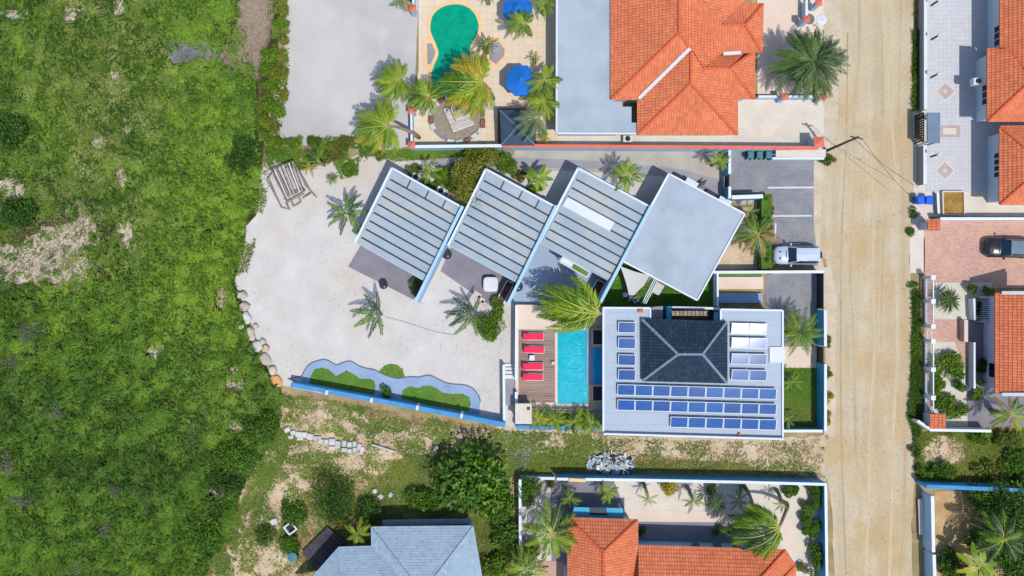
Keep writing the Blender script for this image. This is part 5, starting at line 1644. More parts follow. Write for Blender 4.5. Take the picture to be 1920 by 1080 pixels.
MB().prism([P(x, y, 1.6) for x, y in [(1455, 281.5), (1549, 280.5), (1548, 295), (1455, 294)]], 1.5, 1.6).build('roof', M['yard'], t)
for x, y in ((1457, 292), (1545, 292)):
    c = P(x, y, 1.5); MB().box((c.x, c.y, .75), (.1, .1, 1.49)).build('post', M['alu'], t)
wall('teal street wall beside the round fan palm', [(1547, 582), (1547.5, 649)], .2, 1.9, M['teal_wall'], M['coping'])
wall('teal street wall beside the walled lawn', [(1547.5, 683), (1547.5, 808)], .2, 1.9, M['teal_wall'], M['coping'])
wall('teal wall along the lower end of the walled lawn', [(1469, 808), (1542, 808)], .2, 1.5, M['teal_wall'], M['coping'])
for lb, y0, y1 in (('dark sliding gate of the parking court by the road', 513, 578), ('dark narrow gate between the two teal walls', 652, 681)):
    g = empty('metal_gate', P(1541, (y0 + y1) / 2, 0), lb, 'gate', 'dark road gates')
    a, b = P(1544, y0, 1.7), P(1544, y1, 1.7)
    for k in range(8):
        zz = .16 + k * .21
        MB().bar((a.x, a.y, zz), (b.x, b.y, zz), .04, .17).build('slat', M['dark'], g)
    for q in (a, b): MB().box((q.x, q.y, .87), (.12, .12, 1.74)).build('post', M['navy'], g)
# covered bench in the side court
t = empty('masonry_bench', P(1390, 550, 0), 'white masonry counter with green turf strip in the walled side court', 'counter')
MB().prism([P(x, y, .7) for x, y in [(1347, 519), (1432, 519), (1432, 542), (1347, 542)]], .02, .55).build('counter', M['patio_pink'], t)
MB().prism([P(x, y, .6) for x, y in [(1350, 513), (1430, 513), (1430, 517.5), (1350, 517.5)]], .02, .35).build('turf_strip', M['lawn'], t)
MB().prism([P(x, y, .7) for x, y in [(1347, 550), (1432, 550), (1432, 568), (1347, 568)]], .02, .4).build('step', M['path_blue'], t)  # blue shade over the lower half is put into this block's colour
wall('thin white wall at the left side of the side court', [(1345.5, 513), (1345.5, 574)], .12, 1.5, M['white'], M['coping'])
# garden wall with piers
gw = wall('blue garden wall with white piers below the curved lawn beds', [(549, 722), (660, 742), (800, 768), (944, 796)], .36, 1.5, M['blue_wall'], M['garden_blue'])
for x, y in ((612, 736), (696, 750.5), (782, 765), (865, 780)):
    c = P(x, y, 1.75)
    MB().cbox((c.x, c.y, .88), (.26, .44, 1.74), R(-10), .04).build('pier', M['white'], gw)
wall('blue wall below the white shed and palm hedge', [(968, 801), (1128, 803)], .3, 1.3, M['blue_wall'], M['garden_blue'])

# ------------------------------------------------------------------ stones
def boulder(label, px, py, rx, ry, rz, m, h=.5, name='boulder', grp='boulders edging the sand garden', cat='boulder'):
    mb = MB(); mb.smooth = False
    c = P(px, py, h * .7)
    kx, ky = rx / PPM, ry / PPM
    rings = []
    pert = [random.uniform(.82, 1.15) for _ in range(11)]
    for (f, z_) in ((.95, 0), (1.05, h * .4), (.93, h * .8), (.62, h), ):
        ring_ = []
        for k in range(11):
            w = 2 * math.pi * k / 11
            q = pert[k] * f * (1 / max(abs(math.cos(w)), abs(math.sin(w)))) ** .35
            x, y = kx * math.cos(w) * q, ky * math.sin(w) * q
            ring_.append((c.x + x * math.cos(rz) - y * math.sin(rz), c.y + x * math.sin(rz) + y * math.cos(rz), z_ + random.uniform(-.03, .03) - .02 + f * 0))
        rings.append(ring_)
    return mb.loft(rings).build(name, m, None, label, cat, grp)
BO = [(453, 553, 10, 7, .1, 'stone', 'tan boulder at the top of the stone edging'), (457, 574, 10, 10, .7, 'stone', 'pale angular boulder second from the top of the edging'), (462, 597, 8, 12, .3, 'block', 'grey wedge-shaped boulder in the upper edging'), (453, 613, 8, 5, .5, 'block', 'small pale stone on the grass side of the edging'),
      (466, 627, 11, 14, .25, 'stone', 'large tan boulder in the middle of the edging'), (480, 649, 11, 11, .4, 'block', 'blue-grey boulder below the large tan one'), (496, 673, 11, 12, .5, 'stone', 'grey boulder in the lower edging'), (511, 694, 8, 9, .4, 'stone', 'brownish small boulder above the orange one'), (518, 714, 9, 13, .6, 'stone_orange', 'orange boulder at the lower end of the edging'),
      (479, 612, 5, 5, .2, 'stone', 'little stone on the sand side of the upper edging'), (492, 641, 6, 6, .9, 'stone', 'broken stone heap piece beside the blue-grey boulder'), (498, 653, 6, 7, .2, 'stone_tan', 'tan broken stone between boulders and sand')]
for (x, y, rx, ry, rz, m, lb) in BO:
    boulder(lb, x, y, rx * .95, ry * .95, rz, M[m], random.uniform(.4, .65))
for (x, y, r, lb) in ((702, 921, 5, 'pale boulder in the grass, left of three near the house'), (713, 932, 6.5, 'pale boulder in the grass, largest of three near the house'), (732, 928, 5.5, 'pale boulder in the grass, right of three near the house'), (817, 841, 5, 'pale rounded stone beside the big dark tree'), (572, 970, 5, 'white stone beside the orange flowers'), (513, 978, 7, 'white stone in the scrub left of the tilted frame')):
    boulder(lb, x, y, r, r * .85, random.random(), M['block'], .35, 'garden_stone', 'pale stones in the scrub', 'stone')
bp = empty('block_path', P(640, 825, 0), 'broken row of pale concrete blocks through the scrub', 'path')
for (x, y, w, hh, rz) in [(538, 806, 12, 9, .5), (549, 812, 10, 9, .2), (559, 815, 11, 11, -.1), (570, 816, 12, 11, -.1), (581, 819, 11, 12, -.15), (590, 822, 8, 9, -.1), (545, 820, 10, 7, .1), (562, 823, 12, 6, 0), (601, 828, 10, 9, -.1), (611, 829, 8, 10, -.1), (622, 829, 13, 13, -.05), (633, 834, 10, 14, -.08), (622, 840, 12, 6, 0), (645, 832, 8, 12, 0), (645, 844, 10, 8, -.05), (655, 834, 9, 10, -.1), (655, 846, 9, 9, 0), (664, 833, 7, 10, -.1), (664, 844, 7, 10, -.1), (673, 838, 8, 12, -.2), (678, 845, 7, 15, -.25), (598, 821, 8, 6, 0)]:
    c = P(x, y, .25)
    MB().cbox((c.x, c.y, .1 + random.uniform(0, .04)), (w / PPM * .96, hh / PPM * .96, .24), rz + random.uniform(-.08, .08), .04).build('block', M['block'], bp)
rf = MB(); 
for k in range(9):
    c = P(700 + k * 4.6, 835 + k * 1.4, .3); rf.cbox((c.x, c.y, .15), (.3, .16, .3), -.25 + random.uniform(-.2, .2), .05)
rf.build('flat_stones', M['block'], None, 'line of white stones along the top of the tan slab', 'stone edging')
struct('stone_slab', [(693, 838), (735, 845), (762, 858), (735, 862), (692, 866)], .03, M['stone_tan'], 1, 3)

# ------------------------------------------------------------------ broken timber pergola
pg = empty('broken_pergola', P(545, 345, 0), 'collapsed weathered timber pergola lying on the white sand', 'pergola')
def zq(a, b, z_=.9): return P(470 + a / 6.352, 280 + b / 6.352, z_)
for a, b in (((250, 240), (500, 140)), ((395, 590), (620, 470))):
    MB().bar(zq(*a), zq(*b), .12, .14).build('beam', M['bark'], pg)
for k in range(9):
    f = k / 8
    a = (250 + 235 * f, 245 - 95 * f); b = (410 + 200 * f, 590 - 115 * f)
    o = random.uniform(-10, 10)
    MB().bar(zq(a[0] + o, a[1], .95 + random.uniform(0, .12)), zq(b[0] + o * .5 + random.uniform(-12, 12), b[1] + random.uniform(0, 30), .98 + random.uniform(-.05, .1)), .13, .06).build('slat', M['wood_pale'] if k % 2 else M['wood_grey'], pg)
for a, b, z0, z1 in (((215, 350), (365, 690), .3, .1), ((190, 360), (370, 690), .15, .1), ((500, 135), (700, 480), .8, .6), ((640, 420), (790, 575), .7, .05), ((365, 690), (465, 715), .1, .1), ((420, 640), (465, 715), .6, .1), ((250, 250), (215, 190), .9, .05), ((250, 290), (190, 355), .8, .1), ((480, 600), (510, 680), .7, .1), ((510, 680), (600, 625), .1, .3), ((560, 560), (600, 625), .7, .3), ((620, 580), (720, 520), .3, .5), ((420, 640), (640, 520), .7, .8), ((540, 210), (640, 400), .8, .85)):
    MB().bar(zq(*a, z0), zq(*b, z1), .1, .09).build('pole', M['wood_grey'], pg)
for x, y in ((255, 250), (500, 150), (400, 585), (620, 475)):
    p = zq(x, y, .85); MB().tube([(p.x, p.y, 0), p], .06).build('post', M['wood_brown'], pg)

# ------------------------------------------------------------------ rubble pile
rb = empty('rubble_pile', P(1142, 868, 0), 'pile of grey and white sheet rubble against the blue wall', 'rubble')
for k in range(130):
    a = random.uniform(0, 6.283); q = math.sqrt(random.random())
    c = P(1144 + 46 * q * math.cos(a), 868 + 18 * q * math.sin(a), 0)
    hh = .9 * (1 - q) + .1
    mtx = Matrix.Rotation(random.uniform(0, 6.28), 3, 'Z') @ Matrix.Rotation(random.uniform(-.7, .7), 3, 'X') @ Matrix.Rotation(random.uniform(-.5, .5), 3, 'Y')
    MB().box((c.x, c.y, hh), (random.uniform(.25, .9), random.uniform(.06, .3), .04), mtx=mtx).build('scrap_sheet', M['rubble'] if k % 9 else (M['blue_wall'] if k % 2 else M['dark']), rb)

# ------------------------------------------------------------------ utility pole
up = empty('utility_pole', P(1549, 283, 0), 'wooden utility pole leaning out over the road with wires', 'utility pole')
b = P(1549, 283, 0)
MB().tube([(b.x, b.y, 0), (b.x, b.y, 7.0)], [.14, .09], 8).build('pole', M['bark'], up)
MB().bar((b.x - .5, b.y + .1, 6.6), (b.x + .5, b.y - .1, 6.6), .09, .1).build('crossarm', M['bark'], up)
for s in (-.45, .45): MB().lathe((b.x + s, b.y - s * .2, 6.66), [(.04, 0), (.05, .06), (.02, .1)], 6).build('insulator', M['dark'], up)
MB().tube([(b.x - .75, b.y - .25, 0), (b.x - .02, b.y, 5.2)], .02, 5).build('stay', M['dark'], up)
def wire(a, c_, sag):
    pts = []
    for k in range(15):
        f = k / 14; p = Vector(a).lerp(Vector(c_), f); p.z -= sag * 4 * f * (1 - f); pts.append(p)
    MB().tube(pts, .018, 4).build('wire', M['dark'], up)
e1 = P(1712, 372, 3.0)
wire((b.x + .45, b.y - .09, 6.72), e1, .5)
wire((b.x - .45, b.y + .09, 6.72), P(1722, 352, 3.0), .6)

# ------------------------------------------------------------------ cars
def car(label, px, py, body, rz, L=4.15, W=1.72, roof_m=None, spare=True, z0=.02):
    c = P(px, py, 1.0)
    t = empty('parked_car', (c.x, c.y, z0), label, 'car', 'parked cars', rz=rz)
    mk = lambda mb, nm, m, par=None: link(nm, mb.mesh(nm), m, par or t)
    h = W / 2; hl = L / 2
    def ring(x, w, zt, zb=.32, r=.12):
        return [(x, -w, zb), (x, -w, zt - r), (x, -w + r, zt), (x, 0, zt + .03), (x, w - r, zt), (x, w, zt - r), (x, w, zb)]
    mb = MB(); mb.smooth = True
    mb.loft([ring(-hl, h * .55, .62, .42), ring(-hl + .10, h * .76, .80, .34), ring(-hl + .35, h * .93, .90), ring(-hl + .8, h * .98, .95), ring(-hl + 1.25, h, 1.0), ring(0, h, 1.0), ring(hl - .8, h, 1.0), ring(hl - .25, h * .98, 1.0), ring(hl - .04, h * .92, .96), ring(hl, h * .88, .85, .4)])
    bo = mk(mb, 'body', body)
    def gr(x, w, z_, wt): return [(x, -w, .98), (x, -wt, z_), (x, 0, z_ + .02), (x, wt, z_), (x, w, .98)]
    # greenhouse (glass) and roof skin
    xf, xr = -hl + 1.22, hl - .06
    g = MB(); g.loft([[(xf, -h * .9, .99), (xf + .02, -h * .85, 1.0), (xf + .02, h * .85, 1.0), (xf, h * .9, .99)],
                      [(xf + .62, -h * .93, 1.0), (xf + .62, -h * .74, 1.52), (xf + .62, h * .74, 1.52), (xf + .62, h * .93, 1.0)],
                      [(xr - .22, -h * .93, 1.0), (xr - .22, -h * .75, 1.56), (xr - .22, h * .75, 1.56), (xr - .22, h * .93, 1.0)],
                      [(xr, -h * .88, 1.0), (xr - .05, -h * .72, 1.3), (xr - .05, h * .72, 1.3), (xr, h * .88, 1.0)]])
    mk(g, 'window_glass', M['glass'])
    rf_ = MB(); rf_.smooth = False
    rf_.loft([[(xf + .66, -h * .74, 1.535), (xf + .66, -h * .70, 1.56), (xf + .62, 0, 1.585), (xf + .66, h * .70, 1.56), (xf + .66, h * .74, 1.535)],
              [(xf + 1.4, -h * .77, 1.56), (xf + 1.4, -h * .72, 1.60), (xf + 1.4, 0, 1.64), (xf + 1.4, h * .72, 1.60), (xf + 1.4, h * .77, 1.56)],
              [(xr - .1, -h * .76, 1.56), (xr - .1, -h * .71, 1.60), (xr - .08, 0, 1.62), (xr - .1, h * .71, 1.60), (xr - .1, h * .76, 1.56)]])
    mk(rf_, 'roof_panel', roof_m or body)
    for s in (-1, 1):
        mk(MB().bar((xf + .85, s * h * .73, 1.66), (xr - .3, s * h * .73, 1.66), .05, .04), 'roof_rail', M['dark'])
        mk(MB().cbox((xf + .28, s * (h + .12), 1.06), (.16, .22, .16), b=.03), 'mirror', body)
        mk(MB().cbox((-hl + .16, s * h * .58, .74), (.16, .28, .12), b=.03), 'headlight', M['glass'])
        mk(MB().bar((xf + .02, s * h * .86, 1.02), (xf + .64, s * h * .75, 1.53), .07, .05), 'pillar', body)
        for x in (-hl + .78, hl - .78):
            w_ = mk(MB().tube([(x, s * (h - .2), .34), (x, s * (h + .01), .34)], .34, 16), 'wheel', M['rubber'])
            mk(MB().tube([(x, s * (h - .02), .34), (x, s * (h + .02), .34)], .2, 12), 'rim', M['alu'], w_)
    mk(MB().bar((-hl + .02, -h * .42, .55), (-hl + .02, h * .42, .55), .06, .16), 'grille', M['dark'])
    mk(MB().bar((xf - .12, -h * .5, 1.03), (xf - .12, h * .5, 1.03), .06, .03), 'wiper', M['dark'])
    for s in (-.3, .3):
        mk(MB().box((-hl + .55, s, .94), (.18, .16, .03)), 'hood_scoop', M['dark'])
    if spare:
        w_ = mk(MB().tube([(hl, 0, .85), (hl + .2, 0, .85)], .33, 16), 'spare_wheel', M['rubber'])
        mk(MB().tube([(hl + .15, 0, .85), (hl + .215, 0, .85)], .18, 12), 'rim', M['alu'], w_)
    return t
car('white off-road car with spare wheel parked in the grey bay', 1494, 478, M['car_white'], R(0))
car('dark car parked on the pink paved forecourt', 1897, 465, M['car_dark'], R(-2), 4.5, 1.75, spare=False, roof_m=M['carport'])  # roof panel coloured blue-grey to stand for reflected sky
# hose and small leftovers
hs = []
for k in range(16):
    f = k / 15
    hs.append(P(722 + 136 * f, 594 + 30 * math.sin(f * 1.6) - 3 * math.sin(f * 5), .03))
MB().tube(hs, .025, 5).build('garden_hose', M['path_grey'], None, 'thin grey hose crossing the sand between two palms', 'hose')
bd = empty('plank_steps', P(900, 568, 0), 'pale plank steps between the grey terrace and the round bush', 'steps')
for k in range(3):
    a, b = P(888 + k * 7, 548 + k * 9, .12), P(902 + k * 6, 556 + k * 9, .12)
    MB().bar(a, b, .42, .1).build('plank', M['wood_pale'], bd)

# ------------------------------------------------------------------ palms
G = ('fr_green', 'fr_green', 'fr_lime')
WY = ('fr_green', 'fr_lime', 'fr_lime', 'fr_green', 'fr_lime', 'fr_yellow')
palm('green palm with shadow on the white lot, upper of two by the fence', 748, 150, 5.0, 46, 24, 'feather', G, base=(776, 182), wind=195, spread=150, rings=(1, 2, 2, 1, 3))
palm('yellow-green windblown palm leaning over the fence onto the white lot', 727, 236, 5.0, 62, 24, 'feather', WY, base=(786, 258), wind=185, spread=130, rings=(1, 2, 2, 3))
palm('palm at the lower left end of the green pool', 802, 182, 4.0, 42, 18, 'feather', G, base=(808, 192), wind=150, spread=170)
palm('tall windblown palm overhanging the green pool', 905, 154, 5.5, 76, 26, 'feather', WY, base=(925, 185), wind=185, spread=120, rings=(1, 2, 2, 3))
palm('small palm at the waist of the green pool', 912, 84, 2.5, 26, 14, 'slim', ('fr_green', 'fr_dark'), spread=180)
palm('palm reaching over the upper blue parasol', 985, 45, 4.0, 34, 16, 'feather', G, base=(995, 65), wind=170, spread=150)
palm('palm at the picture top between parasol and flat roof', 1022, 6, 3.0, 26, 14, 'feather', G)
palm('bushy palm beside the lower blue parasol, upper of two', 1021, 150, 3.5, 34, 16, 'feather', G, rings=(1, 2, 2, 3))
palm('bushy palm against the flat roof, lower of two', 1018, 190, 3.0, 36, 18, 'feather', ('fr_lime', 'fr_green'), rings=(1, 2, 2, 3))
palm('grey-green palm with few fronds over the slate gazebo', 1008, 222, 4.6, 46, 9, 'feather', ('fr_grey',), base=(1022, 250), wind=215, spread=110)
palm('small round yellow-green palm by the gazebo corner', 1021, 258, 1.2, 14, 12, 'slim', ('fr_lime', 'fr_yellow'))
palm('small palm in an orange pot beside the flat roof', 1003, 108, 1.3, 14, 9, 'slim', ('fr_green', 'fr_lime'))
palm('palm tuft at the picture top left of the red pillar', 755, 0, 2.5, 24, 8, 'feather', ('fr_green', 'fr_dry'), base=(768, 0))
palm('tuft of palm fronds at the top edge above the pool', 915, -8, 2.0, 18, 9, 'slim', G)
palm('very large dark green date palm beside the road', 1524, 116, 4.5, 72, 96, 'date', ('fr_dark', 'fr_dark', 'fr_dark', 'fr_green', 'fr_grey'), rings=(0, 1, 1, 2, 2, 2, 3), trunk=.4)
palm('palm with separate fronds on the sand beside the first villa', 652, 400, 2.6, 44, 10, 'paddle', ('fr_green', 'fr_dark'), rings=(1, 2, 2), trunk=.1)
palm('palm with five spread fronds in the middle of the sand garden', 708, 588, 2.6, 52, 6, 'paddle', ('fr_green', 'fr_dark'), base=(716, 590), wind=185, spread=125, rings=(1, 2, 2), trunk=.1)
palm('palm beside the bright green bush on the sand', 884, 590, 2.6, 46, 8, 'paddle', ('fr_green', 'fr_dark'), base=(882, 586), wind=190, spread=160, rings=(1, 2, 2), trunk=.1)
palm('big windblown palm hanging over the blue pool end', 1124, 588, 5.0, 112, 20, 'slim', ('fr_green', 'fr_lime', 'fr_green', 'fr_lime'), base=(1130, 590), wind=164, spread=60, rings=(1, 2, 2, 3), trunk=.2)
palm('bright green palm leaning on the skylight villa', 1178, 330, 3.4, 36, 13, 'feather', ('fr_lime', 'fr_green'))
palm('small bright palm on the blue parking wall', 1350, 300, 3.0, 23, 11, 'feather', ('fr_lime', 'fr_green'))
palm('broad-leaved palm between the second and third villas', 1010, 333, 2.5, 29, 10, 'banana', ('fr_lime', 'fr_green'), rings=(1, 2, 2))
palm('lime palm above the green bushes behind the first villa', 806, 322, 2.6, 26, 9, 'feather', ('fr_lime', 'fr_green'))
palm('round palm between the solar house and the teal wall', 1500, 622, 3.2, 48, 34, 'date', ('fr_green', 'fr_lime', 'fr_green'), rings=(0, 1, 2, 2, 3), trunk=.25)
palm('dark small palm in the upper part of the walled lawn', 1486, 716, 1.8, 26, 9, 'feather', ('fr_dark', 'fr_green'))
palm('dark small palm at the lower left of the walled lawn', 1476, 785, 1.8, 24, 8, 'feather', ('fr_dark', 'fr_green'))
palm('grey-green palm in the bed beside the clipped hedge', 1421, 440, 2.6, 44, 16, 'feather', ('fr_grey', 'fr_green', 'fr_dry'), rings=(1, 2, 2, 3))
palm('thin dry palm between the plain villa and the hedge', 1404, 398, 1.8, 24, 9, 'slim', ('fr_dry', 'fr_green', 'fr_grey'))
palm('large palm beside the orange hip roof at the left of the court', 1034, 1000, 4.0, 58, 14, 'feather', ('fr_green', 'fr_lime', 'fr_dark'), base=(1045, 985), rings=(1, 2, 2))
palm('palm at the bottom left corner of the court', 984, 1068, 3.0, 42, 18, 'feather', G)
palm('large windblown palm over the end of the orange roof', 1462, 988, 5.0, 84, 24, 'feather', ('fr_green', 'fr_dark', 'fr_lime', 'fr_green'), base=(1476, 945), wind=198, spread=75, rings=(1, 2, 2, 3))
palm('small dark palm by the court wall, leftmost in the driveway', 1068, 934, 2.0, 25, 9, 'feather', ('fr_dark', 'fr_green'))
palm('small green palm by the driveway corner of the court', 1139, 924, 2.0, 25, 10, 'feather', ('fr_green', 'fr_lime'))
palm('small thin palm with a curved trunk on the court gravel', 1216, 936, 2.0, 20, 7, 'slim', ('fr_green', 'fr_lime'), base=(1206, 905))
palm('small green palm right of the yellow shrub', 1300, 940, 2.2, 24, 10, 'slim', ('fr_green', 'fr_dark'), base=(1288, 912))
palm('round dark fan palm in the middle of the court', 1342, 945, 1.8, 25, 44, 'spike', ('fr_dark', 'fr_grey', 'fr_dark'), rings=(1, 2, 2, 3))
palm('dark thin palm right of the fan palm', 1384, 938, 2.2, 24, 8, 'slim', ('fr_dark',), base=(1390, 912))
palm('palm with drooping yellow frond left of the clipped bushes', 1412, 945, 3.0, 34, 7, 'feather', ('fr_green', 'fr_yellow'), base=(1396, 912), wind=290, spread=60)
palm('small palm beside the round clipped bush', 1466, 945, 2.0, 19, 8, 'slim', ('fr_green', 'fr_dark'), base=(1456, 918))
palm('round dark cycad on the tan garden bed', 1781, 563, 1.4, 27, 70, 'spike', ('fr_dark', 'fr_green', 'fr_dark'), rings=(0, 1, 2, 2, 3), cat='cycad', name='cycad')
palm('yellow-leaved broad palm at the bottom of the sandy yard', 1835, 1062, 3.0, 44, 11, 'banana', ('fr_yellow', 'fr_lime', 'fr_green'), rings=(1, 2, 2))
palm('pale drooping palm below the third right house', 1896, 778, 3.0, 40, 12, 'feather', ('fr_green', 'fr_dry', 'fr_lime'))
palm('dark palm in the right corner of the sandy yard', 1882, 1012, 4.0, 52, 18, 'feather', ('fr_dark', 'fr_green'))
palm('dark spiky palm beside the broken pergola', 598, 303, 2.0, 32, 7, 'slim', ('fr_dark', 'fr_green'), wind=130, spread=70)
palm('dry yellowish palm tuft right of the broken pergola', 580, 312, 1.0, 20, 10, 'slim', ('fr_yellow', 'fr_dry', 'fr_lime'))
palm('spiky pale agave on the sand below the dry palm tuft', 622, 335, .6, 14, 34, 'spike', ('fr_lime', 'fr_dry', 'fr_green'), cat='agave', name='agave')
palm('small bright palm at the left of the bottom palm hedge', 1010, 785, 2.0, 26, 15, 'feather', ('fr_lime', 'fr_yellow', 'fr_green'), group='hedge palms below the pool')
palm('small green palm second from the left in the bottom palm hedge', 1042, 788, 2.0, 26, 15, 'feather', ('fr_green', 'fr_lime'), group='hedge palms below the pool')
palm('small dense palm in the middle right of the bottom palm hedge', 1078, 790, 2.0, 27, 16, 'feather', ('fr_green', 'fr_lime', 'fr_dark'), group='hedge palms below the pool')
palm('small palm at the right end of the bottom palm hedge', 1108, 793, 2.0, 28, 16, 'feather', ('fr_lime', 'fr_green'), group='hedge palms below the pool')
palm('light green palm in the shade left of the grey shingle roof', 670, 1000, 2.4, 30, 9, 'feather', ('fr_lime', 'fr_green'))

# ------------------------------------------------------------------ trees and shrubs
shrub('large dark green tree north of the grey shingle house', 887, 895, 64, 62, 4.2, 'tree', .9, .55, 'trees', 'tree', 'tree', elong=2.0)
shrub('lower green tree joining the large dark tree on its right', 930, 945, 30, 36, 2.4, 'tree', .8, .26, 'trees', 'tree', 'tree')
shrub('green tree filling the gap between grey roof and court wall, upper', 946, 1002, 26, 26, 1.8, 'mid', .8, .3, 'trees', 'tree', 'tree')
shrub('green tree filling the gap between grey roof and court wall, lower', 930, 1062, 26, 22, 1.5, 'lime', .8, .26, 'trees', 'tree', 'tree')
shrub('low green tree between the dark tree and the house shade', 800, 935, 45, 22, 1.6, 'mid', .8, .24, 'trees', 'tree', 'tree')
shrub('dark brown-green tree left of the boardwalk', 612, 935, 44, 40, 3.0, 'dark', .5, .22, 'trees', 'tree', 'tree', elong=3)
shrub('dark shrub in the shade at the house corner', 690, 955, 22, 26, 1.6, 'dark', .8, .22)
shrub('orange-green shrub above the boardwalk end', 632, 978, 26, 14, 1.0, 'rust', .7, .18)
shrub('rust-green tree spreading over the second villa corner', 890, 346, 38, 60, 4.6, 'rusty', 1.1, .24, 'trees', 'tree', 'tree', elong=2.6)
shrub('reddish green bush against the garden wall above the rust tree', 908, 292, 42, 20, 2.2, 'rusty', .9, .2)
shrub('yellow-green shrub right of the rust tree by the grey path', 948, 312, 18, 24, 1.8, 'lime', .8, .2)
shrub('bright green bush behind the first villa', 830, 328, 24, 15, 1.6, 'lime', .9, .2)
shrub('green bush in the gap behind the first villa', 846, 346, 18, 18, 1.3, 'mid', .9, .2)
shrub('leafy lime bush between the grey path and the rust tree', 862, 312, 16, 12, 1.2, 'lime', .9, .2)
shrub('bright low bush at the foot of the broad-leaved palm', 1000, 352, 18, 10, .9, 'lime', .9, .18)
shrub('long low green bush along the back wall of the first villa', 808, 344, 20, 10, .9, 'mid', .9, .18)
shrub('small olive bush at the upper corner of the first villa', 778, 318, 18, 10, 1.0, 'olive', .8, .18)
shrub('red and yellow croton beside the broad-leaved palm', 974, 332, 14, 12, 1.0, 'rust', .9, .18)
shrub('bright green bush on the sand beside the hot tub terrace', 916, 612, 26, 24, 1.8, 'lime', 1.0, .22)
shrub('bright green bush end nearest the terrace planter', 932, 582, 14, 22, 1.5, 'lime', 1.0, .22)
shrub('small dark bush at the lower end of the first villa wall', 779, 543, 12, 18, 1.3, 'olive', .9, .2)
shrub('small round bush between the two curved lawn beds', 722, 732, 11, 12, .8, 'mid', 1.0, .16)
shrub('low leafy hedge under the small palms below the pool', 1064, 790, 62, 13, 1.5, 'mid', .9, .2, zb=0)
# hedge box
hb = empty('hedge', P(1437, 437, 0), 'clipped rectangular green hedge between bed and parking bays', 'hedge')
for (y) in range(372, 510, 9):
    crown(1438, y, 14, 7, 1.9, 'mid', 1.3, .13, 6, 0, hb, name='hedge_clump')
MB().prism([P(x, y, 1.3) for x, y in [(1428, 366), (1447, 366), (1447, 506), (1428, 506)]], 0, 1.25).build('hedge_core', M['grass_base'], hb)
# shrub belt west of the white lot
SB = [(528, 12, 14, 16, 'rusty'), (526, 40, 13, 15, 'lime'), (532, 66, 11, 13, 'rusty'), (503, 100, 13, 14, 'lime'), (530, 102, 10, 10, 'rusty'), (522, 134, 14, 13, 'rusty'), (498, 128, 12, 12, 'lime'), (510, 160, 15, 14, 'lime'), (531, 176, 9, 12, 'rusty'), (500, 190, 13, 14, 'lime'), (520, 205, 14, 14, 'lime'), (512, 234, 17, 14, 'rusty'), (493, 226, 12, 12, 'lime'), (498, 254, 12, 10, 'lime')]
for i, (x, y, rx, ry, pl) in enumerate(SB):
    o_ = ['top end', 'second from the top', 'third from the top', 'beside the dirt track, left side', 'facing the sand below the track', 'olive one facing the sand in the middle', 'left side in the middle', 'broad one in the middle', 'small one facing the sand', 'left side of the lower half', 'lime one in the lower half', 'largest near the lower end', 'left side near the lower end', 'lower end'][i]
    shrub('belt shrub left of the white lot, ' + o_, x, y, rx, ry, random.uniform(.9, 1.4), pl, .9, .19, 'shrubs left of the white lot')
TS = [(520, 268, 20, 9, 'lime', 'low shrub below the white lot corner'), (552, 266, 18, 9, 'lime', 'low shrub below the white lot, second from left'), (584, 266, 18, 10, 'mid', 'low shrub below the white lot, beside the dark spiky palm'), (650, 268, 16, 13, 'olive', 'grey-olive shrub below the white lot'), (625, 290, 16, 22, 'olive', 'olive shrub between spiky palm and yellow palm'), (690, 268, 16, 10, 'mid', 'low green shrub under the yellow windblown palm'), (660, 318, 14, 16, 'lime', 'lime shrub on the sand below the belt'), (712, 290, 12, 9, 'olive', 'small olive shrub under the yellow frond')]
for (x, y, rx, ry, pl, lb) in TS:
    shrub(lb, x, y, rx, ry, .8, pl, .9, .18, 'low shrubs below the white lot')
# palm court shrubs
shrub('leafy green bush in the corner of the palm court', 993, 920, 24, 26, 2.4, 'mid', .8, .24)
shrub('bright yellow flowering shrub by the court wall', 1256, 914, 15, 15, 1.3, 'yellow', .9, .2)
shrub('brown dry shrub beside the round fan palm', 1333, 918, 12, 11, .9, 'rust', .8, .16)
shrub('round clipped bush near the street corner of the court', 1483, 921, 14, 13, 1.1, 'mid', 1.6, .12, lumps=8)
shrub('square clipped bush in the street corner of the court', 1529, 928, 16, 22, 1.3, 'mid', 1.6, .13, lumps=10)
shrub('dark clipped bush joining the oval lawn bush', 1516, 950, 11, 12, 1.1, 'mid', 1.6, .12, lumps=8)
shrub('large oval clipped bush along the street wall', 1520, 984, 16, 34, 1.3, 'mid', 1.8, .12, lumps=12)
shrub('loose green hedge at the lower end of the street wall', 1530, 1050, 16, 36, 1.4, 'mid', .8, .2)
shrub('small yellow-green tuft on the white walk', 1505, 1065, 9, 10, .6, 'olive', .8, .16)
shrub('small dark tuft on the painted court shade, right one', 1345, 995, 8, 8, .5, 'dark', .8, .14)
shrub('small dark tuft beside the orange wing eave', 1203, 995, 7, 9, .5, 'dark', .8, .14)
shrub('small lime bush against the orange wing', 1054, 985, 12, 7, .7, 'lime', .8, .16)
shrub('small olive bush left of the driveway', 1027, 907, 9, 9, .7, 'olive', .8, .16)
shrub('dense bushes in the lower corner beside the court wall', 1000, 1040, 20, 20, 1.6, 'olive', .6, .22)
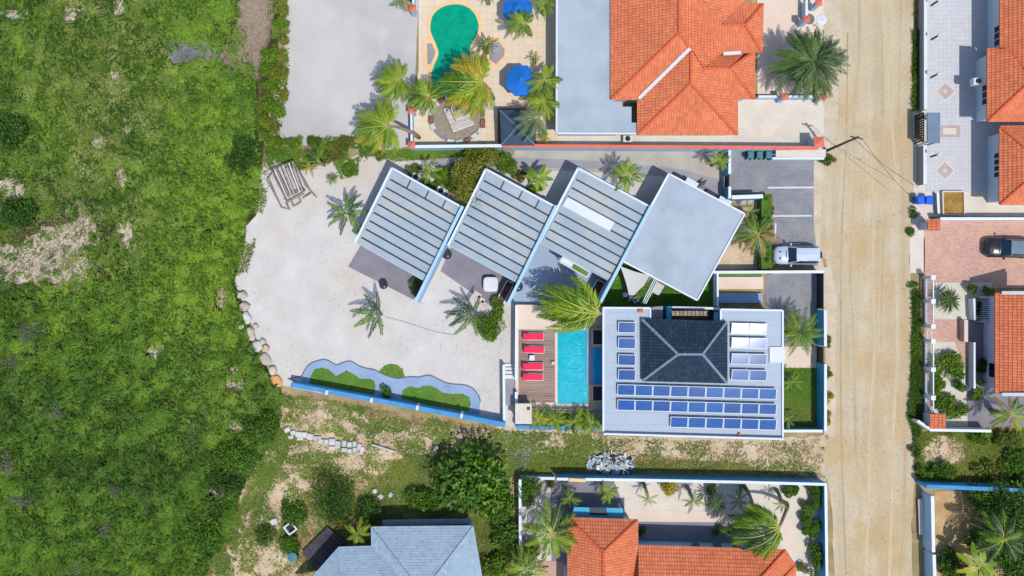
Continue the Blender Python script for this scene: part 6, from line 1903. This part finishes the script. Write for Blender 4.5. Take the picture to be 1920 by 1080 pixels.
# right gardens
shrub('bushy green plant in the fenced garden, upper', 1777, 684, 33, 24, 1.2, 'lime', .9, .22)
shrub('bushy green plant at the left of the fenced garden', 1758, 725, 13, 38, 1.0, 'lime', .8, .2)
shrub('bushy green plant in the fenced garden, lower', 1782, 764, 34, 18, 1.1, 'lime', .9, .22)
shrub('green plant by the pale stones of the fenced garden', 1800, 712, 11, 28, .9, 'mid', .7, .2)
shrub('yellow-green bush by the house porch, left one', 1826, 543, 12, 10, 1.4, 'olive', .9, .2)
shrub('yellow-green bush by the house porch, right one', 1858, 541, 12, 9, 1.4, 'lime', .8, .2)
shrub('dark hedge strip under the lilac house wall, upper', 1840, 575, 7, 28, .9, 'dark', .9, .18)
shrub('dark hedge strip under the lilac house wall, lower', 1840, 690, 7, 50, .9, 'dark', .9, .18)
shrub('low lime plant at the lower end of the dark hedge strip', 1832, 738, 12, 12, .9, 'lime', .7, .18)
shrub('dark green tree over the blue wall of the sandy yard', 1872, 950, 36, 40, 3.2, 'dark', .8, .26, 'trees', 'tree', 'tree')
shrub('dark green tree at the right edge of the sandy yard', 1920, 985, 36, 55, 3.4, 'dark', .7, .26, 'trees', 'tree', 'tree')
shrub('bright green tree over the blue yard wall, left of the dark tree', 1846, 930, 26, 24, 2.6, 'tree', .9, .3, 'trees', 'tree', 'tree')
shrub('bright green tree at the right end of the blue yard wall', 1908, 928, 26, 26, 2.6, 'tree', .9, .3, 'trees', 'tree', 'tree')
shrub('broad green tree between the yard palms', 1895, 1040, 30, 26, 2.4, 'tree', .9, .34, 'trees', 'tree', 'tree')
shrub('dark bush at the bottom right corner of the yard', 1905, 1060, 36, 34, 2.2, 'dark', .7, .24)
shrub('dark leafy bush in the middle of the sandy yard', 1838, 1010, 30, 22, 1.8, 'dark', .8, .24)
shrub('dark leafy bush at the bottom of the sandy yard', 1795, 1075, 34, 22, 1.6, 'mid', .8, .24)
shrub('dark bush along the inside of the yard gate wall', 1775, 1050, 18, 30, 1.6, 'dark', .7, .22)
shrub('green hedge bush north of the yard wall, left', 1745, 885, 24, 12, 1.1, 'mid', .8, .2)
shrub('green hedge bush north of the yard wall, right', 1782, 883, 26, 16, 1.3, 'mid', .8, .2)
shrub('low weed bush on the right road edge by the grass field', 1718, 845, 9, 16, .8, 'mid', .8, .18)
shrub('small bush beside the road below the bins canopy', 1553, 298, 16, 10, .7, 'mid', .9, .16)
for i, (x, y, rx, ry) in enumerate(((1716, 398, 7, 10), (1709, 430, 7, 14), (1712, 535, 6, 7))):
    shrub(['small verge weed below the blue bins', 'small verge weed by the orange tiled pillar', 'small verge weed at the fence end'][i], x, y, rx, ry, .5, 'mid', .7, .15, 'verge weeds')
for i, (x, y, rx, ry, pl) in enumerate(((1554, 700, 7, 16, 'olive'), (1554, 745, 6, 14, 'yellow'), (1555, 785, 6, 16, 'yellow'), (1553, 640, 5, 12, 'olive'))):
    shrub(['green weed outside the lower teal wall, top', 'yellow weed outside the lower teal wall, middle', 'yellow weed outside the lower teal wall, bottom', 'small weed outside the upper teal wall'][i], x, y, rx, ry, .5, pl, .7, .15, 'weeds along the teal wall')
# grey leafless bushes in the scrub
DB = [(62, 625, 26, 22, 'grey leafless bush in the middle left scrub'), (30, 940, 30, 12, 'wide grey leafless bush low in the left scrub'), (14, 868, 14, 22, 'grey leafless bush at the left edge'), (222, 920, 26, 16, 'grey leafless bush in the lower scrub'), (362, 820, 14, 20, 'grey leafless bush near the stone edging'), (130, 1070, 26, 12, 'grey leafless bush at the bottom left'), (20, 690, 18, 30, 'pale twiggy bush at the left edge'), (100, 775, 22, 12, 'pale twiggy bush in the lower left scrub'), (192, 995, 14, 8, 'small grey bush in the lower scrub')]
for (x, y, rx, ry, lb) in DB:
    shrub(lb, x, y, rx, ry, 1.5, 'dead', .35, .34, 'leafless grey bushes', 'dead_bush', 'bush', elong=9)
# darker bushy trees of the left scrub edge
for (x, y, rx, ry, h, pl, lb) in [(490, 800, 34, 30, 2.0, 'mid', 'leafy bush at the scrub edge below the garden wall end'), (440, 862, 40, 30, 2.2, 'mid', 'leafy bush left of the block row'), (20, 250, 26, 34, 1.8, 'dark', 'dark bush at the left edge above the bare patch'), (30, 400, 34, 26, 1.8, 'dark', 'dark bush just above the bare patch'), (452, 290, 26, 40, 1.2, 'dark', 'dark bush between the scrub and the broken pergola'),
                                  (420, 905, 30, 26, 1.6, 'dark', 'dark bush at the right margin of the lower scrub'), (385, 990, 34, 36, 1.6, 'mid', 'leafy bush at the bottom right of the scrub'), (550, 965, 26, 22, 1.0, 'mid', 'leafy shrub above the tilted white frame'), (545, 1020, 22, 18, .9, 'mid', 'leafy shrub below the tilted white frame'), (497, 1005, 20, 16, .8, 'mid', 'small leafy shrub left of the tilted frame')]:
    shrub(lb, x, y, rx, ry, h, pl, .7, .24, 'scrub bushes', 'bush', 'bush')

# ------------------------------------------------------------------ ground cover
SP = [(0.0519, 0.1146, 0.0204), (0.1148, 0.2237, 0.0256), (0.1779, 0.3179, 0.0309), (0.2871, 0.4196, 0.0409)]
OL = [(0.0728, 0.1216, 0.0227), (0.1378, 0.1944, 0.0356), (0.2106, 0.2592, 0.0568), (0.3564, 0.3402, 0.1296), (0.5508, 0.4698, 0.2916)]
DRY = [(0.0938, 0.125, 0.025), (0.175, 0.1875, 0.0438), (0.3125, 0.275, 0.1), (0.45, 0.3625, 0.1875)]
LAWN = [(0.0655, 0.1777, 0.0262), (0.0935, 0.2431, 0.0337), (0.1403, 0.2899, 0.0411), (0.2431, 0.3179, 0.0561)]
def patch(lo, s, sc=26):
    return lambda x, y: np.clip((fbm(x / sc, y / sc, s) + .25 * fbm(x / 9, y / 9, s + 3) - .125 - lo) * 12, 0, 1)
BARE = [(130, 28, 28, 16), (30, 28, 42, 11), (238, 228, 10, 26), (225, 15, 14, 18), (215, 146, 11, 16), (185, 266, 14, 14), (20, 355, 26, 22), (228, 335, 12, 22), (235, 440, 14, 42), (350, 95, 40, 24), (440, 722, 18, 14), (296, 660, 18, 14), (410, 920, 22, 12), (362, 104, 48, 20), (440, 800, 16, 10), (70, 484, 165, 72), (140, 430, 95, 38), (440, 700, 10, 16), (418, 560, 12, 22), (470, 60, 36, 80), (430, 105, 28, 24), (120, 645, 6, 8)]
def bare_mask(px, py):
    m = np.ones(len(px))
    wob = (fbm(px / 9, py / 9, 3) - .5) * 2.2
    for (cx, cy, rx, ry) in BARE:
        d = np.sqrt(((px - cx) / rx) ** 2 + ((py - cy) / ry) ** 2) + wob
        m *= np.clip((d - .55) * 1.3, .06, 1)
    return m
# the scrub is a field of rounded bush tops: one height and one tone per top
GX, GY = 160 * 2, 310 * 2
GH = np.zeros((GY, GX), np.float32); GT = np.full((GY, GX), .4, np.float32)
def _cell(px, py):
    return np.clip(((py + 80) / 2).astype(int), 0, GY - 1), np.clip(((px + 80) / 2).astype(int), 0, GX - 1)
for k in range(2600):
    cx, cy = random.uniform(-75, 535), random.uniform(-65, 1140)
    low = min(1.0, max(.22, (cy - 380) / 300)) if cx < 380 else max(.45, min(1.0, (cy - 100) / 500))
    r = random.uniform(9, 20) + 14 * low * random.random() ** 1.5
    hh = r / 20 * random.uniform(.35, .75) * (.35 + .75 * low)
    tn = random.gauss(0, .07)
    i0, i1 = int((cy - r + 80) / 2), int((cy + r + 80) / 2) + 1
    j0, j1 = int((cx - r + 80) / 2), int((cx + r + 80) / 2) + 1
    i0, j0 = max(0, i0), max(0, j0); i1, j1 = min(GY, i1), min(GX, j1)
    if i1 <= i0 or j1 <= j0: continue
    yy, xx = np.mgrid[i0:i1, j0:j1]
    wob = vnoise(xx * .35, yy * .35, k) * .5
    d2 = (((xx * 2 - 80 - cx) / r) ** 2 + ((yy * 2 - 80 - cy) / (r * random.uniform(.75, 1.2))) ** 2) * (.75 + wob)
    v = hh * np.clip(1 - d2, 0, 1) ** .75
    m = v > GH[i0:i1, j0:j1]
    GH[i0:i1, j0:j1][m] = v[m]; GT[i0:i1, j0:j1][m] = tn
def scrub_h(px, py):
    i, j = _cell(px, py)
    return GH[i, j] * np.clip((532 - px) / 50, .1, 1) + .10 * fbm(px / 9, py / 9, 4, 2)
def scrub_tone(px, py):
    i, j = _cell(px, py)
    t = .46 + GT[i, j] + (fbm(px / 110, py / 110, 31) - .5) * .7 - .10 * np.clip((py - 600) / 120, 0, 1) + (fbm(px / 24, py / 24, 17) - .5) * .35
    t += .16 * np.exp(-((px - 400) / 80) ** 2) * (py < 640) + .22 * np.exp(-(((px - 400) / 60) ** 2 + ((py - 540) / 60) ** 2)) + .25 * np.exp(-(((px - 430) / 50) ** 2 + ((py - 760) / 60) ** 2)) + .25 * np.exp(-(((px - 90) / 60) ** 2 + ((py - 240) / 60) ** 2))
    return t
SCRUB = [(-70, -60), (450, -60), (452, 40), (480, 130), (478, 250), (490, 300), (484, 370), (458, 420), (452, 480), (436, 530), (452, 580), (470, 640), (498, 700), (528, 735), (520, 800), (480, 860), (450, 930), (440, 1000), (400, 1050), (360, 1140), (-70, 1140)]
def up_mask(px, py):
    gap = np.clip((fbm(px / 17, py / 17, 77, 3) - .28) * 14, .12, 1)
    return bare_mask(px, py) * gap
def olive_zone(px, py):
    z_ = np.exp(-(((px - 190) / 130) ** 2 + ((py - 150) / 190) ** 2)) + .9 * np.exp(-(((px - 150) / 130) ** 2 + ((py - 420) / 80) ** 2)) + .4 * np.exp(-(((px - 430) / 60) ** 2 + ((py - 760) / 60) ** 2))
    return np.clip(z_, 0, 1)
blades('scrub_grass', SCRUB, 290, .34, .068, .05, SP, 1, scrub_h, .02, follow=True, mask=up_mask, tonef=scrub_tone, label='dense green scrub and grass covering the left field')
blades('scrub_dry_grass', SCRUB, 120, .34, .05, .08, OL, 2, scrub_h, .05, follow=True, mask=lambda x, y: olive_zone(x, y) * np.clip(bare_mask(x, y) + .10, 0, 1), tonef=lambda x, y: fbm(x / 30, y / 30, 40) * .9 + .05, label='olive and dry grass over the upper left field')
blades('scrub_twigs', SCRUB, 26, .5, .11, .22, [(0.031, 0.0775, 0.0124), (0.0697, 0.155, 0.0186), (0.1395, 0.2558, 0.0232)], 8, scrub_h, .12, mask=lambda x, y: bare_mask(x, y) * (fbm(x / 20, y / 20, 50) > .48), tonef=scrub_tone, label='taller leafy tufts rising through the scrub')
blades('dry_twigs', [(-60, 400), (195, 400), (180, 540), (-60, 560)], 60, .25, .03, .03, [(.30, .24, .17), (.42, .33, .24), (.16, .12, .08)], 12, None, .03, label='dry twigs scattered on the bare patch')
blades('dead_brush', [(446, -50), (512, -50), (508, 50), (486, 110), (478, 150), (446, 150), (404, 112), (404, 88), (436, 78), (444, 30)], 240, .5, .05, .10, [(.16, .11, .075), (.32, .24, .17), (.46, .37, .28), (.24, .21, .19)], 41, None, .02, dirmix=.3, label='heap of brown dead brush beside the shrub belt')
blades('grey_brush', [(312, 92), (335, 72), (362, 84), (412, 90), (414, 118), (360, 124), (322, 120)], 420, .45, .05, .10, [(.14, .15, .16), (.26, .27, .29), (.38, .36, .34)], 42, None, .02, dirmix=.3, label='heap of grey dead brush in the upper scrub')
blades('edge_grass', [(466, 296), (506, 300), (502, 340), (496, 380), (480, 428), (474, 470), (462, 508), (456, 545), (470, 590), (486, 640), (505, 690), (488, 690), (455, 600), (430, 535), (438, 480), (452, 420), (470, 370), (474, 330)], 150, .3, .06, .10, OL[:3] + SP[1:3], 46, None, .0, mask=patch(.46, 98, 18), label='ragged grass edge spilling onto the sand garden')
blades('edge_grass', [(470, 840), (520, 800), (560, 820), (520, 880), (490, 950), (480, 1010), (440, 1060), (410, 1140), (350, 1140), (400, 1040), (430, 990), (445, 930)], 150, .3, .06, .10, OL[:3] + SP[1:3], 47, None, .0, mask=patch(.44, 99, 22), label='ragged weeds between the scrub and the dry ground')
# lower scrub
LOW = [(528, 738), (640, 756), (760, 778), (950, 806), (1130, 815), (1130, 845), (1100, 885), (960, 890), (965, 1140), (400, 1140), (405, 1060), (450, 950), (480, 870), (525, 800)]
def low_mask(x, y):
    m = patch(.40, 60)(x, y)
    for (cx, cy, rx, ry) in ((585, 785, 55, 26), (560, 840, 40, 16), (520, 910, 30, 22), (470, 980, 26, 40), (740, 820, 60, 12), (640, 870, 50, 18), (980, 860, 28, 26), (735, 852, 36, 14), (500, 1040, 40, 40), (720, 770, 30, 10)):
        d = np.sqrt(((x - cx) / rx) ** 2 + ((y - cy) / ry) ** 2) + (fbm(x / 12, y / 12, 3) - .5)
        m = m * np.clip((d - .45) * 2.2, .08, 1)
    for (cx, cy, rx, ry) in ((940, 1040, 60, 80), (480, 905, 36, 26), (600, 880, 46, 22), (830, 870, 60, 28), (780, 930, 110, 30)):
        d = np.sqrt(((x - cx) / rx) ** 2 + ((y - cy) / ry) ** 2)
        m = np.maximum(m, np.clip((1.2 - d) * 2, 0, 1))
    return m
blades('weed_grass', LOW, 150, .26, .055, .08, [(0.0697, 0.1356, 0.0232), (0.1279, 0.2325, 0.031), (0.2093, 0.3003, 0.0387), (0.3487, 0.3294, 0.0775)], 14, None, .0, mask=low_mask, tonef=lambda x, y: fbm(x / 45, y / 45, 61) * 1.1 - .05, label='patchy weeds and grass on the dry ground below the garden wall')
blades('straw_grass', LOW, 90, .24, .035, .05, DRY, 15, None, .0, mask=patch(.40, 71, 40), label='dry straw on the ground below the garden wall')
STRIP = [(955, 812), (1130, 812), (1140, 822), (1468, 828), (1545, 822), (1545, 898), (1400, 890), (1200, 886), (955, 886)]
def strip_mask(x, y):
    g = np.clip((y - 862) / 12, 0, 1) * (x > 1180) * np.clip((1530 - x) / 30, 0, 1) + np.exp(-(((x - 1060) / 70) ** 2 + ((y - 868) / 16) ** 2)) * 1.2
    return np.clip(g * .8 + .45 * patch(.50, 80, 22)(x, y), 0, 1)
blades('track_grass', STRIP, 140, .24, .055, .10, [(0.062, 0.124, 0.0186), (0.124, 0.2093, 0.0248), (0.186, 0.2635, 0.031), (0.31, 0.31, 0.093)], 16, None, 0, mask=strip_mask, label='green grass band along the dry track beside the blue wall')
blades('track_straw', STRIP, 90, .22, .035, .05, DRY, 17, None, 0, mask=patch(.42, 81, 30), label='straw scattered along the dry track')
FIELD = [(1716, 812), (1990, 800), (1990, 912), (1740, 902), (1716, 890)]
def field_mask(x, y):
    d = np.sqrt(((x - 1768) / 46) ** 2 + ((y - 848) / 30) ** 2) + (fbm(x / 10, y / 10, 3) - .5) * .6
    return np.clip((d - .8) * 4, 0, 1)
for i_, (x_, y_, rx_, ry_, pl_) in enumerate(((1850, 880, 26, 14, 'olive'), (1905, 868, 30, 22, 'mid'), (1890, 825, 34, 14, 'olive'), (1838, 822, 24, 10, 'lime'), (1925, 900, 24, 14, 'dark'))):
    shrub('rough bush in the lower right grass field, ' + ['left one by the wall', 'large one at the right', 'upper olive one', 'upper lime one', 'dark one at the wall end'][i_], x_, y_, rx_, ry_, 1.0, pl_, .8, .22, 'bushes in the grass field')
blades('field_straw', FIELD, 70, .28, .04, .08, DRY, 44, None, 0, mask=patch(.42, 97, 30), label='dry straw in the lower right grass field')
blades('field_grass', FIELD, 260, .3, .06, .12, [(0.0775, 0.124, 0.0186), (0.1318, 0.2015, 0.0248), (0.2015, 0.2558, 0.0341), (0.2945, 0.2945, 0.0775)], 18, None, 0, mask=field_mask, label='yellow-green grass field at the lower right')
VERGE = [(1711, 56), (1722, 56), (1722, 206), (1709, 206)]
blades('verge_grass', VERGE, 420, .26, .06, .3, [(0.0465, 0.1162, 0.0155), (0.093, 0.2015, 0.0186), (0.155, 0.2635, 0.0232)], 19, None, 0, label='bright green grass verge beside the grey street wall')
VERGE2 = [(1709, 545), (1722, 540), (1726, 800), (1712, 830), (1702, 780), (1708, 640)]
blades('verge_grass', VERGE2, 360, .26, .06, .3, [(0.0388, 0.1008, 0.0155), (0.0775, 0.1705, 0.0186), (0.1318, 0.2325, 0.0232)], 20, None, 0, label='green weeds on the verge along the baluster fence')
blades('verge_grass', [(1712, -20), (1722, -20), (1722, 56), (1712, 56)], 160, .2, .05, .15, OL, 22, None, 0, label='thin dry grass at the top of the verge')
TOPG = [(490, 256), (690, 256), (710, 285), (690, 300), (640, 335), (620, 300), (560, 318), (500, 306)]
blades('creeper', TOPG, 260, .24, .07, .10, [(0.0697, 0.155, 0.0186), (0.1162, 0.2402, 0.0217), (0.186, 0.2945, 0.031)], 23, None, 0, mask=patch(.36, 90, 22), label='low green creepers between the white lot and the sand garden')
TOPL = [(712, 283), (775, 281), (945, 280), (944, 290), (870, 292), (800, 300), (745, 303), (715, 298)]
BELT = [(484, -40), (540, -40), (536, 70), (540, 120), (532, 210), (520, 262), (484, 262), (478, 200), (484, 110), (512, 60)]
blades('creeper', BELT, 240, .24, .07, .12, [(.09, .15, .02), (.14, .22, .024), (.20, .27, .04)], 33, None, 0, mask=patch(.40, 91, 16), label='low olive creepers under the shrub belt')
blades('lawn_grass', TOPL, 420, .16, .05, .08, [(0.093, 0.2015, 0.0186), (0.1395, 0.279, 0.0217), (0.2015, 0.3255, 0.031)], 24, None, 0, label='bright lawn strip below the pale garden wall')
for b in (BED1, BED2, BED3):
    blades('lawn_grass', b, 110, .12, .04, .015, LAWN, 25, None, .02, tonef=lambda x, y: .3 + (fbm(x / 14, y / 14, 5) - .5) * .6 + .5 * np.clip((y - 728) / 30, 0, 1) * fbm(x / 20, y / 20, 6), dirmix=1.0, label='short turf of a curved lawn bed')
blades('lawn_grass', [(1467, 690), (1536, 690), (1536, 802), (1467, 802)], 420, .16, .045, .08, LAWN + [(.2, .2, .06)], 26, None, .02, tonef=lambda x, y: .2 + .6 * fbm(x / 22, y / 22, 7) + .3 * np.clip((y - 735) / 40, 0, 1), dirmix=1.0, label='mown lawn with a dry centre inside the teal walls')
blades('lawn_grass', [(1142, 528), (1165, 486), (1310, 558), (1340, 512), (1344, 574), (1130, 574)], 300, .1, .035, .05, [(.055, .16, .014), (.075, .20, .018)], 27, None, .02, dirmix=1.0, label='artificial turf around the shade sail')
blades('sand_debris', GARDEN, 5.0, .1, .05, .02, [(.12, .09, .05), (.3, .24, .16)], 28, None, .006, mask=patch(.52, 95, 40), label='scattered dry leaves on the sand garden')
blades('sand_debris', [(1535, 250), (1720, 250), (1720, 1080), (1555, 1080)], 3.5, .10, .05, .02, [(.12, .09, .05), (.3, .24, .16)], 29, None, .008, mask=patch(.5, 96, 40), label='scattered pebbles and leaves on the dirt road')
